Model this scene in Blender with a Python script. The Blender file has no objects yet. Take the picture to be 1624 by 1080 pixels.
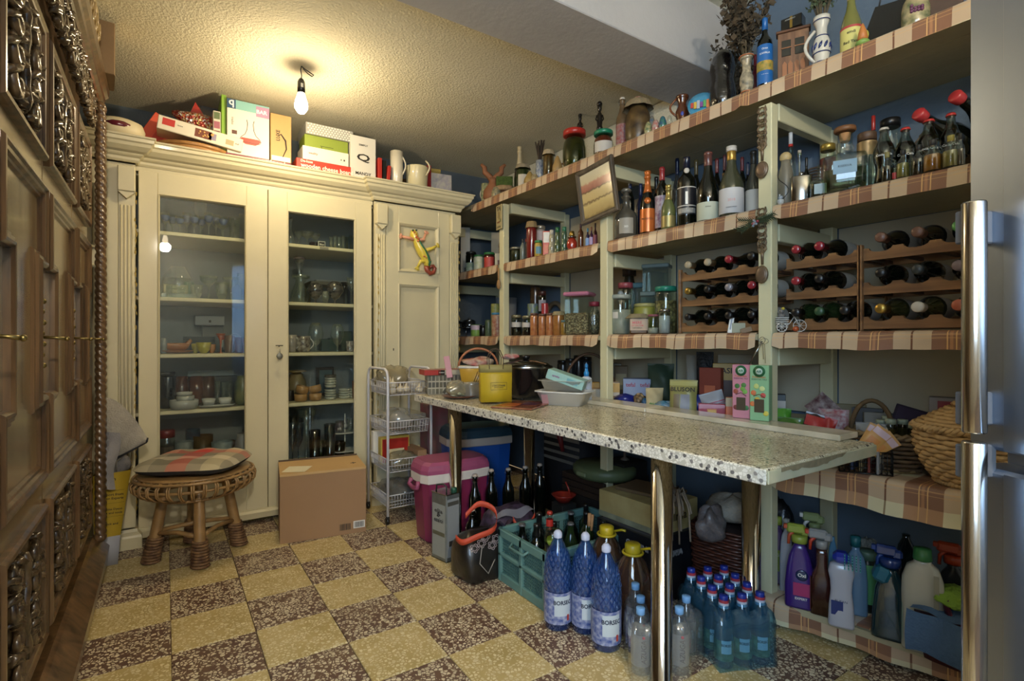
import bpy,math,random
from math import sin,cos,pi,atan2,sqrt,radians
from mathutils import Vector,Matrix
random.seed(7)
SC = bpy.context.scene
COL = SC.collection
# ------------------------------------------------------------------ camera
F = 828.0; CX = 812.0; CY = 540.0; H = 1.08
TH = radians(33.6); ST,CT = sin(TH),cos(TH)
cam_d = bpy.data.cameras.new('camera'); cam = bpy.data.objects.new('camera',cam_d); COL.objects.link(cam)
cam.location = (0,0,H); cam.rotation_euler = (pi/2,0,-TH)
cam_d.sensor_width = 36; cam_d.lens = 36*F/1624; cam_d.clip_start = 0.02
SC.camera = cam
# ------------------------------------------------------------------ colour, world, lights
SC.view_settings.view_transform = 'Standard'; SC.view_settings.look = 'None'
SC.view_settings.gamma = 1; SC.view_settings.use_curve_mapping = False
SC.view_settings.exposure = 0.62
SC.cycles.transparent_max_bounces = 24
def lin(c):
    return c/12.92 if c <= .04045 else ((c+.055)/1.055)**2.4
def hx(s,a=1.0):
    return (lin(int(s[0:2],16)/255),lin(int(s[2:4],16)/255),lin(int(s[4:6],16)/255),a)
W = bpy.data.worlds.new('World'); SC.world = W; W.use_nodes = True
nt = W.node_tree; nt.nodes.clear()
wo = nt.nodes.new('ShaderNodeOutputWorld'); bg = nt.nodes.new('ShaderNodeBackground'); sk = nt.nodes.new('ShaderNodeTexSky')
try:
    sk.sky_type = 'NISHITA'; sk.sun_disc = False; sk.sun_elevation = radians(38); sk.sun_rotation = radians(20)
except Exception: pass
nt.links.new(sk.outputs[0],bg.inputs[0]); bg.inputs[1].default_value = 0.32; nt.links.new(bg.outputs[0],wo.inputs[0])
def area(name,loc,rot,sx,sy,power,col):
    d = bpy.data.lights.new(name,'AREA'); d.shape = 'RECTANGLE'; d.size = sx; d.size_y = sy; d.energy = power; d.color = col
    o = bpy.data.objects.new(name,d); o.location = loc; o.rotation_euler = rot; COL.objects.link(o); return o
area('daylight_window',(-.90,-.85,1.65),(0,radians(-90),0),1.3,1.2,54,(.50,.73,1.0))
def lamp(name,loc,power,col,rad=.035):
    d = bpy.data.lights.new(name,'POINT'); d.energy = power; d.color = col; d.shadow_soft_size = rad
    o = bpy.data.objects.new(name,d); o.location = loc; COL.objects.link(o); return o
BULB = (.595,2.894,2.315); BULB2 = (0.0,-1.1,2.35)
lamp('bulb_light',(BULB[0],BULB[1],BULB[2]-.062),15,(1.0,.80,.50),.03)
lamp('bulb_light_rear',(BULB2[0],BULB2[1],BULB2[2]-.09),88,(1.0,.89,.74),.06)
# ------------------------------------------------------------------ where a ray of the survey sketch meets a plane (builder's measuring aid)
def dr(u):
    t = (u-CX)/F
    return ST+CT*t,CT-ST*t
def atX(u,X):
    a,b = dr(u); Z = X/a; return X,Z*b,Z
def atY(u,Y):
    a,b = dr(u); Z = Y/b; return Z*a,Y,Z
def atz(u,v,z):
    a,b = dr(u); Z = F*(H-z)/(v-CY); return Z*a,Z*b,Z
def zh(v,Z): return H-(v-CY)*Z/F
def face(x,y): return atan2(-x,y)      # rotation that turns a thing's front (-Y) to the room's middle
# ------------------------------------------------------------------ materials
MC = {}
def newmat(name):
    m = bpy.data.materials.new(name); m.use_nodes = True; return m,m.node_tree.nodes,m.node_tree.links
def M(c,rough=.5,metal=0.,coat=0.,noise=None,bump=None,emis=0,name=None,trans=0.,alpha=1.):
    key = (c,rough,metal,coat,noise,bump,emis,trans,alpha)
    if key in MC: return MC[key]
    m,n,l = newmat(name or 'paint_'+c); b = n['Principled BSDF']
    col = hx(c)
    b.inputs['Base Color'].default_value = col; b.inputs['Roughness'].default_value = rough
    b.inputs['Metallic'].default_value = metal; b.inputs['Coat Weight'].default_value = coat; b.inputs['Coat Roughness'].default_value = .08
    if emis:
        b.inputs['Emission Color'].default_value = col; b.inputs['Emission Strength'].default_value = emis
    if noise or bump:
        tc = n.new('ShaderNodeTexCoord')
    if noise:                                # (scale, amount 0..1, optional second colour)
        t = n.new('ShaderNodeTexNoise'); t.inputs['Scale'].default_value = noise[0]; t.inputs['Detail'].default_value = 5
        l.new(tc.outputs['Object'],t.inputs['Vector'])
        r = n.new('ShaderNodeValToRGB'); l.new(t.outputs[0],r.inputs[0])
        r.color_ramp.elements[0].position = .3; r.color_ramp.elements[1].position = .7
        c2 = hx(noise[2]) if len(noise) > 2 else tuple(x*(1-noise[1]) for x in col[:3])+(1,)
        r.color_ramp.elements[0].color = c2; r.color_ramp.elements[1].color = col
        l.new(r.outputs[0],b.inputs['Base Color'])
    if bump:                                 # (scale, strength)
        t = n.new('ShaderNodeTexNoise'); t.inputs['Scale'].default_value = bump[0]; t.inputs['Detail'].default_value = 4
        l.new(tc.outputs['Object'],t.inputs['Vector'])
        bp = n.new('ShaderNodeBump'); bp.inputs['Strength'].default_value = bump[1]; bp.inputs['Distance'].default_value = .01
        l.new(t.outputs[0],bp.inputs['Height']); l.new(bp.outputs[0],b.inputs['Normal'])
    MC[key] = m; return m
def glass(c='ffffff',ior=1.45,rough=.02,clear=1.0,milk=0.,mc=None):
    """thin clear glass or film: see-through, glossier at grazing angles; milk = share of cloudy body colour"""
    key = ('glass',c,ior,rough,clear,milk,mc)
    if key in MC: return MC[key]
    m,n,l = newmat('glass_'+c); n.clear()
    o = n.new('ShaderNodeOutputMaterial'); mx = n.new('ShaderNodeMixShader'); t = n.new('ShaderNodeBsdfTransparent'); g = n.new('ShaderNodeBsdfGlossy')
    lw = n.new('ShaderNodeLayerWeight'); lw.inputs[0].default_value = .5
    f0 = .03+.10*(ior-1.3); fac = mth(n,l,'MULTIPLY_ADD',mth(n,l,'POWER',lw.outputs['Facing'],2.4),.62,f0)
    t.inputs[0].default_value = hx(c); g.inputs['Roughness'].default_value = rough; g.inputs[0].default_value = (clear,clear,clear,1)
    base = t.outputs[0]
    if milk:
        d = n.new('ShaderNodeBsdfDiffuse'); d.inputs[0].default_value = hx(mc or c); tr = n.new('ShaderNodeBsdfTranslucent'); tr.inputs[0].default_value = hx(mc or c)
        a = n.new('ShaderNodeMixShader'); a.inputs[0].default_value = .4; l.new(d.outputs[0],a.inputs[1]); l.new(tr.outputs[0],a.inputs[2])
        b = n.new('ShaderNodeMixShader'); b.inputs[0].default_value = milk; l.new(t.outputs[0],b.inputs[1]); l.new(a.outputs[0],b.inputs[2]); base = b.outputs[0]
    l.new(fac,mx.inputs[0]); l.new(base,mx.inputs[1]); l.new(g.outputs[0],mx.inputs[2]); l.new(mx.outputs[0],o.inputs[0])
    MC[key] = m; return m
def ramp(n,l,src,stops,const=False):
    r = n.new('ShaderNodeValToRGB'); cr = r.color_ramp
    if const: cr.interpolation = 'CONSTANT'
    cr.elements[0].position,cr.elements[0].color = stops[0][0],stops[0][1]
    cr.elements[1].position,cr.elements[1].color = stops[-1][0],stops[-1][1]
    for p,c in stops[1:-1]:
        e = cr.elements.new(p); e.color = c
    l.new(src,r.inputs[0]); return r.outputs[0]
def mixc(n,l,fac,a,b,mode='MIX'):
    x = n.new('ShaderNodeMix'); x.data_type = 'RGBA'; x.blend_type = mode
    for i,s in ((0,fac),(6,a),(7,b)):
        if hasattr(s,'is_output'): l.new(s,x.inputs[i])
        else: x.inputs[i].default_value = s
    return x.outputs[2]
def mth(n,l,op,a,b=0.,c=0.):
    x = n.new('ShaderNodeMath'); x.operation = op
    for i,s in enumerate((a,b,c)):
        if hasattr(s,'is_output'): l.new(s,x.inputs[i])
        else: x.inputs[i].default_value = s
    return x.outputs[0]
def bumpn(n,l,b,h,st,dist=.01):
    bp = n.new('ShaderNodeBump'); bp.inputs['Strength'].default_value = st; bp.inputs['Distance'].default_value = dist
    l.new(h,bp.inputs['Height']); l.new(bp.outputs[0],b.inputs['Normal'])
def wood(name,c1,c2,rough=.35,coat=.3,scale=8,axis=2,bump=.15):
    key = ('wood',name)
    if key in MC: return MC[key]
    m,n,l = newmat(name); b = n['Principled BSDF']; tc = n.new('ShaderNodeTexCoord'); mp = n.new('ShaderNodeMapping')
    s = [scale*5]*3; s[axis] = scale*.35; mp.inputs['Scale'].default_value = s
    l.new(tc.outputs['Object'],mp.inputs[0]); t = n.new('ShaderNodeTexNoise'); t.inputs['Scale'].default_value = 1; t.inputs['Detail'].default_value = 6
    t.inputs['Distortion'].default_value = .6; l.new(mp.outputs[0],t.inputs['Vector'])
    c = ramp(n,l,t.outputs[0],[(.3,hx(c1)),(.7,hx(c2))]); l.new(c,b.inputs['Base Color'])
    b.inputs['Roughness'].default_value = rough; b.inputs['Coat Weight'].default_value = coat; b.inputs['Coat Roughness'].default_value = .15
    bumpn(n,l,b,t.outputs[0],bump,.003); MC[key] = m; return m
def terrazzo(name,matrix,m2,chip,chip2,scale,thr,rough=.45,pos=True,dark=None):
    m,n,l = newmat(name); b = n['Principled BSDF']
    src = n.new('ShaderNodeNewGeometry').outputs['Position'] if pos else n.new('ShaderNodeTexCoord').outputs['Object']
    ns = n.new('ShaderNodeTexNoise'); ns.inputs['Scale'].default_value = scale*1.3; l.new(src,ns.inputs['Vector'])
    add = n.new('ShaderNodeVectorMath'); add.operation = 'MULTIPLY_ADD'; l.new(ns.outputs['Color'],add.inputs[0]); add.inputs[1].default_value = (.55/scale,)*3; l.new(src,add.inputs[2])
    v = n.new('ShaderNodeTexVoronoi'); v.feature = 'DISTANCE_TO_EDGE'; v.inputs['Scale'].default_value = scale; l.new(add.outputs[0],v.inputs['Vector'])
    v2 = n.new('ShaderNodeTexVoronoi'); v2.inputs['Scale'].default_value = scale; l.new(add.outputs[0],v2.inputs['Vector'])
    sp = n.new('ShaderNodeSeparateColor'); l.new(v2.outputs['Color'],sp.inputs[0])
    th = mth(n,l,'MULTIPLY_ADD',sp.outputs[1],.16,thr)      # each chip its own size
    fac = mth(n,l,'GREATER_THAN',v.outputs[0],th)
    keep = mth(n,l,'GREATER_THAN',sp.outputs[2],.14); fac = mth(n,l,'MULTIPLY',fac,keep)
    big = n.new('ShaderNodeTexNoise'); big.inputs['Scale'].default_value = 7; l.new(src,big.inputs['Vector'])
    base = ramp(n,l,big.outputs[0],[(.35,hx(matrix)),(.65,hx(m2))])
    ch = ramp(n,l,sp.outputs[0],[(0,hx(chip)),(1,hx(chip2))])
    out = mixc(n,l,fac,base,ch)
    if dark:
        v3 = n.new('ShaderNodeTexVoronoi'); v3.inputs['Scale'].default_value = scale*.8; l.new(add.outputs[0],v3.inputs['Vector'])
        sp3 = n.new('ShaderNodeSeparateColor'); l.new(v3.outputs['Color'],sp3.inputs[0])
        f3 = mth(n,l,'MULTIPLY',mth(n,l,'GREATER_THAN',sp3.outputs[0],.68),mth(n,l,'LESS_THAN',v3.outputs[0],.42))
        out = mixc(n,l,f3,out,ramp(n,l,sp3.outputs[1],[(0,hx(dark[0])),(1,hx(dark[1]))]))
    l.new(out,b.inputs['Base Color']); b.inputs['Roughness'].default_value = rough
    bumpn(n,l,b,big.outputs[0],.1); return m
def plaid(name='checked_oilcloth'):
    """brown and cream check; UV = metres along the shelf, metres around its edge"""
    m,n,l = newmat(name); b = n['Principled BSDF']; uv = n.new('ShaderNodeUVMap'); s = n.new('ShaderNodeSeparateXYZ'); l.new(uv.outputs[0],s.inputs[0])
    P = .2
    f = mth(n,l,'FRACT',mth(n,l,'DIVIDE',s.outputs[0],P)); g = mth(n,l,'FRACT',mth(n,l,'DIVIDE',s.outputs[1],P))
    br,lt,dk,ye = hx('86604a'),hx('bda68a'),hx('704a36'),hx('d0a56c')
    a = ramp(n,l,f,[(0,br),(.19,ye),(.205,br),(.235,hx('a97a56')),(.275,br),(.30,ye),(.315,br),(.5,lt),(.735,dk),(.765,lt),(.999,lt)],True)
    cr = hx('d2cba8'); cb = hx('ab8463')
    c2 = ramp(n,l,f,[(0,cb),(.19,ye),(.205,cb),(.30,ye),(.315,cb),(.5,cr),(.735,hx('8f7a5c')),(.765,cr),(.999,cr)],True)
    k = ramp(n,l,g,[(0,(0,0,0,1)),(.30,(1,1,1,1)),(.52,(0,0,0,1)),(.999,(0,0,0,1))],True)
    st = ramp(n,l,g,[(0,(0,0,0,1)),(.03,(1,1,1,1)),(.045,(0,0,0,1)),(.09,(1,1,1,1)),(.105,(0,0,0,1)),(.74,(1,1,1,1)),(.76,(0,0,0,1)),(.999,(0,0,0,1))],True)
    o = mixc(n,l,k,a,c2); o = mixc(n,l,mth(n,l,'MULTIPLY',st,.45),o,ye)
    l.new(o,b.inputs['Base Color']); b.inputs['Roughness'].default_value = .38; b.inputs['Coat Weight'].default_value = .25; b.inputs['Coat Roughness'].default_value = .3
    t = n.new('ShaderNodeTexNoise'); t.inputs['Scale'].default_value = 14; l.new(n.new('ShaderNodeNewGeometry').outputs['Position'],t.inputs['Vector'])
    bumpn(n,l,b,t.outputs[0],.25); return m
# ------------------------------------------------------------------ geometry
class G:
    def __init__(s): s.v = []; s.f = []; s.s = []; s.uv = {}
    def add(s,vs,fs,smooth=False,T=None):
        k = len(s.v)
        s.v += [tuple(T @ Vector(p)) for p in vs] if T else [tuple(p) for p in vs]
        for q in fs: s.f.append(tuple(i+k for i in q)); s.s.append(smooth)
        return s
    def box(s,cx,cy,cz,sx,sy,sz,b=0,rz=0,T=None):
        hx_,hy,hz = sx/2,sy/2,sz/2
        b = min(b,hx_*.9,hy*.9,hz*.9)
        R = Matrix.Translation((cx,cy,cz)) @ Matrix.Rotation(rz,4,'Z')
        if T: R = T @ R
        if b <= 0:
            vs = [(x,y,z) for x in (-hx_,hx_) for y in (-hy,hy) for z in (-hz,hz)]
            return s.add(vs,[(0,1,3,2),(4,6,7,5),(0,4,5,1),(2,3,7,6),(0,2,6,4),(1,5,7,3)],False,R)
        vs = []; idx = {}
        for i,a in enumerate((-1,1)):
            for j,c in enumerate((-1,1)):
                for k,d in enumerate((-1,1)):
                    for ax in range(3):
                        p = [a*hx_,c*hy,d*hz]; q = [a,c,d]; hh = (hx_,hy,hz)
                        for e in range(3):
                            if e != ax: p[e] = q[e]*(hh[e]-b)
                        idx[(a,c,d,ax)] = len(vs); vs.append(p)
        fs = []
        def nf(q):
            # orient outward
            c = sum((Vector(vs[i]) for i in q),Vector())/len(q)
            nrm = (Vector(vs[q[1]])-Vector(vs[q[0]])).cross(Vector(vs[q[2]])-Vector(vs[q[1]]))
            fs.append(tuple(q) if nrm.dot(c) > 0 else tuple(reversed(q)))
        for ax in range(3):
            o = [e for e in range(3) if e != ax]
            for sg in (-1,1):
                q = []
                for p1,p2 in ((-1,-1),(1,-1),(1,1),(-1,1)):
                    k = [0,0,0]; k[ax] = sg; k[o[0]] = p1; k[o[1]] = p2; q.append(idx[(k[0],k[1],k[2],ax)])
                nf(q)
            for p1 in (-1,1):
                for p2 in (-1,1):
                    q = []
                    for e,sg in ((o[0],-1),(o[0],1),(o[1],1),(o[1],-1)):
                        k = [0,0,0]; k[ax] = sg; k[o[0]] = p1; k[o[1]] = p2; q.append(idx[(k[0],k[1],k[2],e)])
                    nf(q)
        for a in (-1,1):
            for c in (-1,1):
                for d in (-1,1): nf([idx[(a,c,d,0)],idx[(a,c,d,1)],idx[(a,c,d,2)]])
        return s.add(vs,fs,False,R)
    def lathe(s,prof,seg=18,at=(0,0,0),T=None,sx=1.,sy=1.,wob=None,cap=True):
        n = len(prof); vs = []; fs = []
        for i,(r,z) in enumerate(prof):
            for j in range(seg):
                a = 2*pi*j/seg; rr = r*(wob(a,z) if wob else 1)
                vs.append((at[0]+rr*cos(a)*sx,at[1]+rr*sin(a)*sy,at[2]+z))
        for i in range(n-1):
            for j in range(seg):
                k = (j+1) % seg; fs.append((i*seg+j,i*seg+k,(i+1)*seg+k,(i+1)*seg+j))
        s.add(vs,fs,True,T)
        if cap:
            k = len(s.v)-n*seg
            if prof[0][0] > 1e-4: s.f.append(tuple(k+j for j in range(seg-1,-1,-1))); s.s.append(False)
            if prof[-1][0] > 1e-4: s.f.append(tuple(k+(n-1)*seg+j for j in range(seg))); s.s.append(False)
        return s
    def cyl(s,x,y,z,r,h,seg=16,r2=None,T=None):
        r2 = r if r2 is None else r2
        return s.lathe([(r,0),(r2,h)],seg,(x,y,z),T)
    def tube(s,pts,r,seg=6,closed=False,T=None,flat=1.):
        P = [Vector(p) for p in pts]; n = len(P); rs = r if isinstance(r,(list,tuple)) else [r]*n
        vs = []; fs = []; up = None
        for i in range(n):
            if closed: t = P[(i+1) % n]-P[i-1]
            else: t = P[min(i+1,n-1)]-P[max(i-1,0)]
            if t.length < 1e-9: t = Vector((0,0,1))
            t.normalize()
            if up is None: up = Vector((0,0,1)) if abs(t.z) < .9 else Vector((1,0,0))
            a = t.cross(up)
            if a.length < 1e-5: a = t.cross(Vector((0,1,0)))
            a.normalize(); up = a.cross(t).normalized()
            for j in range(seg):
                q = 2*pi*j/seg; vs.append(P[i]+a*cos(q)*rs[i]+up*sin(q)*rs[i]*flat)
        m = n if closed else n-1
        for i in range(m):
            for j in range(seg):
                k = (j+1) % seg; i2 = (i+1) % n; fs.append((i*seg+j,i2*seg+j,i2*seg+k,i*seg+k))
        if not closed: fs += [tuple(range(seg)),tuple((n-1)*seg+j for j in range(seg-1,-1,-1))]
        return s.add(vs,fs,True,T)
    def ball(s,x,y,z,r,seg=14,sz=1.,sx=1.,sy=1.):
        n = max(6,seg//2+1)
        return s.lathe([(r*sin(pi*i/n) if 0 < i < n else 1e-5,-r*cos(pi*i/n)*sz) for i in range(n+1)],seg,(x,y,z),None,sx,sy)
    def prism(s,poly,h,T=None,smooth=False):
        """polygon in XY extruded along Z"""
        n = len(poly); vs = [(x,y,0) for x,y in poly]+[(x,y,h) for x,y in poly]
        ar = sum(poly[i][0]*poly[(i+1) % n][1]-poly[(i+1) % n][0]*poly[i][1] for i in range(n))
        fs = [tuple(range(n-1,-1,-1)),tuple(range(n,2*n))]+[(i,(i+1) % n,n+(i+1) % n,n+i) for i in range(n)]
        if ar < 0: fs = [tuple(reversed(q)) for q in fs]
        return s.add(vs,fs,smooth,T)
    def surf(s,fn,nu,nv,smooth=True,uvf=None,T=None,closed=False):
        k = len(s.v); vs = [fn(i/(nu-1),j/(nv-1)) for i in range(nu) for j in range(nv)]
        fs = [(i*nv+j,(i+1)*nv+j,(i+1)*nv+j+1,i*nv+j+1) for i in range(nu-1) for j in range(nv-1)]
        s.add(vs,fs,smooth,T)
        if uvf:
            for i in range(nu):
                for j in range(nv): s.uv[k+i*nv+j] = uvf(i/(nu-1),j/(nv-1))
        return s
    def sweep(s,path,prof,closed=True,T=None):
        """mitred moulding: path in the local XZ plane, prof = [(inward offset, outward (-Y) height)]"""
        n = len(path); vs = []; fs = []; m = len(prof)
        for i in range(n):
            p = Vector(path[i]); a = Vector(path[i-1]) if (closed or i > 0) else None; c = Vector(path[(i+1) % n]) if (closed or i < n-1) else None
            d1 = (p-a).normalized() if a is not None else (c-p).normalized(); d2 = (c-p).normalized() if c is not None else d1
            n1 = Vector((-d1.y,d1.x)); n2 = Vector((-d2.y,d2.x)); b = (n1+n2); b = b/max(.2,b.dot(n1)) if b.length > 1e-6 else n1
            for o,h in prof: q = p+b*o; vs.append((q.x,-h,q.y))
        for i in range(n if closed else n-1):
            k = (i+1) % n
            for j in range(m-1): fs.append((i*m+j,i*m+j+1,k*m+j+1,k*m+j))
        if not closed: fs += [tuple(range(m)),tuple((n-1)*m+j for j in range(m-1,-1,-1))]
        return s.add(vs,fs,False,T)
    def mesh(s,name):
        me = bpy.data.meshes.new(name); me.from_pydata(s.v,[],s.f); me.polygons.foreach_set('use_smooth',s.s)
        if s.uv:
            u = me.uv_layers.new(name='UVMap'); 
            for lp in me.loops: u.data[lp.index].uv = s.uv.get(lp.vertex_index,(0,0))
        return me
    def obj(s,name,mat,parent=None,loc=None,rz=0,rot=None):
        return link(name,s.mesh(name),mat,parent,loc,rz,rot)
def link(name,me,mat,parent=None,loc=None,rz=0,rot=None):
    if mat is not None and not me.materials: me.materials.append(mat)
    o = bpy.data.objects.new(name,me); COL.objects.link(o)
    if parent: o.parent = parent
    if loc: o.location = loc
    if rot: o.rotation_euler = rot
    elif rz: o.rotation_euler = (0,0,rz)
    return o
def tag(o,label=None,cat=None,group=None,kind=None):
    if label: o['label'] = label
    if cat: o['category'] = cat
    if group: o['group'] = group
    if kind: o['kind'] = kind
    return o
def thing(name,label,cat,loc=(0,0,0),rz=0,group=None,rot=None):
    o = bpy.data.objects.new(name,None); COL.objects.link(o); o.empty_display_size = .02
    o.location = loc; o.rotation_euler = rot if rot else (0,0,rz)
    return tag(o,label,cat,group)
def copy_tree(o,parent=None):
    c = o.copy(); COL.objects.link(c); c.parent = parent
    for ch in [x for x in o.children]: copy_tree(ch,c)
    return c
TXT = {}
def text(s,width,mat,parent,loc=(0,0,0),rot=(pi/2,0,0),R=None,bold=.0,h=None,name='lettering',shear=0):
    """flat lettering; with R it is bent round a cylinder of that radius (front = -Y)"""
    key = (s,bold,shear)
    if key not in TXT:
        c = bpy.data.curves.new('t','FONT'); c.body = s; c.align_x = 'CENTER'; c.align_y = 'CENTER'; c.offset = bold; c.shear = shear; c.resolution_u = 2
        o = bpy.data.objects.new('t',c); COL.objects.link(o)
        me = bpy.data.meshes.new_from_object(o); bpy.data.objects.remove(o); bpy.data.curves.remove(c)
        TXT[key] = ([tuple(v.co) for v in me.vertices],[tuple(p.vertices) for p in me.polygons])
    vs,fs = TXT[key]
    x0 = min(v[0] for v in vs); x1 = max(v[0] for v in vs); y0 = min(v[1] for v in vs); y1 = max(v[1] for v in vs)
    k = width/(x1-x0); ky = k if h is None else h/(y1-y0); mx,my = (x0+x1)/2,(y0+y1)/2
    P = [((v[0]-mx)*k,(v[1]-my)*ky,0) for v in vs]
    g = G()
    if R:
        P = [(R*sin(p[0]/R),-R*cos(p[0]/R),p[1]) for p in P]; g.add(P,fs); return g.obj(name,mat,parent,loc)
    g.add(P,fs); return g.obj(name,mat,parent,loc,rot=rot)
# ================================================================== THE ROOM
XR,XL,YB,YF = 2.5,-.95,4.0,-1.8
ZR,ZF,ZBM = 2.52,2.81,2.455
stucco = None
def plaster(name,c,c2,st=.5,sc=60):
    m,n,l = newmat(name); b = n['Principled BSDF']; p = n.new('ShaderNodeNewGeometry').outputs['Position']
    t = n.new('ShaderNodeTexNoise'); t.inputs['Scale'].default_value = 2.5; t.inputs['Detail'].default_value = 4; l.new(p,t.inputs['Vector'])
    l.new(ramp(n,l,t.outputs[0],[(.3,hx(c)),(.7,hx(c2))]),b.inputs['Base Color']); b.inputs['Roughness'].default_value = .9
    t2 = n.new('ShaderNodeTexNoise'); t2.inputs['Scale'].default_value = sc; t2.inputs['Detail'].default_value = 6; t2.inputs['Roughness'].default_value = .6; l.new(p,t2.inputs['Vector'])
    bumpn(n,l,b,t2.outputs[0],st,.012); return m
m_ceil = plaster('stucco_cream','d6cfb4','dfd9c2',.9,85)
m_beam = plaster('smooth_white_plaster','b4b1ae','bdbab7',.15,30)
m_blue = plaster('blue_limewash','566676','667686',.25,40)
m_wall = plaster('grey_plaster','b5ae9c','c2bba8',.3,40)
def S(name,g,mat,parent=None):
    o = g.obj(name,mat,parent)
    if parent is None: o['kind'] = 'structure'
    return o
S('wall_right',G().box(XR+.05,(YF+YB)/2,1.45,.1,YB-YF,2.9),m_blue)
S('wall_back',G().box((XL+XR)/2,YB+.05,1.45,XR-XL,.1,2.9),plaster('shaded_limewash','4c555e','5a636a',.25,40))  # limewash greyed and darkened: shadow above the cupboard is put into its colour
g = G(); wy0,wy1,wz0,wz1 = -1.5,-.2,1.0,2.3
g.box(XL-.05,(YF+wy0)/2,1.45,.1,wy0-YF,2.9); g.box(XL-.05,(YB+wy1)/2,1.45,.1,YB-wy1,2.9)
g.box(XL-.05,(wy0+wy1)/2,wz0/2,.1,wy1-wy0,wz0); g.box(XL-.05,(wy0+wy1)/2,(wz1+2.9)/2,.1,wy1-wy0,2.9-wz1)
S('wall_left',g,m_wall)
S('wall_front',G().box((XL+XR)/2,YF-.05,1.45,XR-XL,.1,2.9),m_wall)
g = G()
for y in (wy0+.02,(wy0+wy1)/2,wy1-.02): g.box(XL-.03,y,(wz0+wz1)/2,.06,.04,wz1-wz0)
for z in (wz0+.02,wz1-.02): g.box(XL-.03,(wy0+wy1)/2,z,.06,wy1-wy0,.04)
S('window_1',g,M('d8d4c8',.4)); S('trim_2',G().box(XR-.006,3.0,2.30,.012,1.98,.43),m_ceil)
S('ceiling',G().box((XL+XR)/2,(2.0+YB)/2,ZR+.05,XR-XL,YB-2.0,.1).box((XL+XR)/2,(YF+1.68)/2,ZF+.05,XR-XL,1.68-YF,.1),m_ceil)
S('trim_1',G().box((XL+XR)/2,1.84,(ZBM+2.9)/2,XR-XL,.36,2.9-ZBM,.004),m_beam)
fl_grout = M('5d4a3a',.8)
floor = S('floor',G().box((XL+XR)/2,(YF+YB)/2,-.055,XR-XL,YB-YF,.1),fl_grout)
m_td = terrazzo('terrazzo_brown','5c4238','69503f','b5a68a','d8ccae',75,.06)
m_tl = terrazzo('terrazzo_sand','ad9760','bca671','c3b286','dccfa6',75,.075)
tg = G().box(0,0,0,.2612,.2632,.012,.0018)
meD = tg.mesh('tile'); meD.materials.append(m_td); meL = tg.mesh('tile'); meL.materials.append(m_tl)
for j in range(-3,10):
    for k in range(-8,8):
        x = .018+.264*j+.132; y = 1.879+.2655*k+.132
        if x-.13 < XL or x+.13 > XR or y+.13 > YB: continue
        # slight height and angle differences between neighbours
        o = link('tile',meD if (j+k) % 2 == 0 else meL,None,floor,(x+(.0006*((j*7+k*3) % 3-1)),y,-.006+.0007*((j*5+k*11) % 3)))
# ================================================================== SHELVING
m_green = M('cbc5a0',.5,noise=(6,.08),bump=(20,.1),name='pale_green_paint')
m_under = M('b3a987',.6,noise=(5,.2),bump=(30,.2),name='drab_board_paint')
m_back = M('b8ad94',.7,noise=(3,.12),name='beige_backboard')
m_cloth = plaid()
def XF(y): return 1.975-.029*y
shelving = thing('shelving_unit','long built-in timber shelving along the right wall, edged in brown checked oilcloth','shelving',(2.2,2.2,0))
def sh(g,name,mat,lab=None):
    o = g.obj(name,mat,shelving,(-2.2,-2.2,0)); 
    if lab: o['label'] = lab
    return o
POSTS = [3.88,2.977,2.02,1.149,.28]
for i,y in enumerate(POSTS):
    x = XF(y)+.026
    z1 = 2.0 
    sh(G().box(x,y,z1/2,.045,.055,z1,.003),'post',m_green)
    sh(G().box(2.445,y,z1/2,.045,.055,z1,.003),'rear_post',m_green)
    for z in (1.98,1.505,1.015):
        sh(G().box((x+2.44)/2+.02,y+.0,z,2.39-x,.04,.07,.003),'side_rail',m_green)
LV = {'S1': 2.08,'S2': 1.598,'S3': 1.108,'S4': .74,'S5': .10}
def clothstrip(y0,y1,z,drop,back=.35,lab=None,fx=XF,lip=.0):
    prof = [(back,0),(.03,0),(.012,-.001),(0,-.007),(-.004,-.02),(-.005,-drop*.6),(-.007+lip,-drop)]
    d = [0]
    for a,b in zip(prof,prof[1:]): d.append(d[-1]+sqrt((a[0]-b[0])**2+(a[1]-b[1])**2))
    nu = max(6,int((y1-y0)/.03)); m = len(prof); ph = random.random()*6
    def fn(a,b):
        i = round(b*(m-1)); y = y0+(y1-y0)*a; p = prof[i]
        e = min(a,1-a)*(y1-y0); cut = max(0,1-e/.02)**2*.012 if i == m-1 else 0
        wv = (.0025*sin(y*17+ph)+.0015*sin(y*41+ph)) if i >= 3 else 0
        return (fx(y)+p[0]+wv*(i-2)*.5,y,z+.004+p[1]+cut+(wv if i >= 4 else 0))
    o0 = random.random()*.2
    g = G().surf(fn,nu,m,True,lambda a,b: (o0+y0+(y1-y0)*a,.33*0+d[round(b*(m-1))]-d[3]+.2))
    sh(g,'cloth_cover',m_cloth,lab)
def planks(y0,y1,z,th=.024,n=3,x1=2.47,fx=XF):
    for i in range(n):
        a = i/n; b = (i+1)/n
        g = G(); vs = []
        for y in (y0,y1):
            xa = fx(y)+.004; w = x1-xa
            for q in (a,b): vs += [(xa+w*q+(.0012 if q == a else -.0012),y,z-th),(xa+w*q+(.0012 if q == a else -.0012),y,z)]
        g.add(vs,[(0,1,3,2),(4,6,7,5),(0,4,5,1),(2,3,7,6),(0,2,6,4),(1,5,7,3)]); sh(g,'plank',m_under)
planks(.3,1.6,LV['S1']); planks(1.602,2.85,LV['S1']); planks(2.852,3.98,LV['S1'])
clothstrip(.3,1.245,LV['S1'],.068,.42); clothstrip(1.235,3.35,LV['S1']-.001,.066,.42)
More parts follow.
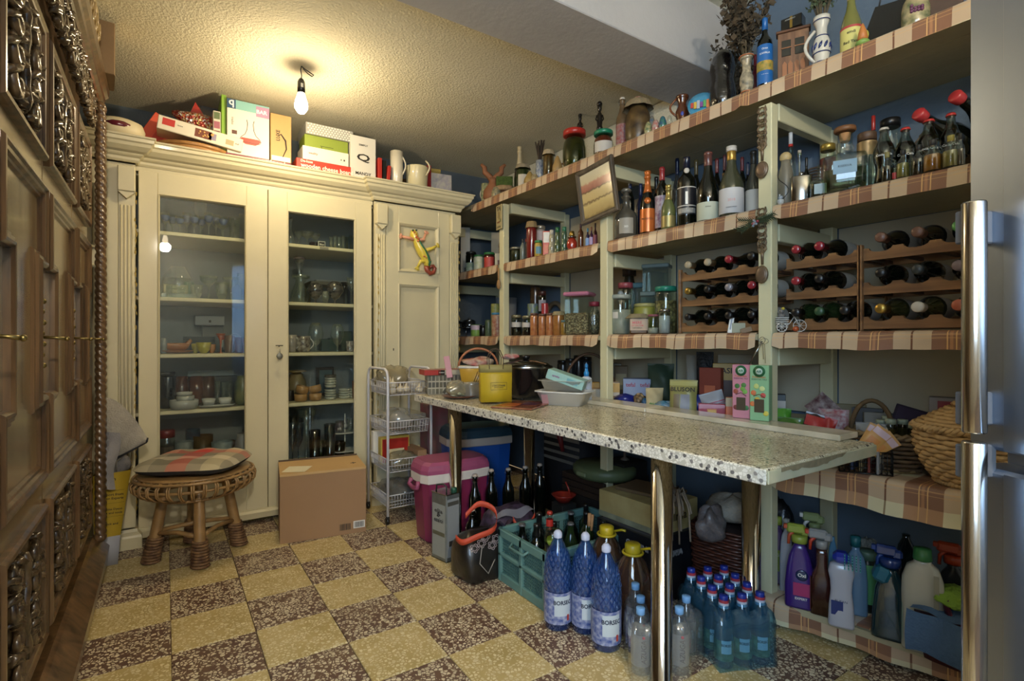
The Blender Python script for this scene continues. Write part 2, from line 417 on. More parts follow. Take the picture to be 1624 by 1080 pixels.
for k in ('S2','S3'):
    for i in range(4):
        y1,y0 = POSTS[i]-.03,POSTS[i+1]+.03
        planks(y0,y1,LV[k]-.002); clothstrip(y0+.004,y1-.004,LV[k],.062+.006*(i == 2),.42)
        # boards close the shelf gaps where the posts stand
for k in ('S2','S3'):
    for y in POSTS: sh(G().box((XF(y)+.05+2.42)/2,y,LV[k]-.014,2.42-XF(y)-.05,.058,.022),'plank',m_under)
for i in range(3):
    planks(POSTS[i+1]+.03,POSTS[i]-.03,LV['S4']-.002)
for i in range(4):                     # backboards
    y1,y0 = POSTS[i]-.03,POSTS[i+1]+.03
    for z0,z1 in ((1.115,1.57),(.75,1.08))+(((1.62,1.97),) if i == 1 else ()):
        if i == 0 and z0 > 1: continue
        sh(G().box(2.478,(y0+y1)/2,(z0+z1)/2,.012,y1-y0,z1-z0),'back_board',m_back)
LZ4 = .626
xf4 = lambda y: 1.995-.055*y
xf5 = lambda y: 2.19-.25*y if y > .5 else 2.065
planks(.3,1.118,LZ4-.002,fx=xf4); clothstrip(.3,1.118,LZ4,.11,.45,'deep checked cloth front of the lower shelf',xf4,-.006)
planks(.3,1.16,LV['S5']-.002,fx=xf5); clothstrip(.3,1.16,LV['S5'],.085,.45,'checked cloth over the lowest shelf',xf5,.004)
for y in (.4,1.1): sh(G().box(2.25,y,.037,.35,.06,.074),'bearer',m_under)
# ================================================================== KITCHEN TABLE
ZT = .76
tab = thing('kitchen_table','long speckled laminate table with thick chrome tube legs before the shelves','table',(1.55,1.83,0))
m_top = terrazzo('speckled_laminate_top','b9ae90','a69b7e','cfc5a8','ddd5bc',130,.05,.22,False,('4a4238','7a7060'))
m_edge = terrazzo('speckled_laminate_edge','c6c1b2','b5b0a2','d8d4c8','e4e0d4',90,.03,.3,False,('2e2e30','8a8580'))
TX0,TX1,TY0,TY1 = 1.243,1.852,.73,2.92
g = G().box((TX0+TX1)/2-1.55,(TY0+TY1)/2-1.83,ZT-.0185,TX1-TX0-.004,TY1-TY0-.004,.037,.004); g.obj('tabletop',m_top,tab)
G().box(TX0-1.55-.001,(TY0+TY1)/2-1.83,ZT-.021,.006,TY1-TY0,.039,.0025).obj('front_edging',m_edge,tab)
m_end = M('a8a98c',.5,noise=(18,.3,'b9b49a'),name='worn_pale_green_paint')
G().box((TX0+TX1)/2-1.55,TY0-1.83-.001,ZT-.022,TX1-TX0-.008,.006,.034,.002).obj('end_edging',m_end,tab)['label'] = 'worn pale green end edging'
g = G(); random.seed(3)                 # chipped filler line along the end edge
pl = []; x = 0
while x < .34: pl.append((x+.06,.0+random.uniform(-.012,-.004)-.012*sin(x*9)**2)); x += random.uniform(.01,.03)
pts = [(.06,0)]+pl+[(x+.06,0)]
g.prism([(p[0],p[1]) for p in pts],.0012,Matrix.Translation((TX0-1.55,TY0-1.83-.0045,ZT-.004)) @ Matrix.Rotation(pi/2,4,'X')); g.obj('exposed_chipboard',M('8a7c5e',.8,noise=(60,.3)),tab)
chrome = M('c9c6c0',.09,1.,name='chrome')
legm = G().lathe([(.001,0),(.036,0),(.036,.012),(.0325,.016),(.0325,.722),(.001,.722)],28).mesh('leg')
for x,y in ((1.292,1.10),(1.775,1.10),(1.292,2.49),(1.775,2.49)): link('leg',legm,chrome,tab,(x-1.55,y-1.83,0))
m_marble = M('cfc5ae',.25,coat=.3,noise=(9,.15,'b3a88e'),name='cream_marble')
for (y0,y1,w) in ((.80,1.60,.125),(1.602,2.13,.13)):
    o = G().box(1.836,(y0+y1)/2,ZT+.0105,w,y1-y0,.02,.003).obj('marble_slab',m_marble)
    tag(o,'cream marble slab on the rear edge of the speckled table, '+('nearer piece below the air freshener boxes' if y0 < 1 else 'farther piece beside the spray bottle'),'slab','marble slabs along the table')
# ================================================================== WHITE CUPBOARD
m_cr = M('cfc6a4',.42,coat=.12,noise=(3,.07),bump=(14,.12),name='cream_gloss_paint')
m_cr2 = M('c8bf9e',.45,coat=.12,noise=(4,.1),bump=(14,.12),name='cream_gloss_paint_panel')
m_in = M('7b8488',.6,noise=(4,.15),name='grey_blue_interior')
cup = thing('display_cupboard','tall cream-painted antique cupboard with two glazed doors, against the far wall','cupboard',(.51,3.7,0))
def cb(g,name,mat=m_cr,lab=None,parent=cup):
    o = g.obj(name,mat,parent,(-.51,-3.7,0) if parent is cup else None)
    if lab: o['label'] = lab
    return o
CY0 = 3.40; WX0,WX1 = -.13,1.151; WL,WR = -.72,1.765; CB = 3.93; CT_ = 2.0
cb(G().box((WL+WR)/2,CB,1.05,WR-WL,.02,1.98),'back_board',m_in)
cb(G().box(-.165,(3.42+CB)/2,1.05,.02,CB-3.42,1.9),'partition'); cb(G().box(1.186,(3.42+CB)/2,1.05,.02,CB-3.42,1.9),'partition')
cb(G().box(WL+.01,(3.37+CB)/2,1.04,.02,CB-3.37,1.92),'side_panel'); cb(G().box(WR-.01,(3.37+CB)/2,1.04,.02,CB-3.37,1.92),'side_panel')
for z in (.25,.69,1.005,1.32,1.683,1.99):
    cb(G().box(.51,(3.455+CB)/2,z-.011,1.32,CB-3.455,.022,.004),'shelf')
# doors
def sash(x0,x1,name='door',hinge=1):
    root = bpy.data.objects.new(name,None); COL.objects.link(root); root.parent = cup; root.location = ((x0+x1)/2-.51,CY0-3.7,0)
    w = x1-x0; gx0,gx1 = (.085,w-.113) if hinge else (.105,w-.105); z0,z1,gz0,gz1 = .085,1.985,.28,1.872; c = w/2
    m = G()
    m.box(gx0/2-c,.012,(z0+z1)/2,gx0,.026,z1-z0,.002); m.box((gx1+w)/2-c,.012,(z0+z1)/2,w-gx1,.026,z1-z0,.002)
    m.box((gx0+gx1)/2-c,.012,(gz1+z1)/2,gx1-gx0,.026,z1-gz1,.002); m.box((gx0+gx1)/2-c,.012,(gz0+z0)/2,gx1-gx0,.026,gz0-z0,.002)
    m.obj('door_frame',m_cr,root)
    G().sweep([(gx0-c,gz0),(gx1-c,gz0),(gx1-c,gz1),(gx0-c,gz1)],[(-.001,0),(-.001,.003),(.004,.005),(.009,-.002),(.010,-.012)]).obj('glazing_bead',m_cr,root)
    G().box((gx0+gx1)/2-c,.014,(gz0+gz1)/2,gx1-gx0+.01,.003,gz1-gz0+.01).obj('glass_pane',glass('f6f8f4',1.18,.005),root)
    return root
d1 = sash(WX0+.012,.509,hinge=1); d2 = sash(.513,WX1-.01,hinge=0)
# key with a fish-shaped tag
kt = G(); kt.tube([(.06-.32,-.012,1.045),(.06-.32,-.04,1.045)],.003); kt.tube([(.06-.34,-.04,1.05),(.06-.30,-.04,1.05)],.003)
kt.obj('key',M('57564f',.4,.8),d2); 
kt = G(); kt.lathe([(.001,-.02),(.012,-.012),(.019,.0),(.016,.012),(.005,.022),(.003,.045)],14,(0,0,0),Matrix.Translation((.06-.318,-.042,.985)),1,.22); kt.obj('key_tag',M('77766a',.45,.5),d2)
cb(G().box(.51,3.41,.08,1.30,.03,.012),'bottom_rail')
# wings
def wing(x0,x1,inner):
    c = (x0+x1)/2; Y = 3.35
    cb(G().box(c,Y+.03,1.05,x1-x0,.02,1.9),'wing_board')
    px0,px1 = (x1-.07,x1) if inner > 0 else (x0,x0+.07)
    for a,b in ((px0,px1),(x0,x0+.06) if inner > 0 else (x1-.072,x1)):
        g = G().box((a+b)/2,Y+.012,1.05,b-a,.02,1.86,.002); n = 4
        for i in range(n): g.tube([(a+.012+(b-a-.024)*i/(n-1),Y+.001,.42),(a+.012+(b-a-.024)*i/(n-1),Y+.001,1.78)],.0055,6)
        cb(g,'pilaster')
        g = G().box((a+b)/2,Y-.01,1.91,b-a+.004,.05,.13,.004); g.prism([(a-.002,0),(b+.002,0),(b+.002,.0),((a+b)/2,-.035)],.04,Matrix.Translation((0,Y+.012,1.845)) @ Matrix.Rotation(pi/2,4,'X')); cb(g,'capital')
        cb(G().box((a+b)/2,Y-.004,.235,b-a+.008,.045,.24,.004),'pilaster_base')
    dx0,dx1 = (x0+.064,px0-.002) if inner > 0 else (px1+.002,x1-.075)
    root = bpy.data.objects.new('panelled_door',None); COL.objects.link(root); root.parent = cup; root.location = (-.51,-3.7,0)
    w = dx1-dx0; rails = [(.10,.34),(1.46,1.55),(1.873,1.985)]; a,b = dx0+.085*w/.45,dx1-.085*w/.45
    g = G().box((dx0+a)/2,Y+.012,1.04,a-dx0,.024,1.88,.002).box((b+dx1)/2,Y+.012,1.04,dx1-b,.024,1.88,.002)
    for z0,z1 in rails: g.box((a+b)/2,Y+.012,(z0+z1)/2,b-a,.024,z1-z0,.002)
    g.obj('door_frame',m_cr,root)
    for z0,z1 in ((.34,1.46),(1.55,1.873)):
        G().box((a+b)/2,Y+.022,(z0+z1)/2,b-a+.01,.008,z1-z0+.01).obj('panel',m_cr2,root)
        G().sweep([(a,z0),(b,z0),(b,z1),(a,z1)],[(-.006,0),(-.006,.004),(.0,.008),(.006,.004),(.016,-.006),(.018,-.018)],T=Matrix.Translation((0,Y,0))).obj('panel_moulding',m_cr,root)
    kh = G().box((dx0+.05),Y-.001,1.02,.006,.003,.016); kh.obj('keyhole',M('1c1812',.6),root)
wing(-.72,-.13,1); wing(1.151,WR,-1)
# cornice and plinth (three runs; the wings break forward)
cprof = [(0,0),(0,.012),(.01,.018),(.022,.02),(.03,.03),(.036,.034),(.042,.036),(.05,.052),(.07,.07),(.085,.074),(.092,.082),(.108,.084),(.112,.09),(.12,.092),(.12,0)]
def run(pts,prof,z,name,mat=m_cr):
    g = G(); n = len(pts); vs = []; m = len(prof)
    for i in range(n):
        p = Vector(pts[i]); d1 = (p-Vector(pts[i-1])).normalized() if i else None; d2 = (Vector(pts[i+1])-p).normalized() if i < n-1 else d1
        d1 = d1 or d2; n1 = Vector((d1.y,-d1.x)); n2 = Vector((d2.y,-d2.x)); b = n1+n2; b = b/max(.3,b.dot(n1))
        for zz,o in prof: vs.append((p.x+b.x*o,p.y+b.y*o,z+zz))
    fs = [(i*m+j,(i+1)*m+j,(i+1)*m+j+1,i*m+j+1) for i in range(n-1) for j in range(m-1)]+[tuple(range(m-1,-1,-1)),tuple((n-1)*m+j for j in range(m))]
    g.add(vs,fs); return cb(g,name,mat)
path = [(WL,3.9),(WL,3.36),(WX0,3.36),(WX0,3.41),(WX1,3.41),(WX1,3.36),(WR,3.36),(WR,3.9)]
run(path,cprof,2.005,'cornice')
cb(G().box((WL+WR)/2,3.66,2.115,WR-WL-.01,.52,.018),'top_board')
pp = [(0,0),(0,.03),(.06,.03),(.07,.026),(.085,.012),(.10,.008),(.10,0)]
run(path[:3]+[(WX0,3.6)],pp,0,'plinth'); run([(WX1,3.6)]+path[5:],pp,0,'plinth')
run([(WX0,3.405),(WX1,3.405)],[(0,-.03),(0,.012),(.02,.016),(.035,.02),(.05,.008),(.055,.0),(.055,-.03)],.032,'base_rail')
cb(G().box(.51,3.412,1.995,1.28,.02,.03),'frieze')
g = G(); random.seed(11)
for xx,yy in ((-.127,3.332),(1.165,3.334),(1.762,3.334)):
    z = .2
    while z < 1.85:
        k = [(random.uniform(.001,.006)*cos(a),random.uniform(.006,.02)*sin(a)) for a in [i*2*pi/7 for i in range(7)]]
        if random.random() < .6: g.prism(k,.0008,Matrix.Translation((xx+random.uniform(-.003,.004),yy+.0055+(.0),z)) @ Matrix.Rotation(pi/2,4,'X'))
        z += random.uniform(.01,.05)
tag(cb(g,'paint_chip',M('a8904c',.8)),kind='stuff')
# painted gecko on the upper right panel
m_gk = [M(c,.35,coat=.4) for c in ('d8c24a','2f6b4a','c86a3c','8f3f2c','d89a7a')]
gk = thing('gecko_ornament','painted yellow, green and red gecko with curled tail on the cupboard panel','ornament',(1.445,3.33,1.715)); gk.scale = (1.15,1.2,1.15)
body = [(-.035,.10),(-.03,.075),(-.018,.045),(.0,.01),(.02,-.02),(.04,-.05),(.055,-.08),(.05,-.105),(.055,-.13),(.075,-.148),(.098,-.14),(.105,-.115),(.093,-.1),(.078,-.105),(.077,-.12)]
rad = [.014,.026,.019,.026,.031,.028,.02,.016,.015,.014,.013,.012,.011,.009,.006]
G().tube([(x,0,z) for x,z in body[:8]],rad[:8],10).obj('body',m_gk[0],gk)
G().tube([(x,0,z) for x,z in body[7:]],rad[7:],10).obj('tail',m_gk[3],gk)
G().tube([(x+.010,-.016,z) for x,z in body[2:8]],[.006,.012,.013,.013,.01,.005],8).obj('back_stripe',m_gk[1],gk)
for a,k,e in ((2,(-.07,.05),(-.10,.055)),(2,(.03,.05),(.045,.085)),(6,(.01,-.08),(-.005,-.115)),(4,(.09,.005),(.115,.02))):
    p = body[a]; g = G().tube([(p[0],0,p[1]),(k[0],-.004,k[1]),(e[0],0,e[1])],[.013,.010,.008],8)
    for q in range(4):
        an = atan2(e[1]-k[1],e[0]-k[0])+(q-1.5)*.5; g.tube([(e[0],0,e[1]),(e[0]+.022*cos(an),-.002,e[1]+.022*sin(an))],[.005,.004],5)
    g.obj('leg',m_gk[4] if a == 2 else m_gk[0],gk)
G().ball(-.044,-.018,.095,.006).ball(-.022,-.018,.098,.006).obj('eye',M('10302c',.2),gk)
g = G(); random.seed(5)
for i in range(16):
    q = random.randint(1,6); p = body[q]; g.ball(p[0]+random.uniform(-.016,.010),-.021,p[1]+random.uniform(-.012,.012),.006,7)
g.obj('spot',m_gk[2],gk)
# ================================================================== CARVED WARDROBE
m_wal = wood('walnut','38281a','7a5e40',.28,.5,5)
m_pan = wood('walnut_panel','6a5840','a8926c',.22,.6,5,bump=.06)
m_carve = wood('walnut_carved','241a12','6f5a40',.22,.5,6)
war = thing('carved_wardrobe','dark carved walnut wardrobe with rope-twist column and stepped mouldings, along the left wall','wardrobe',(-.28,2.26,0),pi/2)
wy = lambda y: y-2.26
def wo_(g,n,m=m_wal,p=war): return g.obj(n,m,p)
wo_(G().box(wy(1.98),.335,1.12,2.2,.58,2.13),'carcass')
prf = [(0,0),(0,.014),(.006,.021),(.012,.022),(.018,.017),(.026,.016),(.031,.009),(.038,.008),(.044,0)]
def carve(x0,x1,z0,z1,seed,dens=1.):
    rnd = random.Random(seed); g = G(); w,h = x1-x0,z1-z0; cx = (x0+x1)/2; k = min(w,h)
    g.tube([(cx+.03*w*sin(i*1.1),-.016,z0+h*(.04+.92*i/9)) for i in range(10)],[.009+.006*sin(i*1.4)**2 for i in range(10)],7)
    n = max(3,int(h/.065*dens))
    for i in range(n):
        zc = z0+h*(i+.5)/n
        for sg in (-1,1):
            R = min(w*.22,h/n*.55)*rnd.uniform(.85,1.15); ox = cx+sg*w*.24; tw = rnd.choice((-1,1))
            pts = [(ox+sg*R*(1-.75*q/11)*cos(q*.62*tw+1.2),-.014-.009*q/11,zc+R*(1-.75*q/11)*sin(q*.62*tw+1.2)) for q in range(12)]
            g.tube(pts,[.004+.009*sin(pi*min(1,(q+2)/12)) for q in range(12)],6)
            for q in range(5):             # acanthus leaflets
                a = rnd.uniform(0,2*pi); bx,bz = ox+R*.9*cos(a),zc+R*.9*sin(a); L = R*.85; a2 = a+rnd.uniform(-1,1)
                p = [(bx,-.010,bz),(bx+L*.4*cos(a2),-.024,bz+L*.4*sin(a2)),(bx+L*.8*cos(a2+.4),-.012,bz+L*.8*sin(a2+.4)),(bx+L*cos(a2+.9),-.004,bz+L*sin(a2+.9))]
                p = [(min(max(x,x0+.006),x1-.006),y,min(max(z,z0+.006),z1-.006)) for x,y,z in p]
                g.tube(p,[.004,.011,.009,.002],6)
    return g
def wdoor(y0,y1,seed):
    r = bpy.data.objects.new('wardrobe_door',None); COL.objects.link(r); r.parent = war; r.location = (0,.022,0); a,b = wy(y0)+.003,wy(y1)-.003
    wo_(G().box((a+b)/2,.008,1.10,b-a,.03,1.76,.003),'door_board',m_pan,r)
    for z0,z1 in ((1.59,1.965),(.24,.617)):
        wo_(G().sweep([(a+.025,z0),(b-.025,z0),(b-.025,z1),(a+.025,z1)],prf,T=Matrix.Translation((0,-.006,0))),'frame_moulding',m_wal,r)
        wo_(carve(a+.07,b-.07,z0+.045,z1-.045,seed+int(z0*9),1.).add([],[]),'carving',m_carve,r)
    i = .085; A,B = a+.025,b-.025
    wo_(G().sweep([(A,.69),(B,.69),(B,.927),(B-i,.927),(B-i,1.285),(B,1.285),(B,1.516),(A,1.516),(A,1.285),(A+i,1.285),(A+i,.927),(A,.927)],prf,T=Matrix.Translation((0,-.006,0))),'stepped_moulding',m_wal,r)
    # brass plate, key handle
    g = G().box(b-.062,-.012,1.10,.022,.006,.20,.002)
    for q in range(7): g.ball(b-.062+.012*(-1)**q,-.017,1.01+.03*q,.008,8)
    m_br = M('8a7a4c',.3,.9); wo_(g,'escutcheon',m_br,r)
    g = G().tube([(b-.062,-.012,1.09),(b-.062,-.045,1.088),(b-.062,-.065,1.085)],[.005,.004,.005],8).ball(b-.062,-.07,1.085,.007,8); wo_(g,'key_handle',m_br,r)
for q,(y0,y1) in enumerate(((.9,1.45),(1.45,2.0),(2.0,2.57),(2.57,3.04))): wdoor(y0,y1,20+q*7)
wo_(carve(wy(.92),wy(3.04),2.0,2.165,99,1),'frieze_carving',m_carve)['kind'] = 'stuff'
for q in range(1,9):
    wo_(carve(wy(.95)+.25*(q-1),wy(.95)+.25*q,2.0,2.165,60+q,1.3),'frieze_carving',m_carve)['kind'] = 'stuff'
wo_(G().sweep([(wy(3.13),2.185),(wy(.88),2.185)],[(0,0),(0,.022),(-.012,.028),(-.02,.040),(-.035,.044),(-.045,.056),(-.07,.06),(-.08,.06),(-.08,0)],closed=False),'cornice')
wo_(G().box(wy(2.0),.3,2.225,2.26,.6,.08,.004),'top_board')
wo_(G().sweep([(wy(3.13),.03),(wy(.88),.03)],[(0,0),(0,.052),(-.06,.058),(-.075,.06),(-.085,.052),(-.13,.012),(-.14,.0)],closed=False),'plinth')
wo_(G().box(wy(2.0),.29,.09,2.26,.6,.14,.004),'base_board')
# rope-twist column
def twist(g,x,y,z0,z1,r,pitch,n=3):
    nu = int((z1-z0)/.005); seg = 18
    def fn(a,b):
        z = z0+(z1-z0)*a; th = 2*pi*b; rr = r*(.66+.34*abs(cos(n*.5*(th+2*pi*z/pitch)))); 
        for c in (.33,.66,.98): rr *= (1-.12*math.exp(-((a-c)/.008)**2))
        return (x+rr*cos(th),y+rr*sin(th),z)
    return g.surf(fn,nu,seg)
wo_(twist(G(),wy(3.085),-.03,.17,2.17,.0235,.10),'twist_column')
for z_,r_,k_ in ((2.17,.022,1),(.165,.024,1),(1.17,.0235,.5)): wo_(G().ball(wy(3.085),-.03,z_,r_,14,k_),'column_ring')
# ================================================================== FRIDGE
m_st = M('98a3b4',.36,1.,bump=(3,.03),name='brushed_steel')
E = Vector((.959,.263)); dd = Vector((.481,.877)).normalized(); nn = Vector((-dd.y,dd.x))
fr = thing('fridge_freezer','tall brushed steel fridge freezer with bar handles, at the right edge','fridge',(E.x,E.y,0),atan2(-dd.y,-dd.x))
# local +X runs from the hinge-side edge away along the door, -Y?  checked: rotate(local x) = -dd ; outward normal nn
sg = -1 if (Matrix.Rotation(atan2(-dd.y,-dd.x),2) @ Vector((0,1))).dot(nn) < 0 else 1
def fb(g,n,m=m_st): return g.obj(n,m,fr)
yy = lambda o: o*sg        # o metres outward from the door face
fb(G().box(.30,yy(-.36),.98,.60,.60,1.92,.004),'cabinet_body',M('6f7175',.4,.6))
for z0,z1,nm in ((.05,.905,'freezer_door'),(.93,1.97,'fridge_door')):
    fb(G().box(.30,yy(-.03),(z0+z1)/2,.60,.06,z1-z0,.006),nm)
    fb(G().box(.325,yy(.001),(z0+z1)/2,.545,.004,z1-z0-.004,.0018),'door_skin')
m_h = M('b9b6b0',.16,1.)
for z0,z1 in ((.957,1.265),(.42,.945)):
    g = G().lathe([(.001,z0),(.0125,z0),(.0135,z0+.002),(.0135,z1-.002),(.0125,z1),(.001,z1)],20,(.049,yy(.04),0)); fb(g,'handle',m_h)
    for z in (z0+.03,z1-.03):
        fb(G().box(.03,yy(.018),z,.014,.05,.045,.002),'handle_bracket',M('5a5c60',.5,.3))
# ================================================================== BUILDERS OF SMALL THINGS
KP = {
 'bordeaux': ([(.85,0),(1,.015),(1,.60),(.95,.655),(.62,.73),(.42,.775),(.37,.83),(.36,.95),(.41,.955),(.41,.985),(.36,.99),(.36,1)],.80),
 'burgundy': ([(.85,0),(1,.015),(1,.40),(.96,.47),(.78,.565),(.52,.66),(.40,.74),(.36,.82),(.35,.95),(.40,.955),(.40,.985),(.35,1)],.80),
 'champagne': ([(.85,0),(1,.015),(1,.42),(.93,.52),(.68,.62),(.45,.71),(.36,.78),(.34,.88),(.42,.885),(.42,.92),(.33,.93),(.42,.97),(.40,1)],.66),
 'spirit': ([(.9,0),(1,.02),(1,.62),(.92,.69),(.5,.76),(.36,.81),(.35,.98),(.35,1)],.84),
 'jar': ([(.9,0),(1,.03),(1,.76),(.95,.82),(.84,.86),(.84,.93)],.87),
 'tall_jar': ([(.9,0),(1,.02),(1,.84),(.95,.88),(.86,.90),(.86,.95)],.91),
 'belly_jar': ([(.6,0),(.85,.04),(1,.25),(1,.55),(.9,.72),(.66,.84),(.64,.93)],.87),
 'coke': ([(.8,0),(.9,.02),(.9,.12),(.78,.25),(.8,.33),(1,.45),(1,.58),(.9,.66),(.62,.76),(.42,.85),(.36,.93),(.38,.97),(.38,1)],.955),
 'beer': ([(.9,0),(1,.02),(1,.58),(.92,.66),(.55,.77),(.42,.86),(.38,.95),(.42,.96),(.42,1)],.94),
 'decanter': ([(.7,0),(1,.04),(1,.45),(.85,.55),(.32,.66),(.28,.72),(.28,.86),(.42,.88),(.42,.90),(.28,.92),(.26,1)],.90),
 'water': ([(.78,0),(.95,.02),(.9,.05),(1,.07),(1,.36),(.96,.40),(1,.42),(.98,.62),(.80,.78),(.52,.88),(.34,.93),(.30,.945),(.30,.985)],.945),
 'slim_water': ([(.8,0),(1,.03),(.94,.10),(1,.14),(1,.62),(.95,.72),(.66,.84),(.42,.90),(.40,.92),(.40,.98)],.90),
 'demijohn': ([(.8,0),(1,.04),(.95,.09),(1,.13),(1,.44),(.96,.47),(1,.50),(.93,.62),(.62,.80),(.36,.88),(.34,.94)],.89),
 'mini': ([(.9,0),(1,.03),(1,.5),(.85,.62),(.4,.72),(.36,.8),(.36,.97)],.82),
 'dressing': ([(.9,0),(1,.03),(1,.16),(.86,.2),(1,.26),(1,.36),(.8,.46),(.66,.55),(.8,.62),(.7,.8),(.5,.86),(.5,.95)],.82),
 'tub': ([(.82,0),(.88,.02),(1,.86),(1,.9)],.86),
 'can': ([(.97,0),(1,.02),(1,.98),(.97,1)],2),
 'pear': ([(.4,0),(.85,.08),(1,.3),(.9,.5),(.6,.7),(.42,.85),(.2,.97),(.05,1)],2),
 'vase': ([(.6,0),(.66,.03),(.62,.15),(.85,.35),(.82,.5),(.5,.68),(.52,.8),(.8,.95),(.82,1)],2),
 'goblet': ([(.8,0),(.8,.02),(.12,.06),(.1,.4),(.3,.5),(.85,.62),(1,.8),(.95,1)],2),
 'coupe': ([(.6,0),(.6,.02),(.1,.05),(.1,.55),(.5,.66),(.9,.8),(1,1)],2),
 'tumbler': ([(.8,0),(.82,.03),(1,1)],2),
 'flute': ([(.75,0),(.75,.02),(.12,.05),(.1,.4),(.7,.55),(.95,.75),(.85,1)],2),
 'bowl': ([(.4,0),(.45,.05),(.8,.35),(1,1)],2),
 'trumpet': ([(.45,0),(.45,.02),(.14,.06),(.16,.4),(.3,.7),(1,1)],2),
 'globe': ([(.5,0),(.5,.03),(.12,.07),(.12,.2),(.5,.3),(1,.6),(.8,.88),(.5,1)],2),
 'pitcher': ([(.7,0),(.85,.04),(1,.3),(.9,.6),(.65,.82),(.75,1)],2),
 'carafe': ([(.5,0),(.9,.06),(1,.16),(.8,.3),(.3,.55),(.2,.7),(.45,.98),(.5,1)],2),
 'egg': ([(.1,0),(.6,.04),(.93,.2),(1,.4),(.9,.65),(.6,.88),(.3,.97),(.05,1)],2),
 'relief': ([(.6,0),(.9,.05),(1,.22),(.92,.40),(.80,.50),(.92,.68),(.86,.85),(.55,.96),(.1,1)],2),
 'cup': ([(.7,0),(.9,.08),(1,.5),(1,1)],2),
}
def rfn(prof,zf):
    for (r0,z0),(r1,z1) in zip(prof,prof[1:]):
        if z0 <= zf <= z1: return r0+(r1-r0)*((zf-z0)/(z1-z0) if z1 > z0 else 0)
    return prof[-1][0]
GL = glass('f4f7f5',1.5); GG = glass('8fae7a',1.45)
DK = M('0a0d08',.08,coat=.6,name='dark_bottle_glass'); GRN = M('1c2a14',.1,coat=.5,name='green_bottle_glass')
STEEL = M('9a9a98',.2,1.); WHITE = M('d9d6cc',.45); BLACK = M('121212',.35,coat=.2); RED = M('a82a22',.35,coat=.2)
CORK = M('a87f55',.8,noise=(50,.3)); INK = M('2a2622',.7); GOLD = M('a88a44',.3,.8)
def band(R,h0,h1,mat,parent,name='paper_label',arc=105,lift=.0006,rz=0):
    a = radians(arc)
    g = G().surf(lambda u,v: ((R+lift)*sin((u-.5)*2*a),-(R+lift)*cos((u-.5)*2*a),h0+(h1-h0)*v),14,2)
    return g.obj(name,mat,parent,rz=rz)
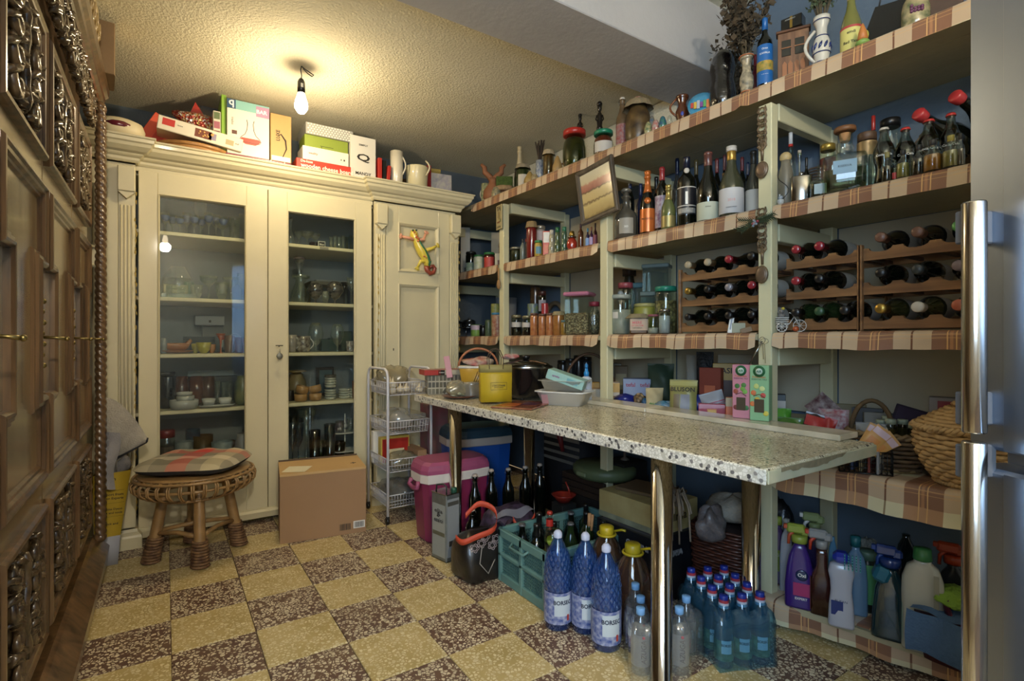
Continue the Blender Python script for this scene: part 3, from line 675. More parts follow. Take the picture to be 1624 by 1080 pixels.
def vessel(name,label,cat,x,y,z,r,h,kind,body,cap=None,lab=None,txt=None,fill=None,group=None,rz=None,seg=18,sx=1.,extra=None,rot=None,wob=None):
    """bottle, jar, glass...: body (> cap, paper label, lettering, contents)"""
    prof,zc = KP[kind]; prof = list(prof)
    p = [(rr*r,zz*h) for rr,zz in prof]
    t = thing(name,label,cat,(x,y,z),face(x,y) if rz is None else rz,group,rot)
    open_ = kind in ('goblet','coupe','tumbler','flute','bowl','trumpet','globe','pitcher','carafe','cup','vase','tub')
    if open_: g = G().lathe(p+[(max(.0005,p[-1][0]-.0018),p[-1][1]),(max(.0005,p[-1][0]-.0025),p[-1][1]-.1*h)]+([(p[-2][0]*.9,p[-2][1]+.01*h),(.0005,p[-2][1]*.6+.4*p[min(2,len(p)-1)][1])] if kind in ('cup','bowl','tumbler') else []),seg,(0,0,0),None,1,sx,wob,cap=True)
    else: g = G().lathe([(.0005,0)]+p,seg,(0,0,0),None,1,sx,wob)
    g.obj({'can': 'can_body','pear': 'gourd'}.get(kind,'body'),body,t)
    if fill:                                   # (material, fraction)
        fz = fill[1]; q = [(.0005,.004)]+[(rr*r*.93,max(.004,zz*h)) for rr,zz in prof if zz < fz]+[(rfn(prof,fz)*r*.93,fz*h),(.0005,fz*h)]
        G().lathe(q,seg,(0,0,0),None,1,sx).obj('contents',fill[0],t)
    if cap:
        ct,cm = cap[0],cap[1]; nr = rfn(prof,min(.93,zc+.03))*r
        if ct == 'foil':
            q = [(rfn(prof,zc)*r+.0008,zc*h)]+[(rr*r+.0008,zz*h+(.0008 if zz > .99 else 0)) for rr,zz in prof if zz > zc]+[(.0005,h+.001)]
            G().lathe(q,seg,(0,0,0),None,1,sx).obj('capsule',cm,t)
        elif ct == 'screw': G().lathe([(nr*1.02,zc*h),(nr*1.15,zc*h+.001),(nr*1.15,h-.001),(nr*1.08,h),(.0005,h)],seg).obj('screw_cap',cm,t)
        elif ct == 'lid': zc = min(zc,.9); G().lathe([(r*.86,zc*h),(r*1.0 if kind == 'can' else r*.97,zc*h),(r*1.01 if kind == 'can' else r*.97,h-.002),(r*.90,h+.001),(.0005,h+.001)],seg,(0,0,0),None,1,sx).obj('lid',cm,t)
        elif ct == 'cloth':
            g = G().surf(lambda u,v: (lambda a,q: (cos(a)*q[0],sin(a)*q[0],q[1]))(2*pi*u,((r*.0+r*.9*v/.5,h*(1+.0)) if v <= .5 else (r*(.9+.28*(v-.5)*2*(1+.18*sin(u*2*pi*9))),h-(.16*h+.0)*(v-.5)*2))),37,7)
            g.obj('cloth_cover',cm,t); G().tube([(r*.98*cos(a*pi/8),r*.98*sin(a*pi/8),h*.93) for a in range(16)],.0014,5,True).obj('string',CORK,t)
        elif ct == 'cork': G().lathe([(nr*.8,h*.96),(nr*.9,h*1.05),(.0005,h*1.05)],12).obj('cork',cm,t)
        elif ct == 'crown': G().lathe([(nr*1.25,h*.955),(nr*1.25,h*.975),(nr*1.02,h),(.0005,h+.001)],16).obj('crown_cap',cm,t)
        elif ct == 'knob': G().lathe([(nr*.7,h*.94),(nr*.9,h),(nr*1.5,h*1.0),(nr*1.6,h*1.04),(nr*1.2,h*1.07),(.0005,h*1.08)],16).obj('stopper',cm,t)
        elif ct == 'swing':
            G().lathe([(nr*1.05,h*.985),(nr*1.15,h*1.01),(nr*.9,h*1.035),(.0005,h*1.04)],14).obj('porcelain_stopper',cm,t)
            g = G()
            for s_ in (-1,1): g.tube([(s_*nr*1.1,0,h*.90),(s_*nr*1.5,-nr*.4,h*.93),(s_*nr*1.15,0,h*1.0)],.0012,5)
            g.tube([(nr*1.1*cos(a*pi/8),nr*1.1*sin(a*pi/8),h*.90) for a in range(16)],.001,4,True); g.obj('wire_bail',STEEL,t)
    if lab:                                    # (z0, z1 fractions, material, arc)
        z0,z1,lm = lab[:3]; R = max(rfn(prof,q)*r for q in (z0,(z0+z1)/2,z1))
        if sx == 1.: band(R,z0*h,z1*h,lm,t,arc=lab[3] if len(lab) > 3 else 105)
        else: G().box(0,-R*sx-.0006,(z0+z1)/2*h,R*1.2,.001,(z1-z0)*h).obj('paper_label',lm,t)
        if txt:
            for q in (txt if isinstance(txt[0],tuple) else (txt,)):   # (string, width fraction of r, height fraction, material)
                if sx == 1.: text(q[0],q[1]*r,q[3],t,(0,0,q[2]*h),R=R+.0012,bold=.02)
                else: text(q[0],q[1]*r,q[3],t,(0,-R*sx-.0014,q[2]*h),bold=.02)
    elif txt:
        for q in (txt if isinstance(txt[0],tuple) else (txt,)): text(q[0],q[1]*r,q[3],t,(0,0,q[2]*h),R=rfn(prof,q[2])*r+.0012,bold=.02)
    if extra: extra(t,r,h)
    return t
def handle_c(t,r,z0,z1,out,mat,rad=.004,ang=0.,name='handle'):
    pts = [(r*.95+out*sin(pi*i/8),0,z0+(z1-z0)*i/8) for i in range(9)]
    return G().tube(pts,rad,7,T=Matrix.Rotation(ang,4,'Z')).obj(name,mat,t)
LVZ = {'S1': 2.084,'S2': 1.602,'S3': 1.112,'S4': .742,'B4': .630,'S5': .104}
def sv(lvl,u,w,vt,label,cat,name,kind,body,cap=None,X=2.03,**k):
    """a thing on a shelf of the right wall: u = sight line, w = apparent width, vt = apparent top"""
    x,y,Z = atX(u,X); z0 = LVZ[lvl]; r = w*Z/F/2; h = zh(vt,Z)-z0
    return vessel(name,label,cat,x,y,z0,r,max(h,.02),kind,body,cap,**k)
def cv(z0,u,w,vt,label,cat,name,kind,body,cap=None,Y=3.55,**k):
    x,y,Z = atY(u,Y); r = w*Z/F/2; h = zh(vt,Z)-z0
    return vessel(name,label,cat,x,y,z0,r,max(h,.02),kind,body,cap,**k)
def prn(t,w,d,h,items):
    """flat prints on a carton: (face, u, v, w, h, material) in fractions; ('T', ...) for text"""
    for it in items:
        if it[0] == 'txt':
            _,fc,u,v,ww,s,m = it[:7]; hh = it[7] if len(it) > 7 else None; rr = it[8] if len(it) > 8 else 0
            if fc == 'F': text(s,ww*w,m,t,((u-.5)*w,-d/2-.0016,v*h),(pi/2,-rr,0),bold=.02,h=hh)
            elif fc == 'L': text(s,ww*d,m,t,(-w/2-.0016,(.5-u)*d,v*h),(pi/2,0,-pi/2),bold=.02,h=hh)
            elif fc == 'R': text(s,ww*d,m,t,(w/2+.0016,(u-.5)*d,v*h),(pi/2,0,pi/2),bold=.02,h=hh)
            else: text(s,ww*w,m,t,((u-.5)*w,(v-.5)*d,h+.0016),(0,0,rr),bold=.02,h=hh)
            continue
        fc,u,v,ww,hh,m = it[:6]; e = .0005+.0002*(it[6] if len(it) > 6 else 0)
        if fc == 'F': G().box((u-.5)*w,-d/2-e,v*h,ww*w,.0008,hh*h).obj('print_panel',m,t)
        elif fc == 'L': G().box(-w/2-e,(.5-u)*d,v*h,.0008,ww*d,hh*h).obj('print_panel',m,t)
        elif fc == 'R': G().box(w/2+e,(u-.5)*d,v*h,.0008,ww*d,hh*h).obj('print_panel',m,t)
        else: G().box((u-.5)*w,(v-.5)*d,h+e,ww*w,hh*d,.0008).obj('print_panel',m,t)
def carton(name,label,cat,x,y,z,w,d,h,rz,mat,items=(),rot=None,b=.002,group=None,lid=None):
    t = thing(name,label,cat,(x,y,z),rz,group,rot)
    G().box(0,0,h/2,w,d,h,b).obj('box_body',mat,t)
    if lid: G().box(0,0,h-lid[0]/2,w+.004,d+.004,lid[0]+.002,b).obj('lid',lid[1],t)
    prn(t,w,d,h,items); return t
def sbox(lvl,u,w,vt,dpt,label,cat,name,mat,items=(),X=2.03,rz=None,z0=None,b=.002,lean=0,lid=None):
    x,y,Z = atX(u,X); z0 = LVZ[lvl] if z0 is None else z0; h = max(.01,zh(vt,Z)-z0)
    rz = face(x,y) if rz is None else rz
    return carton(name,label,cat,x,y,z0,w*Z/F,dpt,h,rz,mat,items,(lean,0,rz) if lean else None,b,lid=lid)
def pouch(name,label,cat,x,y,z,w,h,d,rz,mat,items=(),rot=None,crimp=.12,waves=1.,parts=None):
    """a soft filled packet: flat sealed top, bulging body"""
    t = thing(name,label,cat,(x,y,z),rz,None,rot); g = G(); ph = (x*37+y*11) % 6
    def fn(s_):
        def f(a,b):
            th = d/2*(sin(pi*a)**.5 if 0 < a < 1 else 0)*(1-max(0,(b-.55)/.45)**1.5)*(.75+.25*min(1,b*6))
            wv = .06*d*waves*(sin(a*9+ph+b*5)+.6*sin(b*13+a*4))
            return ((a-.5)*w*(1-.05*sin(pi*b)),s_*(th+.0006)+wv,b*h)
        return f
    g.surf(fn(-1),13,11); k = G().surf(fn(1),13,11); g.add(k.v,[tuple(reversed(q)) for q in k.f],True); g.obj('packet',mat,t)
    G().box(0,0,h*.985,w*.99,.003,h*.05).obj('sealed_edge',mat,t)
    for it in items:
        if it[0] == 'txt': text(it[3],it[4]*w,it[5],t,((it[1]-.5)*w,-d/2*.93-.003-.05*d,it[2]*h),bold=.02,h=it[6] if len(it) > 6 else None)
        else:
            u,v,ww,hh,m = it[:5]; G().surf(lambda a,b: ((u-.5+(a-.5)*ww)*w,fn(-1)(min(.97,max(.03,u+(a-.5)*ww)),v+(b-.5)*hh)[1]-.0012,(v+(b-.5)*hh)*h),7,6).obj('print_panel',m,t)
    return t
def weave(g,r0,r1,z0,z1,rows,n,amp,rad,sx=1.,sy=1.,prof=None):
    """basket wall woven of bent withies"""
    for q in range(rows):
        f = q/(rows-1) if rows > 1 else 0; R = prof(f) if prof else r0+(r1-r0)*f; z = z0+(z1-z0)*f; m = n*4
        g.tube([((R+amp*cos(n*2*pi*i/m+pi*(q % 2)))*cos(2*pi*i/m)*sx,(R+amp*cos(n*2*pi*i/m+pi*(q % 2)))*sin(2*pi*i/m)*sy,z) for i in range(m)],rad,5,True)
    return g
def braid(g,R,z,rad,sx=1.,sy=1.,n=28,T=None):
    for ph in (0,pi):
        m = n*4; g.tube([((R+rad*.7*cos(n*2*pi*i/m+ph))*cos(2*pi*i/m)*sx,(R+rad*.7*cos(n*2*pi*i/m+ph))*sin(2*pi*i/m)*sy,z+rad*.7*sin(n*2*pi*i/m+ph)) for i in range(m)],rad*.62,5,True,T)
    return g
WICK = M('9a7a4c',.6,noise=(30,.35),name='wicker'); WICKD = M('5a3c22',.6,noise=(30,.4),name='dark_wicker'); RATT = M('a38052',.4,coat=.2,noise=(20,.35),name='rattan')
# ================================================================== BULB
bl = thing('pendant_bulb','bare lit bulb hanging on a short black cable from the ceiling','lamp',(BULB[0],BULB[1],ZR))
dz = BULB[2]-ZR
G().lathe([(.0005,dz-.045),(.018,dz-.040),(.032,dz-.018),(.034,dz-.002),(.031,dz+.016),(.022,dz+.045),(.017,dz+.062),(.0005,dz+.064)],24).obj('bulb_glass',M('ffe9c4',.3,emis=14),bl)
G().lathe([(.0005,dz+.062),(.019,dz+.064),(.0195,dz+.09),(.0185,dz+.12),(.012,dz+.135),(.004,dz+.142),(.0005,dz+.142)],20).obj('lamp_holder',BLACK,bl)
G().box(.0,-.019,dz+.098,.012,.002,.02).obj('holder_sticker',WHITE,bl)
G().tube([(0,0,dz+.14),(.002,0,-.05),(-.003,.0,-.02),(0,0,-.001),(.02,.01,-.006),(.045,.005,-.02),(.06,-.01,-.035),(.05,-.02,-.05),(.03,-.01,-.035),(.01,0,-.012)],.0028,6).obj('cable',BLACK,bl)
b2 = copy_tree(bl); b2.location = (BULB2[0],BULB2[1],ZF); b2['label'] = 'second bare bulb near the window behind the viewer'
for c in b2.children:
    if c.name.startswith('bulb'): c.location = (0,0,BULB2[2]-ZF-dz)
    if c.name.startswith('lamp') or c.name.startswith('holder'): c.location = (0,0,BULB2[2]-ZF-dz)
    if c.name.startswith('cable'): c.scale = (1,1,(ZF-BULB2[2]-.13)/(ZR-BULB[2]-.13))
# ================================================================== STOOL
sx_,sy_ = .13,3.085
st = thing('rattan_stool','round rattan stool with rope-bound feet in front of the cupboard','stool',(sx_,sy_,0))
g = G(); n = 34
for i in range(n):
    a = 2*pi*i/n; pr = [(.20,.425),(.245,.42),(.272,.395),(.268,.365),(.235,.335),(.17,.315)]
    for da in (-.018,.018): g.tube([(r*cos(a+da),r*sin(a+da),z) for r,z in pr],.0045,5)
g.obj('rib',RATT,st)
for R,z,nm in ((.262,.415,'upper_ring'),(.262,.377,'middle_ring'),(.18,.315,'lower_ring')):
    G().tube([(R*cos(a*pi/24),R*sin(a*pi/24),z) for a in range(48)],.007,6,True).obj(nm,RATT,st)
G().lathe([(.0005,.418),(.24,.418),(.25,.424),(.24,.43),(.0005,.43)],32).obj('seat_disc',RATT,st)
feet = [(-.19,-.005),(.009,-.20),(.197,.01),(-.01,.195)]; ROPE = M('4a2e20',.7,noise=(40,.5,'8a6a48'))
for fx_,fy_ in feet:
    tx,ty = fx_*.62,fy_*.62
    lg = G().tube([(tx+(fx_-tx)*q,ty+(fy_-ty)*q,.42*(1-q)+.01) for q in (0,.25,.5,.75,1)],[.022,.024,.025,.026,.027],12).obj('leg',RATT,st)
    pts = []; N = 9
    for k in range(N*12+1):
        f = k/(N*12); zz = .12*(1-f)+.008; q = 1-zz/.42; cxp,cyp = tx+(fx_-tx)*q,ty+(fy_-ty)*q; R = .029+.008*f
        pts.append((cxp+R*cos(k*pi/6),cyp+R*sin(k*pi/6),zz))
    G().tube(pts,.0075,5).obj('rope_binding',ROPE,lg)
g = G()
for a,b in ((0,2),(1,3),(0,1),(2,1)):
    k = .91; z = .15 if a in (0,2) and b in (2,) else .14
    g.tube([(feet[a][0]*k,feet[a][1]*k,z),((feet[a][0]+feet[b][0])*.5*k*.95,(feet[a][1]+feet[b][1])*.5*k*.95,z+.012),(feet[b][0]*k,feet[b][1]*k,z)],.011,8)
g.obj('stretcher',RATT,st)
# cushion
m,n_,l_ = newmat('check_cushion'); b_ = n_['Principled BSDF']; tc = n_.new('ShaderNodeTexCoord'); sp = n_.new('ShaderNodeSeparateXYZ'); l_.new(tc.outputs['Object'],sp.inputs[0])
fx_ = mth(n_,l_,'FRACT',mth(n_,l_,'MULTIPLY_ADD',sp.outputs[0],2.6,.52)); fy_ = mth(n_,l_,'FRACT',mth(n_,l_,'MULTIPLY_ADD',sp.outputs[1],2.9,.30))
A_ = ramp(n_,l_,fx_,[(0,hx('9b927c')),(.2,hx('6f6a5c')),(.4,hx('b8352f')),(.63,hx('8d8472')),(.8,hx('c4b795')),(.999,hx('59554f'))],True)
B_ = ramp(n_,l_,fy_,[(0,hx('bdb3a0')),(.18,hx('6b675d')),(.42,hx('b04038')),(.60,hx('9e957e')),(.8,hx('74705f')),(.999,hx('b8ad98'))],True)
l_.new(mixc(n_,l_,.5,A_,B_),b_.inputs['Base Color']); b_.inputs['Roughness'].default_value = .9
cu = thing('seat_cushion','tufted red, grey and cream checked cushion lying on the rattan stool','cushion',(sx_+.0,sy_-.01,.434),radians(-27))
def cq(a,b,sg):
    x,y = (a-.5)*2,(b-.5)*2; mm = max(abs(x),abs(y),1e-6); k = mm/((abs(x)**5+abs(y)**5)**.2+1e-9); q = max(0,1-mm**5)**.5
    tf = .010*cos(x*pi*1.5)**2*cos(y*pi*1.5)**2 if sg > 0 else 0
    return (x*.225*(.93+.07*k)*k,y*.205*(.93+.07*k)*k,.036+sg*(.034 if sg > 0 else .034)*q+tf*q+.003*sin(a*14)*sin(b*11)*q)
G().surf(lambda a,b: cq(a,b,1),27,25).obj('cushion_top',m,cu)
k = G().surf(lambda a,b: cq(a,b,-1),27,25); g = G(); g.add(k.v,[tuple(reversed(q)) for q in k.f],True); g.obj('cushion_underside',M('33353a',.9),cu)
# ================================================================== CARDBOARD BOX
kb = M('9c7a58',.8,noise=(3,.08),bump=(60,.05),name='cardboard')
p0 = (.505,2.982); p1 = (.947,2.917); an = atan2(p1[1]-p0[1],p1[0]-p0[0]); wd = sqrt((p1[0]-p0[0])**2+(p1[1]-p0[1])**2); dp = .34
bx = thing('cardboard_box','large brown cardboard box standing against the right glass door','box',((p0[0]+p1[0])/2-sin(an)*dp/2,(p0[1]+p1[1])/2+cos(an)*dp/2,0),an)
G().box(0,0,.183,wd,dp,.366,.0015).obj('box_body',kb,bx)
G().box(0,-.01,.3672,wd,dp-.02,.0016).box(0,-dp/2-.0008,.362,wd,.0016,.012).obj('top_flap',M('c39f6a',.75,noise=(3,.08)),bx)
G().box(0,dp/2-.005,.371,wd,.006,.008).obj('flap_edge',M('5b4a38',.8),bx)
def barcode(x,z,w,h,paper=True):
    if paper: G().box(x,-dp/2-.0008,z,w*1.25,.001,h*1.35).obj('barcode_label',M('ddd9d0',.6),bx)
    g = G(); random.seed(4); q = -w/2
    while q < w/2: ww = random.choice((.0012,.002,.003)); g.box(x+q,-dp/2-.0018,z,ww,.0006,h); q += ww+random.choice((.0012,.002))
    g.obj('barcode',INK,bx)
barcode(wd/2-.115,.043,.055,.035,False); barcode(wd/2-.038,.048,.05,.03)
g = G().add([(-.215,-.12,.3695),(-.10,-.16,.3695),(-.05,-.04,.371),(-.17,.0,.371)],[(0,1,2,3)])
o = g.obj('paper_sheet',M('d8cfb0',.8)); o.parent = None; o.location = bx.location; o.rotation_euler = bx.rotation_euler; tag(o,'loose cream paper sheet lying on the cardboard box','paper')
G().box(.17,-.05,.3685,.03,.008,.001).box(.17,-.05,.3685,.006,.03,.001).obj('printed_mark',INK,bx)
# ================================================================== WIRE TROLLEY
wm = M('c9c8cc',.35,.0,coat=.4,name='white_wire'); cx0,cx1,cy0,cy1 = 1.085,1.36,2.945,3.295
tr = thing('wire_trolley','white four-tier wire basket trolley on castors beside the table','trolley',((cx0+cx1)/2,(cy0+cy1)/2,0)); A = (cx1-cx0)/2; B = (cy1-cy0)/2
for sxx in (-1,1):
    G().tube([(sxx*A,-B,.05),(sxx*A,-B,.86),(sxx*A,-B+.015,.895),(sxx*A,-B+.05,.91),(sxx*A,B-.05,.91),(sxx*A,B-.015,.895),(sxx*A,B,.86),(sxx*A,B,.05)],.0085,8).obj('side_frame',wm,tr)
for z in (.755,.525,.30,.09):
    g = G(); h = .075; a,b = A-.01,B-.01
    for zz,k,rr in ((z+h,1,.0035),(z+h*.5,.985,.0016),(z,.95,.0025)): g.tube([(-a*k,-b*k,zz),(a*k,-b*k,zz),(a*k,b*k,zz),(-a*k,b*k,zz)],rr,5,True)
    for i in range(15):
        x = -a*.95+2*a*.95*i/14; g.tube([(x*1.05,-b,z+h),(x,-b*.95,z),(x,b*.95,z),(x*1.05,b,z+h)],.0014,4)
    for i in range(21):
        y = -b*.95+2*b*.95*i/20; g.tube([(-a,y*1.05,z+h),(-a*.95,y,z)],.0014,4).tube([(a,y*1.05,z+h),(a*.95,y,z)],.0014,4)
    for q in range(3): g.tube([(-a*.9,-b*.6+b*.6*q,z-.002),(a*.9,-b*.6+b*.6*q,z-.002)],.002,4)
    g.obj('wire_basket',wm,tr)
for sxx in (-1,1):
    for syy in (-1,1):
        c = G().lathe([(.0005,-.009),(.019,-.009),(.021,-.005),(.021,.005),(.019,.009),(.0005,.009)],16,(0,0,0),Matrix.Translation((sxx*A,syy*B+.008,.0215)) @ Matrix.Rotation(pi/2,4,'Y')).obj('castor',BLACK,tr)
        G().box(sxx*A,syy*B,.042,.02,.022,.016,.003).obj('castor_fork',M('2a2a2c',.4),c)
def blob(name,label,cat,x,y,z,sx,sy,sz,mat,seed=1,amp=.18,rz=0,n=15,kind=None,parts=None):
    rnd = random.Random(seed); c = [(rnd.uniform(1,5),rnd.uniform(0,6)) for _ in range(6)]
    def fn(a,b):
        th,ph = 2*pi*a,pi*b; k = 1+amp*sin(c[0][0]*th//1*0+3*th+c[0][1])*sin(ph*2+c[1][1])+amp*.6*sin(5*th+c[2][1]+ph*4)*sin(ph)
        q = -cos(ph); return (sx*k*sin(ph)*cos(th),sy*k*sin(ph)*sin(th),max(0,sz*(.5+.5*q*k if q > 0 else .5+.5*q)))
    t = thing(name,label,cat,(x,y,z),rz); G().surf(fn,n+4,n).obj(parts or 'bag',mat,t); return t
plas = glass('e8e8e2',1.6,.12,1,.25); 
tx,ty = tr.location.x,tr.location.y
blob('clear_bag','crumpled clear bag on the top tier of the wire trolley','bag',tx-.03,ty+.07,.76,.10,.12,.16,glass('dcd6c4',1.7,.2,1,.4,'c8bea0'),3,.25)
random.seed(8)
gar = M('d0c4a8',.6,noise=(20,.15))
for i in range(9):
    x,y = tx-.02+random.uniform(-.085,.10),ty-.15+random.uniform(-.02,.17)
    t = thing('garlic_bulb','white garlic bulb in the top tier of the wire trolley','garlic',(x,y,.762+(.035 if i > 6 else 0)),i,'garlic bulbs in the trolley top tier')
    G().lathe([(.008,0),(.022,.006),(.027,.018),(.018,.032),(.006,.04),(.004,.055),(.0005,.056)],14,wob=lambda a,z: 1+.06*cos(8*a)).obj('bulb',gar,t)
    G().tube([(0,0,.05),(.003,0,.065)],.002,5).obj('stalk',gar,t)
blob('wrapped_package','clear wrapped package in the second tier of the wire trolley','package',tx-.03,ty-.04,.53,.08,.12,.13,glass('dfe0dc',1.8,.15,1,.35),5,.15)
carton('clear_tray','clear plastic tray lying across the second tier of the trolley','tray',tx+.03,ty+.03,.60,.20,.30,.03,0,plas)
carton('red_food_box','red and yellow picture box standing in the third tier of the trolley','box',tx-.01,ty+.06,.304,.19,.05,.17,.0,M('b8a24a',.5),[('F',.5,.5,.9,.86,RED),('F',.5,.35,.6,.4,M('d8c8a0',.5),1)])
blob('grocery_bag','clear bag of groceries in the third tier of the trolley','bag',tx-.02,ty-.10,.304,.10,.07,.10,glass('d8d2b8',1.8,.15,1,.5,'b0ac94'),9,.2)
carton('white_carton','white flat carton behind the red picture box in the trolley','box',tx-.04,ty+.14,.304,.17,.04,.20,0,WHITE)
carton('brown_carton','open brown carton in the third tier right of the red picture box','box',tx+.10,ty-.02,.304,.06,.22,.10,0,kb)
blob('plastic_bag','see-through bag of packets in the lowest trolley tier','bag',tx,ty,.094,.11,.15,.12,glass('d9dee0',1.7,.15,1,.4,'a8a8a4'),12,.2)
# ================================================================== COOLERS, TIN
def cooler(label,x,y,w,d,h,rz,body,bandm,lidm,base=0,lidh=.06):
    t = thing('cooler_box',label,'cooler',(x,y,base),rz); hb = h-.10
    def ring(s_,z): return [(sx*w/2*s_,sy*d/2*s_,z) for sx,sy in ((-1,-1),(1,-1),(1,1),(-1,1))]
    def fr(secs,name,m):
        g = G(); vs = []; fs = []; N = 20
        def rr(s_,z,e):
            out = []
            for q in range(N):
                a = 2*pi*(q+.5)/N; c,s2 = cos(a),sin(a); k = (abs(c)**6+abs(s2)**6)**(-1/6); out.append((w/2*s_*c*k,d/2*s_*s2*k,z))
            return out
        for s_,z in secs: vs += rr(s_,z,0)
        for i in range(len(secs)-1): fs += [(i*N+j,i*N+(j+1) % N,(i+1)*N+(j+1) % N,(i+1)*N+j) for j in range(N)]
        fs += [tuple(range(N-1,-1,-1)),tuple(range((len(secs)-1)*N,len(secs)*N))]
        g.add(vs,fs); return g.obj(name,m,t)
    fr([(.80,0),(.84,.01),(.95,hb)],'tub',body); fr([(.97,hb),(1,hb+.004),(1,hb+.045),(.97,hb+.05)],'white_rim',bandm)
    fr([(1,hb+.05),(1.0,hb+.07),(.95,hb+.05+lidh*.75),(.85,hb+.05+lidh)],'lid',lidm)
    return t
mag = M('7c284c',.38,coat=.2,name='magenta_plastic'); magl = M('964a6a',.4,name='pink_plastic')
ck = cooler('magenta and white plastic cooler box under the left end of the table',1.335,2.635,.42,.25,.42,0,mag,M('d0c8c0',.4),magl)
G().tube([(-.215,-.05,.33),(-.225,-.06,.30),(-.225,.0,.29),(-.225,.05,.30),(-.215,.04,.33)],.012,8).obj('handle',magl,ck)
ck2 = cooler('blue cooler box with grey band and dark lid, behind the magenta one',1.66,2.92,.44,.30,.53,-.15,M('1f4f9c',.35,coat=.2),M('b9a99c',.4),M('26404e',.4),.0)
m_tin = M('7d8280',.32,.55,noise=(30,.25),name='tin_plate')
tn = carton('oil_tin','tall grey olive oil tin with green cap in front of the magenta cooler','tin',1.162,2.345,0,.125,.085,.325,radians(-30)*0+atan2(2.387-2.283,1.094-1.153)+pi-pi,m_tin) if 0 else None
an = atan2(2.297-2.283,1.23-1.153); tn = thing('oil_tin','tall grey olive oil tin with green cap in front of the magenta cooler','tin',(1.163,2.348,0),radians(12))
w,d,h = .075,.118,.328; w = .085
G().box(0,0,h/2,w,d,h,.004).obj('tin_body',m_tin,tn)
for z_ in (h-.001,.003): G().box(0,0,z_,w+.004,d+.004,.006,.002).obj('tin_rim',STEEL,tn)
G().lathe([(.015,h),(.015,h+.022),(.012,h+.025),(.0005,h+.025)],16,(.02,-.04,0)).obj('screw_cap',M('1f4f3c',.4),tn)
G().tube([(-.02,.05,h),(-.02,.045,h+.03),(-.015,.0,h+.04),(-.01,-.02,h+.03),(-.01,-.02,h)],.004,6).obj('handle',M('26352e',.4),tn)
prn(tn,w,d,h,[('L',.5,.45,.86,.78,M('8d918c',.5)),('L',.5,.40,.8,.06,M('5c5a48',.5),1),('txt','L',.5,.74,.55,'elia',INK,.02),('txt','L',.5,.60,.6,'esaioi',INK,.022),('F',.5,.5,.86,.86,M('888c8e',.5)),('F',.5,.86,.8,.06,M('4c4a42',.5),1),('F',.35,.27,.3,.08,INK,1)])
g = G()
for q in range(7): g.ball(-w/2-.001,.012*cos(q*2.4)*(.4+.1*q),h*.68+.012*sin(q*2.4)*(.4+.1*q),.004,8)
g.obj('olive_emblem',INK,tn)
# ================================================================== SWING-TOP BOTTLES under the table
for i,(u,v,X) in enumerate(((753,755,1.39),(779,747,1.50),(806,745,1.60),(833,742,1.69),(856,738,1.80),(749,806,1.30))):
    x,y,Z = atX(u,X); zt = zh(v,Z); vessel('beer_bottle',('dark swing-top bottle under the table, '+('nearest the oil tin','second from the oil tin, by the magenta cooler','before the blue cooler','right of the blue cooler leg','farthest right of the swing-tops','shortest, low behind the bag strap')[i]),'bottle',x,y,max(0,zt-.30),.034,.30 if zt > .3 else zt-.01,'beer',DK,('swing',M('b8a898',.4)))
# ================================================================== THINGS ON TOP OF THE CUPBOARD
ZC = 2.127
def ct(u0,u1,vt,dpt,label,cat,name,mat,items=(),Y=3.40,z0=ZC,rz=0.,rot=None,lid=None,vb=None,h=None):
    """carton on the cupboard, its front between two sight lines in the plane Y"""
    a = atY(u0,Y); b = atY(u1,Y); w = b[0]-a[0]; Z = (a[2]+b[2])/2; hh = h if h else zh(vt,Z)-z0
    return carton(name,label,cat,(a[0]+b[0])/2,Y+dpt/2,z0,w,dpt,hh,rz,mat,items,rot,lid=lid)
Wp = M('d9d6c8',.4,coat=.2); CRM = M('cfc3a2',.5)
t = thing('oval_container','cream rounded plastic container with maroon oval window, left end of the cupboard top','container',(-.20,3.42,ZC+.01))
G().lathe([(.06,0),(.085,.01),(.09,.05),(.08,.085),(.05,.10),(.0005,.105)],20,sx=1.25,sy=.9).obj('body',CRM,t)
G().ball(.0,-.055,.055,.05,12,.5,1.2,.6).obj('window',M('5e1f2c',.2,coat=.5),t)
carton('gift_box','tilted orange-red box between the cream container and the round trays','box',-.075,3.60,ZC+.04,.15,.18,.17,.2,M('c4482c',.45),[('F',.5,.5,.3,1,M('a83422',.4))],rot=(0,radians(28),.2))
for i in range(2):
    t = thing('round_tray',('lower','upper')[i]+' of two round bamboo trays stacked on the cupboard','tray',(.14,3.545,ZC+.001+.021*i))
    G().lathe([(.0005,0),(.20,0),(.205,.004),(.207,.018),(.200,.018),(.197,.006),(.0005,.006)],40).obj('tray_body',wood('bamboo%d' % i,'8a6238','b88a54',.4,.2,9,0),t)
fo = [('F',.5,.5,.98,.9,M('d8d2c2',.4)),('F',.12,.62,.14,.5,M('b8302a',.4),1),('F',.52,.5,.20,.62,M('6f3a2a',.4),1),('F',.63,.5,.09,.5,M('8f86a0',.4),1),('F',.84,.45,.10,.4,M('a59a78',.5),1),('txt','F',.25,.6,.06,'fondue',INK),('txt','F',.93,.5,.05,'chef',INK)]
t = carton('fondue_box','long white picture box with red logo tilted on the round trays','box',.165,3.48,ZC+.068,.41,.20,.075,0,M('c9c2ae',.5),fo,rot=(0,radians(7),0))
g = G(); random.seed(2)
for q in range(14): g.ball(.02+random.uniform(-.035,.035),-.1015,.037+random.uniform(-.016,.016),random.uniform(.003,.007),6,1,1,.2)
g.obj('food_picture',M('c89a5a',.5),t)
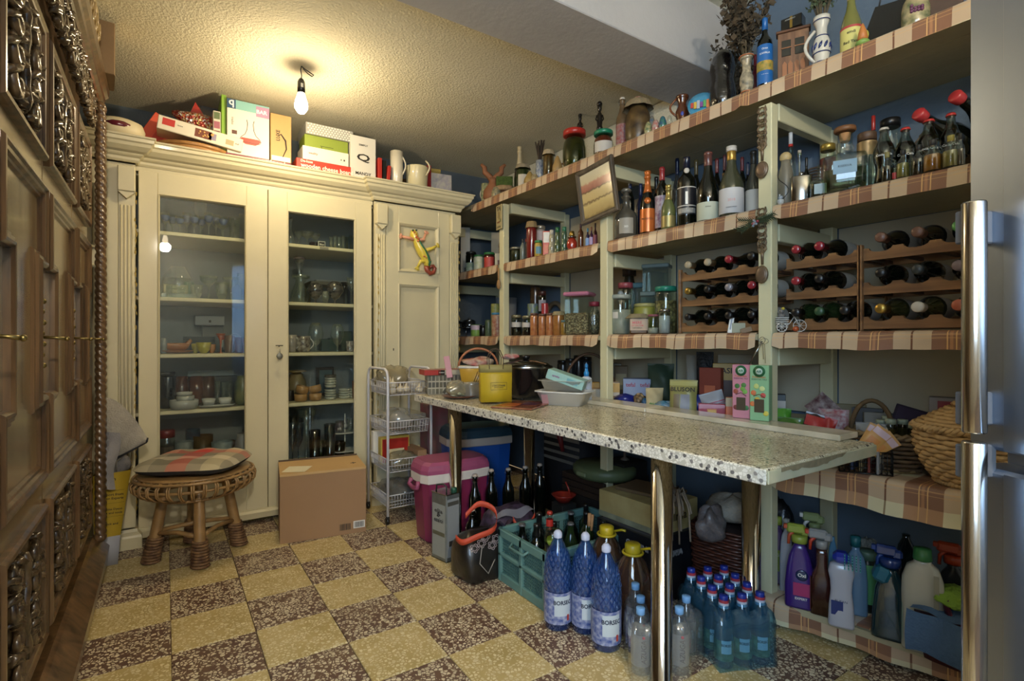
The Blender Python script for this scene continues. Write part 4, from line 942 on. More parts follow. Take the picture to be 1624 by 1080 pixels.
# bag of tinsel
m,n_,l_ = newmat('red_tinsel'); b_ = n_['Principled BSDF']; v_ = n_.new('ShaderNodeTexVoronoi'); v_.inputs['Scale'].default_value = 90; l_.new(n_.new('ShaderNodeTexCoord').outputs['Object'],v_.inputs[0])
sp_ = n_.new('ShaderNodeSeparateColor'); l_.new(v_.outputs['Color'],sp_.inputs[0]); l_.new(ramp(n_,l_,sp_.outputs[0],[(0,hx('7a1f1c')),(.5,hx('b8564a')),(.7,hx('c8b070')),(1,hx('b8b8c8'))]),b_.inputs[0]); b_.inputs['Roughness'].default_value = .25; b_.inputs['Metallic'].default_value = .4; bumpn(n_,l_,b_,v_.outputs['Distance'],.8)
MT = m
t = blob('tinsel_bag','clear bag of glittering red tinsel with red gift card on the fondue box','bag',.20,3.56,ZC+.15,.155,.10,.12,MT,4,.18,parts='tinsel'); t.rotation_euler = (0,radians(8),0)
G().prism([(-.11,.05),(-.08,.19),(-.0,.10),(.07,.16),(.08,.07)],.006,Matrix.Translation((0,.02,0)) @ Matrix.Rotation(pi/2,4,'X')).obj('gift_card',RED,t)
G().prism([(-.07,.17),(.065,.155),(0,.10)],.004,Matrix.Translation((0,.028,.004)) @ Matrix.Rotation(pi/2,4,'X')).obj('card_insert',M('3a332c',.5),t)
ct(318,354,152,.06,'black folded bag standing behind the tinsel bag','bag','folded_bag',M('3a3a3c',.5,bump=(20,.3)),Y=3.72)
t = ct(338,350,176,.25,'thin box with a strip of food pictures, end-on beside the green folder','box','picture_box',M('c9c4b4',.4),[('F',.5,.1+.2*q,.8,.15,M(c,.4),1) for q,c in enumerate(('8a4a3c','a86a5a','6a3a3c','9a5a6a','5a6a4a'))],Y=3.42)
ct(351,359,150,.25,'thin bright green box upright beside the decanter carton','box','green_box',M('7fa83c',.4),Y=3.42)
t = ct(358,462,0,.22,'flat maroon carton lying under the decanter carton','box','maroon_carton',M('7a2f4a',.35,coat=.2),[('txt','F',.35,.6,.45,'RISTORANTE DEL LUNEDI',M('d8c8c8')),('txt','F',.75,.4,.3,'pisoni',M('d8c8c8'))],Y=3.40,h=.032)
t = ct(360,427,163,.16,'white decanter carton with a red wine decanter picture and BAR lettering','box','decanter_carton',Wp,[('F',.5,.915,1,.17,M('7fb0ae',.4)),('F',.1,.915,.2,.17,M('24486a',.4),1),('F',.84,.87,.32,.2,M('a884a4',.4),1),('txt','F',.82,.87,.26,'BAR',M('e8e8e8',.4)),('txt','F',.1,.915,.12,'q',M('e8e8e8',.4)),('txt','F',.13,.6,.2,'inalto',M('8a8a84'),.012,-pi/2),('F',.17,.40,.12,.07,M('5a3a34',.4),1)],z0=ZC+.033)
t_w = .17; 
g = G(); prof = [(.022,.21),(.017,.19),(.02,.15),(.032,.12),(.055,.10),(.062,.085),(.055,.072)]
bw = atY(427,3.4)[0]-atY(360,3.4)[0]
def ppoly(pr,z=0): return [(-r,zz) for r,zz in pr]+[(r,zz) for r,zz in reversed(pr)]
G().tube([(x*.9+.01,-.0812,zz*.95+.01) for x,zz in [(-r,z) for r,z in prof]+[(r,z) for r,z in reversed(prof)]],.0016,5).obj('decanter_outline',M('6a4a48',.5),t)
G().prism([(x*.86+.01,z*.95+.01) for x,z in ppoly([(.054,.098),(.062,.085),(.05,.07),(.03,.06)])],.0008,Matrix.Translation((0,-.081,0)) @ Matrix.Rotation(pi/2,4,'X')).obj('wine_picture',M('a84438',.4),t)
t = ct(429,462,182,.15,'tan carton with a black branch drawing next to the decanter carton','box','tan_carton',M('b8935c',.55,noise=(10,.1)),[('txt','F',.35,.55,.55,'LUXE',INK,.022,pi/2),('F',.5,.06,.9,.10,WHITE)],z0=ZC+.033)
G().tube([(.01,-.077,.03),(.03,-.077,.08),(.025,-.077,.13),(.0,-.077,.165),(-.02,-.077,.15)],[.002,.004,.005,.004,.002],6).obj('branch_picture',INK,t)
ct(470,562,244,.2,'red and white wooden cheese board carton lying flat','box','cheese_board_carton',M('b83a2c',.4,coat=.1),[('F',.5,.06,1,.12,M('5a5a5a',.5)),('txt','F',.17,.80,.20,'De-luxe',M('e8e0d0')),('txt','F',.52,.42,.9,'wooden cheese board',M('e8e0d0'),.028)],Y=3.37,h=.068)
ct(480,553,222,.15,'white flat carton with small face print under the green box','box','white_carton',Wp,[('txt','F',.22,.5,.2,'wesility',M('8a5a50')),('F',.83,.42,.02,.1,INK),('F',.9,.42,.03,.13,INK)],Y=3.38,z0=ZC+.069,h=.085)
ct(483,552,200,.15,'lime green box with a notched front flap','box','lime_box',M('7f9034',.5),[('F',.5,.22,.3,.03,INK),('F',.38,.1,.012,.2,INK)],Y=3.39,z0=ZC+.155,h=.075)
t = ct(485,560,165,.22,'silver box with white polka dots, topmost of the stack under the bulb','box','polka_dot_box',M('9a9a94',.4),(),Y=3.38,z0=ZC+.231,h=.072)
w_ = atY(560,3.38)[0]-atY(485,3.38)[0]; g = G()
for i in range(15):
    for j in range(5): g.box(-w_/2+.015+(w_-.03)*(i+.5*(j % 2))/14.6,-.1105,.009+.0135*j,.010,.001,.008,0)
g.obj('dot_print',M('dcdad0',.4),t)
g = G()
ct(556,596,217,.09,'white gift carton with a large Q printed on its front','box','white_gift_carton',M('cfccc2',.4),[('txt','F',.5,.50,.52,'Q',INK,.055),('txt','F',.5,.80,.36,'SIMPLY',INK,.012),('txt','F',.5,.14,.62,'MANDY',INK,.02)],Y=3.37)
ct(600,606,250,.10,'slim red book upright beside the white Q carton','book','red_book',RED,Y=3.36)
ct(607,613,254,.1,'narrow black box between two slim red ones','box','black_box',BLACK,Y=3.37)
ct(613,618,262,.10,'short slim red box beside the white jug','box','red_box',RED,Y=3.36,rot=(0,.1,0))
cv(ZC,629,20,241,'tall narrow white jug with cut-away lip','jug','white_jug','cup',M('cfc8b4',.25,coat=.4),Y=3.40,extra=lambda t,r,h: handle_c(t,r,h*.35,h*.85,.022,M('cfc8b4',.25,coat=.4),.005,-.3))
t = cv(ZC,661,36,262,'cream pot holding see-through packets beside the white jug','pot','cream_pot','tub',M('cdc39c',.4,coat=.3),Y=3.42,extra=lambda t,r,h: handle_c(t,r,h*.55,h*1.1,.03,CRM,.006,-.6))
blob('clear_packet','crumpled clear packet in the cream pot','packet',t.location.x,t.location.y,ZC+.09,.05,.05,.09,glass('e0dccc',1.8,.15,1,.3),21,.25)
ct(678,684,262,.1,'dark red upright box behind the cream pot','box','dark_red_box',M('7a1a1c',.35),Y=3.41)
sc_ = M('a8a49a',.5,noise=(40,.3,'8f8c98'),bump=(60,.4))
t = carton('patterned_box','grey and white mottled box on the right end of the cupboard top','box',1.66,3.49,ZC,.165,.17,.15,radians(-8),sc_,[('L',.5,.5,.96,.96,M('c9c4ae',.5,noise=(30,.1)))])
G().tube([(-.086,.01,.075),(-.09,.0,.085),(-.088,-.012,.075),(-.088,.0,.062)],.0015,5,True).obj('ribbon_loop',INK,t)
carton('gold_box','flat olive-gold box lying on the mottled box','box',1.62,3.60,ZC+.153,.16,.26,.045,radians(-12),M('8f7a34',.45),lid=(.02,M('9c873c',.45)))
carton('brown_box','plain brown box under the flat gold box behind','box',1.45,3.72,ZC,.13,.15,.145,0,M('5f4a30',.6))
# things on the wardrobe
carton('paper_parcel','brown paper parcel on the far end of the carved wardrobe','parcel',-.285,3.02,2.268,.18,.20,.23,.08,M('8a7050',.7,noise=(6,.15),bump=(12,.3)),[('R',.5,.5,.9,1.0,M('c0a468',.6))])
t = carton('scroll_casket','cream painted casket with raised scrolls on the wardrobe, nearer than the parcel','casket',-.38,2.66,2.268,.28,.42,.235,0,M('bda97c',.4,coat=.2,noise=(6,.15)))
g = G()
for q in range(5): g.tube([(.142+.004*math.sin(s_),-.17+.085*q+.035*(1-s_/9)*cos(s_),.11+.06*(1-s_/9)*sin(s_)) for s_ in [x*.55 for x in range(15)]],[.006]*15,6)
g.obj('scroll_relief',M('9a845a',.35,coat=.3),t)
carton('green_packet','thin green packet on the casket above the wardrobe','packet',-.36,2.72,2.505-.001,.2,.2,.012,0,M('2f9a4a',.4))
# ================================================================== TOP SHELF (S1)
CL = M('8a5a3c',.7,noise=(15,.15),name='terracotta')
t = thing('forked_vase','brown clay vase with two forked horns at the far end of the top shelf','vase',(2.0,3.26,LVZ['S1'])); t.rotation_euler = (0,0,face(2.0,3.26))
G().lathe([(.0005,0),(.05,0),(.075,.04),(.07,.09),(.035,.14),(.03,.16),(.034,.18),(.0005,.18)],18).obj('body',CL,t)
for s_ in (-1,1): G().tube([(0,0,.16),(s_*.03,0,.20),(s_*.06,0,.225),(s_*.062,0,.26),(s_*.088,0,.285)],[.028,.022,.02,.018,.01],8).obj('horn',CL,t)
sv('S1',770,14,292,'small painted mug at the foot of the forked clay vase','mug','painted_mug','cup',M('b8ae88',.3,coat=.3,noise=(70,.5,'4a6a48')),X=1.98,extra=lambda t,r,h: handle_c(t,r,h*.3,h*.8,.015,M('c8c0a0',.3),.003,2.6))
x,y,Z = atX(800,2.06); t = thing('twig_basket','dark twig basket with a checked cloth rim on the top shelf','basket',(x,y,LVZ['S1']))
weave(G(),.05,.07,.005,.085,9,12,.004,.005).obj('woven_wall',WICKD,t); G().lathe([(.0005,0),(.055,0),(.055,.006),(.0005,.006)],18).obj('base',WICKD,t)
G().lathe([(.078,.075),(.08,.09),(.078,.108),(.0005,.11)],22,wob=lambda a,z: 1+.04*sin(a*7)).obj('cloth_rim',M('a08460',.8,noise=(30,.4)),t)
carton('moss_box','box covered in green moss resting on the twig basket','box',x,y,LVZ['S1']+.111,.12,.08,.07,face(x,y),M('4a5f26',.9,noise=(60,.5),bump=(90,1.)))
sv('S1',787,16,296,'small round painted jar before the twig basket','jar','painted_jar','belly_jar',M('a89a70',.3,noise=(60,.5,'5a5f58')),X=1.985)
sv('S1',824,17,233,'dark bottle with cream neck on the top shelf beside the moss box','bottle','dark_bottle','champagne',DK,('foil',M('b8a884',.4)),X=2.12)
Jg = glass('cfd8c4',1.4)
sv('S1',829,22,262,'jar of green preserve with cloth cover and white label','jar','preserve_jar','jar',Jg,('cloth',M('8a7f68',.8)),X=2.02,fill=(M('3f4a26',.3,noise=(60,.4)),.8),lab=(.15,.6,M('b8b0a0',.6),40))
sv('S1',840,19,272,'ochre gourd lying low before the preserve jar','gourd','ochre_gourd','pear',M('9a8048',.5,noise=(20,.15)),X=1.975)
def sticks(t,r,h,n=16,L=.16,m=None,seed=3,sp=.35):
    rnd = random.Random(seed); g = G()
    for i in range(n):
        a = rnd.uniform(0,2*pi); s_ = rnd.uniform(.1,sp); l2 = L*rnd.uniform(.7,1)
        g.tube([(0,0,h*.6),(r*.3*cos(a),r*.3*sin(a),h),(s_*l2*cos(a),s_*l2*sin(a),h+l2)],[.0018,.0018,.0035],5)
    g.obj('dried_stem',m or M('3f3226',.8),t)['kind'] = 'stuff'
sv('S1',856,13,255,'blue and white beaker holding a bundle of dark dried stems','vase','blue_beaker','cup',M('b9bcb8',.3,coat=.4,noise=(50,.5,'2f4a78')),X=2.03,extra=lambda t,r,h: sticks(t,r,h,34,.13,None,3,.28))
sv('S1',848,12,276,'tiny painted pot beside the ochre gourd','pot','painted_pot','belly_jar',M('a89a78',.3,noise=(60,.5,'6a5a3a')),X=1.975)
sv('S1',870,18,239,'spice jar with a knitted cream cover','jar','spice_jar','jar',Jg,('cloth',M('a8987a',.9,bump=(80,.8))),X=2.02,fill=(M('7a4f26',.4,noise=(70,.5)),.84))
sv('S1',884,17,247,'tan pear-shaped gourd between spice jar and pickle jar','gourd','tan_gourd','pear',M('96794a',.5),X=1.985)
x,y,Z = atX(893,2.14); t = thing('clay_teapot','brown clay pot with arched handle behind the tan gourd','pot',(x,y,LVZ['S1'])); G().lathe([(.0005,0),(.04,0),(.055,.04),(.045,.08),(.0005,.09)],16).obj('body',CL,t); G().tube([(-.045,0,.07),(-.03,0,.12),(0,0,.14),(.03,0,.12),(.045,0,.07)],.006,7).obj('handle',CL,t)
sv('S1',911,37,208,'big jar of green pickles with a red lid on the top shelf','jar','pickle_jar','belly_jar',glass('c4cca8',1.4),('lid',RED),X=2.04,fill=(M('4a4a20',.3,noise=(25,.5,'2c2e14')),.8))
EB = M('17120f',.3,coat=.3)
def statue(u,vb,vt,X,label):
    x,y,Z = atX(u,X); z0 = zh(vb,Z); h = zh(vt,Z)-z0; t = thing('carved_statue',label,'statue',(x,y,z0),face(x,y)); s_ = h/.2
    G().lathe([(.0005,0),(.026,0),(.028,.015),(.022,.03),(.024,.06),(.020,.085),(.025,.10),(.016,.118),(.012,.125)],12).obj('torso',EB,t)
    G().ball(0,-.004,.155,.023,12,1.5,.85,1).ball(0,-.026,.15,.007,6).ball(-.008,-.024,.16,.004,6).ball(.008,-.024,.16,.004,6).box(0,-.023,.138,.012,.008,.005).obj('head',EB,t)
    G().tube([(-.024,0,.105),(-.032,-.006,.075),(-.016,-.024,.055)],.006,6).tube([(.024,0,.105),(.032,-.006,.075),(.016,-.024,.055)],.006,6).obj('arm',EB,t)
    G().lathe([(.022,.17),(.024,.185),(.014,.198),(.0005,.2)],12).obj('headdress',EB,t); t.scale = (s_*.8,s_*.8,s_)
    G().box(0,0,-.001-(z0-LVZ['S1'])/s_/2,.05,.05,max(.002,(z0-LVZ['S1'])/s_),.002).obj('plinth',EB,t)
statue(920,213,180,2.20,'black carved figure standing behind the pickle jar'); statue(951,207,161,2.17,'taller black carved figure behind the green-lidded jar')
sv('S1',957,31,209,'jar of red preserve with green lid and white paper label','jar','red_preserve_jar','belly_jar',Jg,('lid',M('1f7a5a',.35,coat=.3)),X=2.05,fill=(M('8a2f1c',.3,noise=(20,.2)),.82),lab=(.25,.6,M('c0bab0',.6),60))
x,y,Z = atX(927,1.985); t = thing('grey_stone','small grey stone at the shelf edge below the pickle jar','stone',(x,y,LVZ['S1'])); G().surf(lambda a,b: (lambda k: (.028*k*sin(pi*b)*cos(2*pi*a),.02*k*sin(pi*b)*sin(2*pi*a),.016*(1-cos(pi*b)*k)))(1+.12*sin(6*a*pi)),13,8).obj('stone_body',M('6f6c68',.8,noise=(30,.3)),t)
sv('S1',987,20,158,'brown stoneware swing-top bottle with coloured floral label','bottle','swing_top_bottle','beer',M('5f4c34',.35,noise=(20,.1)),('swing',M('c8c0b0',.4)),X=2.05,lab=(.12,.52,M('8a7a78',.5,noise=(60,.7,'8a2f2c')),90))
sv('S1',1012,40,162,'dark jar dressed in burlap with red gingham top','jar','burlap_jar','belly_jar',M('33261a',.35,noise=(20,.4,'6a5430')),('cloth',M('8a7a5c',.9,bump=(60,.6))),X=2.06,extra=lambda t,r,h: G().lathe([(r*.5,h*.98),(r*.45,h*1.05),(r*.25,h*1.10),(.0005,h*1.11)],14,wob=lambda a,z: 1+.1*sin(7*a)).obj('gingham_tuft',M('a8503c',.8,noise=(70,.7,'d0c0b0')),t))
for q,(u,v,w) in enumerate(((1028,193,13),(1040,190,13),(1051,184,12),(1034,183,12))):
    sv('S1',u,w,v,'painted egg on the top shelf, '+('leftmost of the four','second along, whitish with red','rightmost, dark blue','behind the first two, blue')[q],'ornament','painted_egg','egg',M(('4a6a4a','a8a49a','26407a','2f5a78')[q],.2,coat=.6,noise=(60,.6,('b8a878','a83a34','3a7a4a','8a7a5a')[q])),X=1.985 if q < 3 else 2.06)
sv('S1',1062,9,183,'small glass ball near the brown jug','ornament','glass_ball','egg',GL,X=1.975)
sv('S1',1082,25,153,'small brown glazed jug with curved handle on the top shelf','jug','brown_jug','vase',M('5a2f1a',.15,coat=.7,noise=(12,.3)),X=2.02,extra=lambda t,r,h: (handle_c(t,r*.7,h*.35,h*.95,.03,M('6a3a20',.2,coat=.5),.005,pi),G().ball(0,-r*.8,h*.35,.008,8,1.3,1,.3).obj('blue_enamel',M('3a4a9a',.2),t)))
x,y,Z = atX(1112,2.0); r_ = .06; t = thing('painted_plate','round blue plate painted with colourful houses standing by the black vase','plate',(x,y,LVZ['S1']),0,None,(radians(-14),0,face(x,y)-.1))
pm = Matrix.Translation((0,0,r_)) @ Matrix.Rotation(pi/2,4,'X'); G().lathe([(.0005,-.004),(r_*.6,-.004),(r_,.0),(r_,.003),(r_*.62,.0),(.0005,.0)],28,T=pm).obj('plate_body',M('3f86a8',.2,coat=.5),t)
for q in range(7): G().box(-.040+.0135*q,-.0055,.060-.002*(q % 2),.012,.003,.026+.008*(q % 3),.0004).obj('painted_house',M(('b84a3c','c8a848','a8b0b8','7a4a8a','5a9a5a','c87a4a','b8b8c0')[q],.4),t)
BV = M('0d0b0b',.08,coat=1.,bump=(60,.5))
sv('S1',1146,42,80,'tall glossy black relief vase on the top shelf','vase','black_vase','relief',BV,X=2.06,extra=lambda t,r,h: G().ball(0,-r*.72,h*.26,r*.45,12,1.2,1,.5).tube([(r*.62*cos(a),-r*.62,h*.27+r*.62*sin(a)) for a in [k*pi/8 for k in range(16)]],.004,6,True).obj('relief_medallion',BV,t))
def herbs(t,r,h,n,L,spread,m,seed,leaf=.008):
    rnd = random.Random(seed); g = G(); g2 = G()
    for i in range(n):
        a = rnd.uniform(0,2*pi); s_ = rnd.uniform(.05,spread); l2 = L*rnd.uniform(.6,1); P = [Vector((0,0,h*.7)),Vector((r*.4*cos(a),r*.4*sin(a),h)),Vector((s_*.5*cos(a),s_*.5*sin(a),h+l2*.5)),Vector((s_*cos(a),s_*sin(a),h+l2))]
        g2.tube(P,.0012,4)
        for k in range(34):
            f = rnd.uniform(.25,1); c = P[2].lerp(P[3],(f-.5)*2) if f > .5 else P[1].lerp(P[2],f*2)
            d = Vector((rnd.uniform(-1,1),rnd.uniform(-1,1),rnd.uniform(-1,1)))*leaf; e = Vector((rnd.uniform(-1,1),rnd.uniform(-1,1),rnd.uniform(-1,1)))*leaf; o = Vector((rnd.gauss(0,1),rnd.gauss(0,1),rnd.gauss(0,1)))*leaf*.9
            g.add([c+o,c+o+d,c+o+d+e,c+o+e],[(0,1,2,3)])
    g.obj('dried_leaves',m,t)['kind'] = 'stuff'; g2.obj('stems',M('5a4f38',.8),t)['kind'] = 'stuff'
HB = M('3a3222',.9,noise=(20,.5,'5a4a36'))
sv('S1',1184,25,89,'cream vase with painted green and purple motifs holding tall dried herbs','vase','painted_vase','vase',M('b8a888',.25,coat=.4,noise=(45,.6,'2f3a3c')),X=2.02,extra=lambda t,r,h: (herbs(t,r,h,34,.30,.10,HB,5,.017),[G().tube([(r*rr_*cos(q*pi/10),r*rr_*sin(q*pi/10),h*z_) for q in range(20)],.003,5,True).obj('orange_band',M('a8643c',.3),t) for rr_,z_ in ((.68,.16),(.86,.97))]))
x,y,Z = atX(1160,2.16); t = thing('herb_bundle','bushy bundle of dried oregano leaning behind the black vase','herbs',(x,y,LVZ['S1'])); herbs(t,.01,.02,26,.36,.08,HB,9,.016)
sv('S1',1198,12,88,'slim dark red bottle half hidden behind the blue-labelled bottle','bottle','red_bottle','bordeaux',M('5a1520',.15,coat=.5),('foil',M('8a1a24',.3)),X=2.14)
BLU = M('1f5fa0',.35,coat=.2)
sv('S1',1213,23,30,'dark bottle with bright blue picture label and blue capsule','bottle','blue_label_bottle','spirit',DK,('foil',BLU),X=2.03,lab=(.10,.62,BLU,100),txt=(('KAVALA',1.35,.50,M('d8d8d8')),('Orex',.8,.56,M('d8d8d8')),('vin alb demisec',.9,.22,M('c0c8d0'))),extra=lambda t,r,h: band(r,h*.27,h*.40,M('b8923c',.5,noise=(60,.7,'4a6a3a')),t,'picture_band',95,.0013))
x,y,Z = atX(1258,2.06); h_ = zh(52,Z)-LVZ['S1']
t = carton('wooden_house','carved wooden house front with dark windows on the top shelf','ornament',x,y,LVZ['S1'],.108,.03,h_,face(x,y),wood('carved_pine','5c3c26','8a6444',.5,.1,7),[])
for dx in (-.024,.022): G().box(dx,-.016,h_*.70,.032,.004,h_*.30,.001).obj('window_opening',M('2c2a22',.3),t); G().box(dx,-.019,h_*.70,.036,.003,.004).obj('glazing_bar',M('8a5a34',.5),t)
for dx in (-.03,-.01,.012,.032): G().prism([(-.008,0),(.008,0),(.008,h_*.36),(0,h_*.42),(-.008,h_*.36)],.004,Matrix.Translation((dx,-.016,.006)) @ Matrix.Rotation(pi/2,4,'X')).obj('picket',M('94603a',.5),t)
g = G(); g.box(0,0,h_+.004,.12,.045,.010,.002); g.obj('roof_board',M('5a3a24',.5),t)
carton('black_gift_box','small black box with gold ribbon balanced on the wooden house','box',x,y,LVZ['S1']+h_+.010,.075,.05,.045,face(x,y)-.3,M('141412',.3,coat=.3),[('F',.5,.5,.12,1,GOLD),('txt','F',.45,.78,.5,'ARMANO',M('9a9a90'))])
WB = M('c3bfb2',.2,coat=.6)
def bluejug(t,r,h):
    N = M('182a5e',.25,coat=.4)
    for z_ in (.08,.13,.30,.62,.92): G().tube([(rfn(KP['vase'][0],z_)*r*1.01*cos(q*pi/12),rfn(KP['vase'][0],z_)*r*1.01*sin(q*pi/12),h*z_) for q in range(24)],.0022,5,True).obj('blue_band',N,t)
    for q in range(10):
        a = q*pi/5; R = r*.82
        G().tube([((R)*cos(a+.25*k*.5),(R)*sin(a+.25*k*.5),h*(.36+.045*k)) for k in range(4)],[.002,.005,.005,.001],6).obj('blue_scroll',N,t)
    handle_c(t,r*.7,h*.15,h*.75,.032,WB,.006,pi+.3)
    herbs(t,r,h,30,.22,.08,M('48543a',.9),15,.009)
sv('S1',1303,30,28,'white jug with navy scroll painting and dry green herbs','jug','blue_white_jug','vase',WB,X=2.03,extra=bluejug)
sv('S1',1350,30,-22,'pale yellow wine bottle with yellow handwritten label','bottle','yellow_label_bottle','burgundy',M('6c6c36',.12,coat=.6),('foil',M('b09a70',.4)),X=2.05,lab=(.06,.42,M('c8c070',.6),100),txt=(('Bad Ticol',1.5,.20,INK),('emdi',.8,.33,INK)),extra=lambda t,r,h: band(r,h*.39,h*.42,M('a83c3c',.5),t,'red_strip',100,.001))
x,y,Z = atX(1368,1.985); t = thing('flower_candle','small yellow and orange flower-shaped figurine beside the yellow bottle','ornament',(x,y,LVZ['S1']))
G().ball(0,0,.012,.022,10,.6).obj('green_base',M('7a9a4a',.5),t); G().lathe([(.0005,.02),(.016,.025),(.012,.05),(.004,.075),(.0005,.08)],10).obj('orange_bud',M('b8743a',.5),t); G().ball(.018,0,.045,.012,8,1.5).obj('yellow_petal',M('b8b04a',.5),t)
x,y,Z = atX(1405,2.05); t = thing('sequin_bag','black glossy sequinned bag on the top shelf','bag',(x,y,LVZ['S1']),face(x,y)); SQ = M('0e1014',.15,coat=.8,bump=(400,1.))
G().add([(-.075,-.03,0),(.065,-.03,0),(.06,.03,0),(-.07,.03,0),(-.03,-.01,.14),(.055,-.01,.14),(.055,.01,.14),(-.03,.01,.14)],[(0,1,5,4),(1,2,6,5),(2,3,7,6),(3,0,4,7),(4,5,6,7),(3,2,1,0)]).obj('bag_body',SQ,t)
G().tube([(-.02,0,.14),(-.01,0,.19),(.03,0,.20),(.045,0,.14)],.003,6).obj('strap',BLACK,t)
sv('S1',1452,38,-14,'round cream pot painted with grapes at the near end of the top shelf','pot','grape_pot','belly_jar',M('b8a67c',.25,coat=.5,noise=(35,.5,'4a5a3a')),X=2.05,extra=lambda t,r,h: (G().tube([(r*.9*cos(q*pi/10),r*.9*sin(q*pi/10),h*.14) for q in range(20)],.0035,5,True).obj('orange_band',M('a8643c',.3),t),[G().ball(-r*.25+.009*(q % 4),-r*.97,h*.42+.009*(q//4),.0055,7).obj('grape',M('6a3f58',.3),t) for q in range(9)]))
sbox('S1',1495,50,-30,.06,'brown carved board lying at the near end of the top shelf','board','carved_board',M('4a3220',.5,noise=(20,.3)),X=2.12)
# ================================================================== SECOND SHELF (S2)
# bay 1
x,y,Z = atX(756,2.18); t = thing('placemat_stack','stack of grey woven placemats on the second shelf, far bay','placemats',(x,y,LVZ['S2']+.002))
for q in range(8): G().lathe([(.0005,0),(.10+.004*(q % 2),0),(.103,.004),(.10,.008),(.0005,.008)],22,(0,0,.011*q),wob=lambda a,z: 1+.01*sin(30*a)).obj('placemat',M('6a655c',.8,noise=(50,.4)),t)
carton('open_tray','black dish on the stack of grey placemats','dish',x+.01,y,LVZ['S2']+.092,.09,.07,.02,.4,BLACK)
sbox('S2',738,15,361,.02,'pale card leaning at the far end of the second shelf','card','pale_card',M('a8a8a0',.5),X=2.10)
sbox('S2',790,22,369,.03,'blank cream card box behind the far post','box','cream_card_box',M('b8a888',.5),X=2.2)
sv('S2',747,17,400,'black jar with pale leaf label, far bay of the second shelf','jar','black_jar','tall_jar',DK,('lid',BLACK),X=2.01,lab=(.08,.5,M('a8a89a',.6,noise=(40,.4,'5a7a5a')),90))
sv('S2',759,16,405,'white jar with green lid beside the black jar','jar','white_jar','tall_jar',M('b8b8a4',.4),('lid',M('2f6a3a',.4)),X=1.99,lab=(.12,.8,M('a9b088',.6,noise=(30,.5,'c8c8b8')),90))
sv('S2',776,18,401,'red sauce jar with green lid near the far post','jar','red_sauce_jar','jar',M('3a1410',.2,coat=.5),('lid',M('2a6a38',.4)),X=2.0,lab=(.1,.72,M('a83a34',.5),60))
t = sbox('S2',792,14,402,.03,'tiny model house with a sloping roof beside the far post','ornament','model_house',M('b0a88e',.5),[('F',.5,.3,.4,.4,M('5f3a2c',.5))],X=1.99)
sv('S2',796,10,385,'small jar half hidden behind the far post','jar','small_jar','jar',M('6a5a40',.3,coat=.3),('cloth',M('8a7a60',.8)),X=2.1)
# bay 2
sv('S2',818,20,393,'clip-top jar of dark herbs, left end of the second bay','jar','clip_top_jar','jar',Jg,('lid',M('8a8676',.3,.6)),X=1.99,fill=(M('3a3a26',.5,noise=(80,.5)),.8))
sv('S2',829,9,379,'slender pepper grinder beside the clip-top jar','grinder','pepper_grinder','spirit',M('6a7068',.2,coat=.4),('screw',M('2a2a28',.4)),X=2.0)
sv('S2',841,17,379,'dark jam jar carrying a smaller cloth-topped jar','jar','dark_jam_jar','jar',M('2a1412',.15,coat=.6),('lid',M('7a2a26',.4)),X=2.01,lab=(.25,.7,M('b0a890',.6),30))
sv('S2',843,17,352,'cloth-topped jar of red jam standing on the dark jam jar','jar','red_jam_jar','jar',M('6a1c1a',.2,coat=.5),('cloth',M('8a7450',.8)),X=2.01)
t = bpy.data.objects.get('red_jam_jar'); 
sv('S2',857,16,359,'white-labelled jar with a silver lid, stacked above the mustard','jar','silver_lid_jar','tall_jar',M('a89a90',.3,coat=.4),('lid',M('a8a090',.3,.6)),X=2.10,lab=(.3,.85,M('b8a8a4',.5),90))
sv('S2',854,13,382,'small mustard jar with green lid','jar','mustard_jar','jar',M('a88f3c',.35,coat=.3),('lid',M('3a7a4a',.4)),X=1.985,lab=(.25,.65,M('5a8a9a',.5),40))
sbox('S2',868,14,367,.03,'orange and white sauce carton among the jars','carton','orange_carton',M('b8482c',.4),[('F',.5,.75,.9,.4,WHITE),('F',.5,.3,.7,.3,M('c8683a',.4))],X=1.99)
for q,(u,vt) in enumerate(((875,365),(884,361),(895,360))): sv('S2',u,11,vt,('white-capped','first green-capped','second green-capped')[q]+' dressing bottle, '+('leftmost of three','middle of three','right of three')[q],'bottle','dressing_bottle','dressing',M(('a89f84','4a5a3c','3f5a44')[q],.2,coat=.5,noise=(60,.3)),('screw',M(('b0aa9a','1f5a34','2a6a4a')[q],.35)),X=1.99)
x,y,Z = atX(907,2.0); t = thing('heart_bottle','heart-shaped bottle of red sauce with gold stopper','bottle',(x,y,LVZ['S2']),face(x,y))
G().lathe([(.0005,0),(.012,.002),(.03,.03),(.031,.055),(.022,.075),(.012,.085),(.012,.095)],18,sy=.6).obj('body',M('9a3020',.1,coat=.8),t); G().lathe([(.026,.083),(.027,.09),(.014,.092)],18).obj('steel_collar',STEEL,t); G().lathe([(.014,.093),(.017,.10),(.013,.122),(.0005,.125)],14).obj('gold_stopper',GOLD,t)
sv('S2',921,9,355,'slim amber sauce bottle by the heart-shaped bottle','bottle','sauce_bottle','spirit',M('5a3018',.15,coat=.5),('screw',M('4a2a30',.4)),X=2.0)
for q,(u,vt) in enumerate(((932,362),(938,360),(944,354))): sv('S2',u,7,vt,('small blue-labelled bottle','small lilac-labelled bottle','small dark red bottle')[q]+' before the near post of the second bay','bottle','miniature_bottle','mini',M(('2a2440','3a2038','3a1418')[q],.2,coat=.5),('screw',M(('5a9ac0','a86a4a','2a1a1c')[q],.4)),X=2.0,lab=(.1,.5,M(('7a9ac8','a894b8','7a3a44')[q],.5),90))
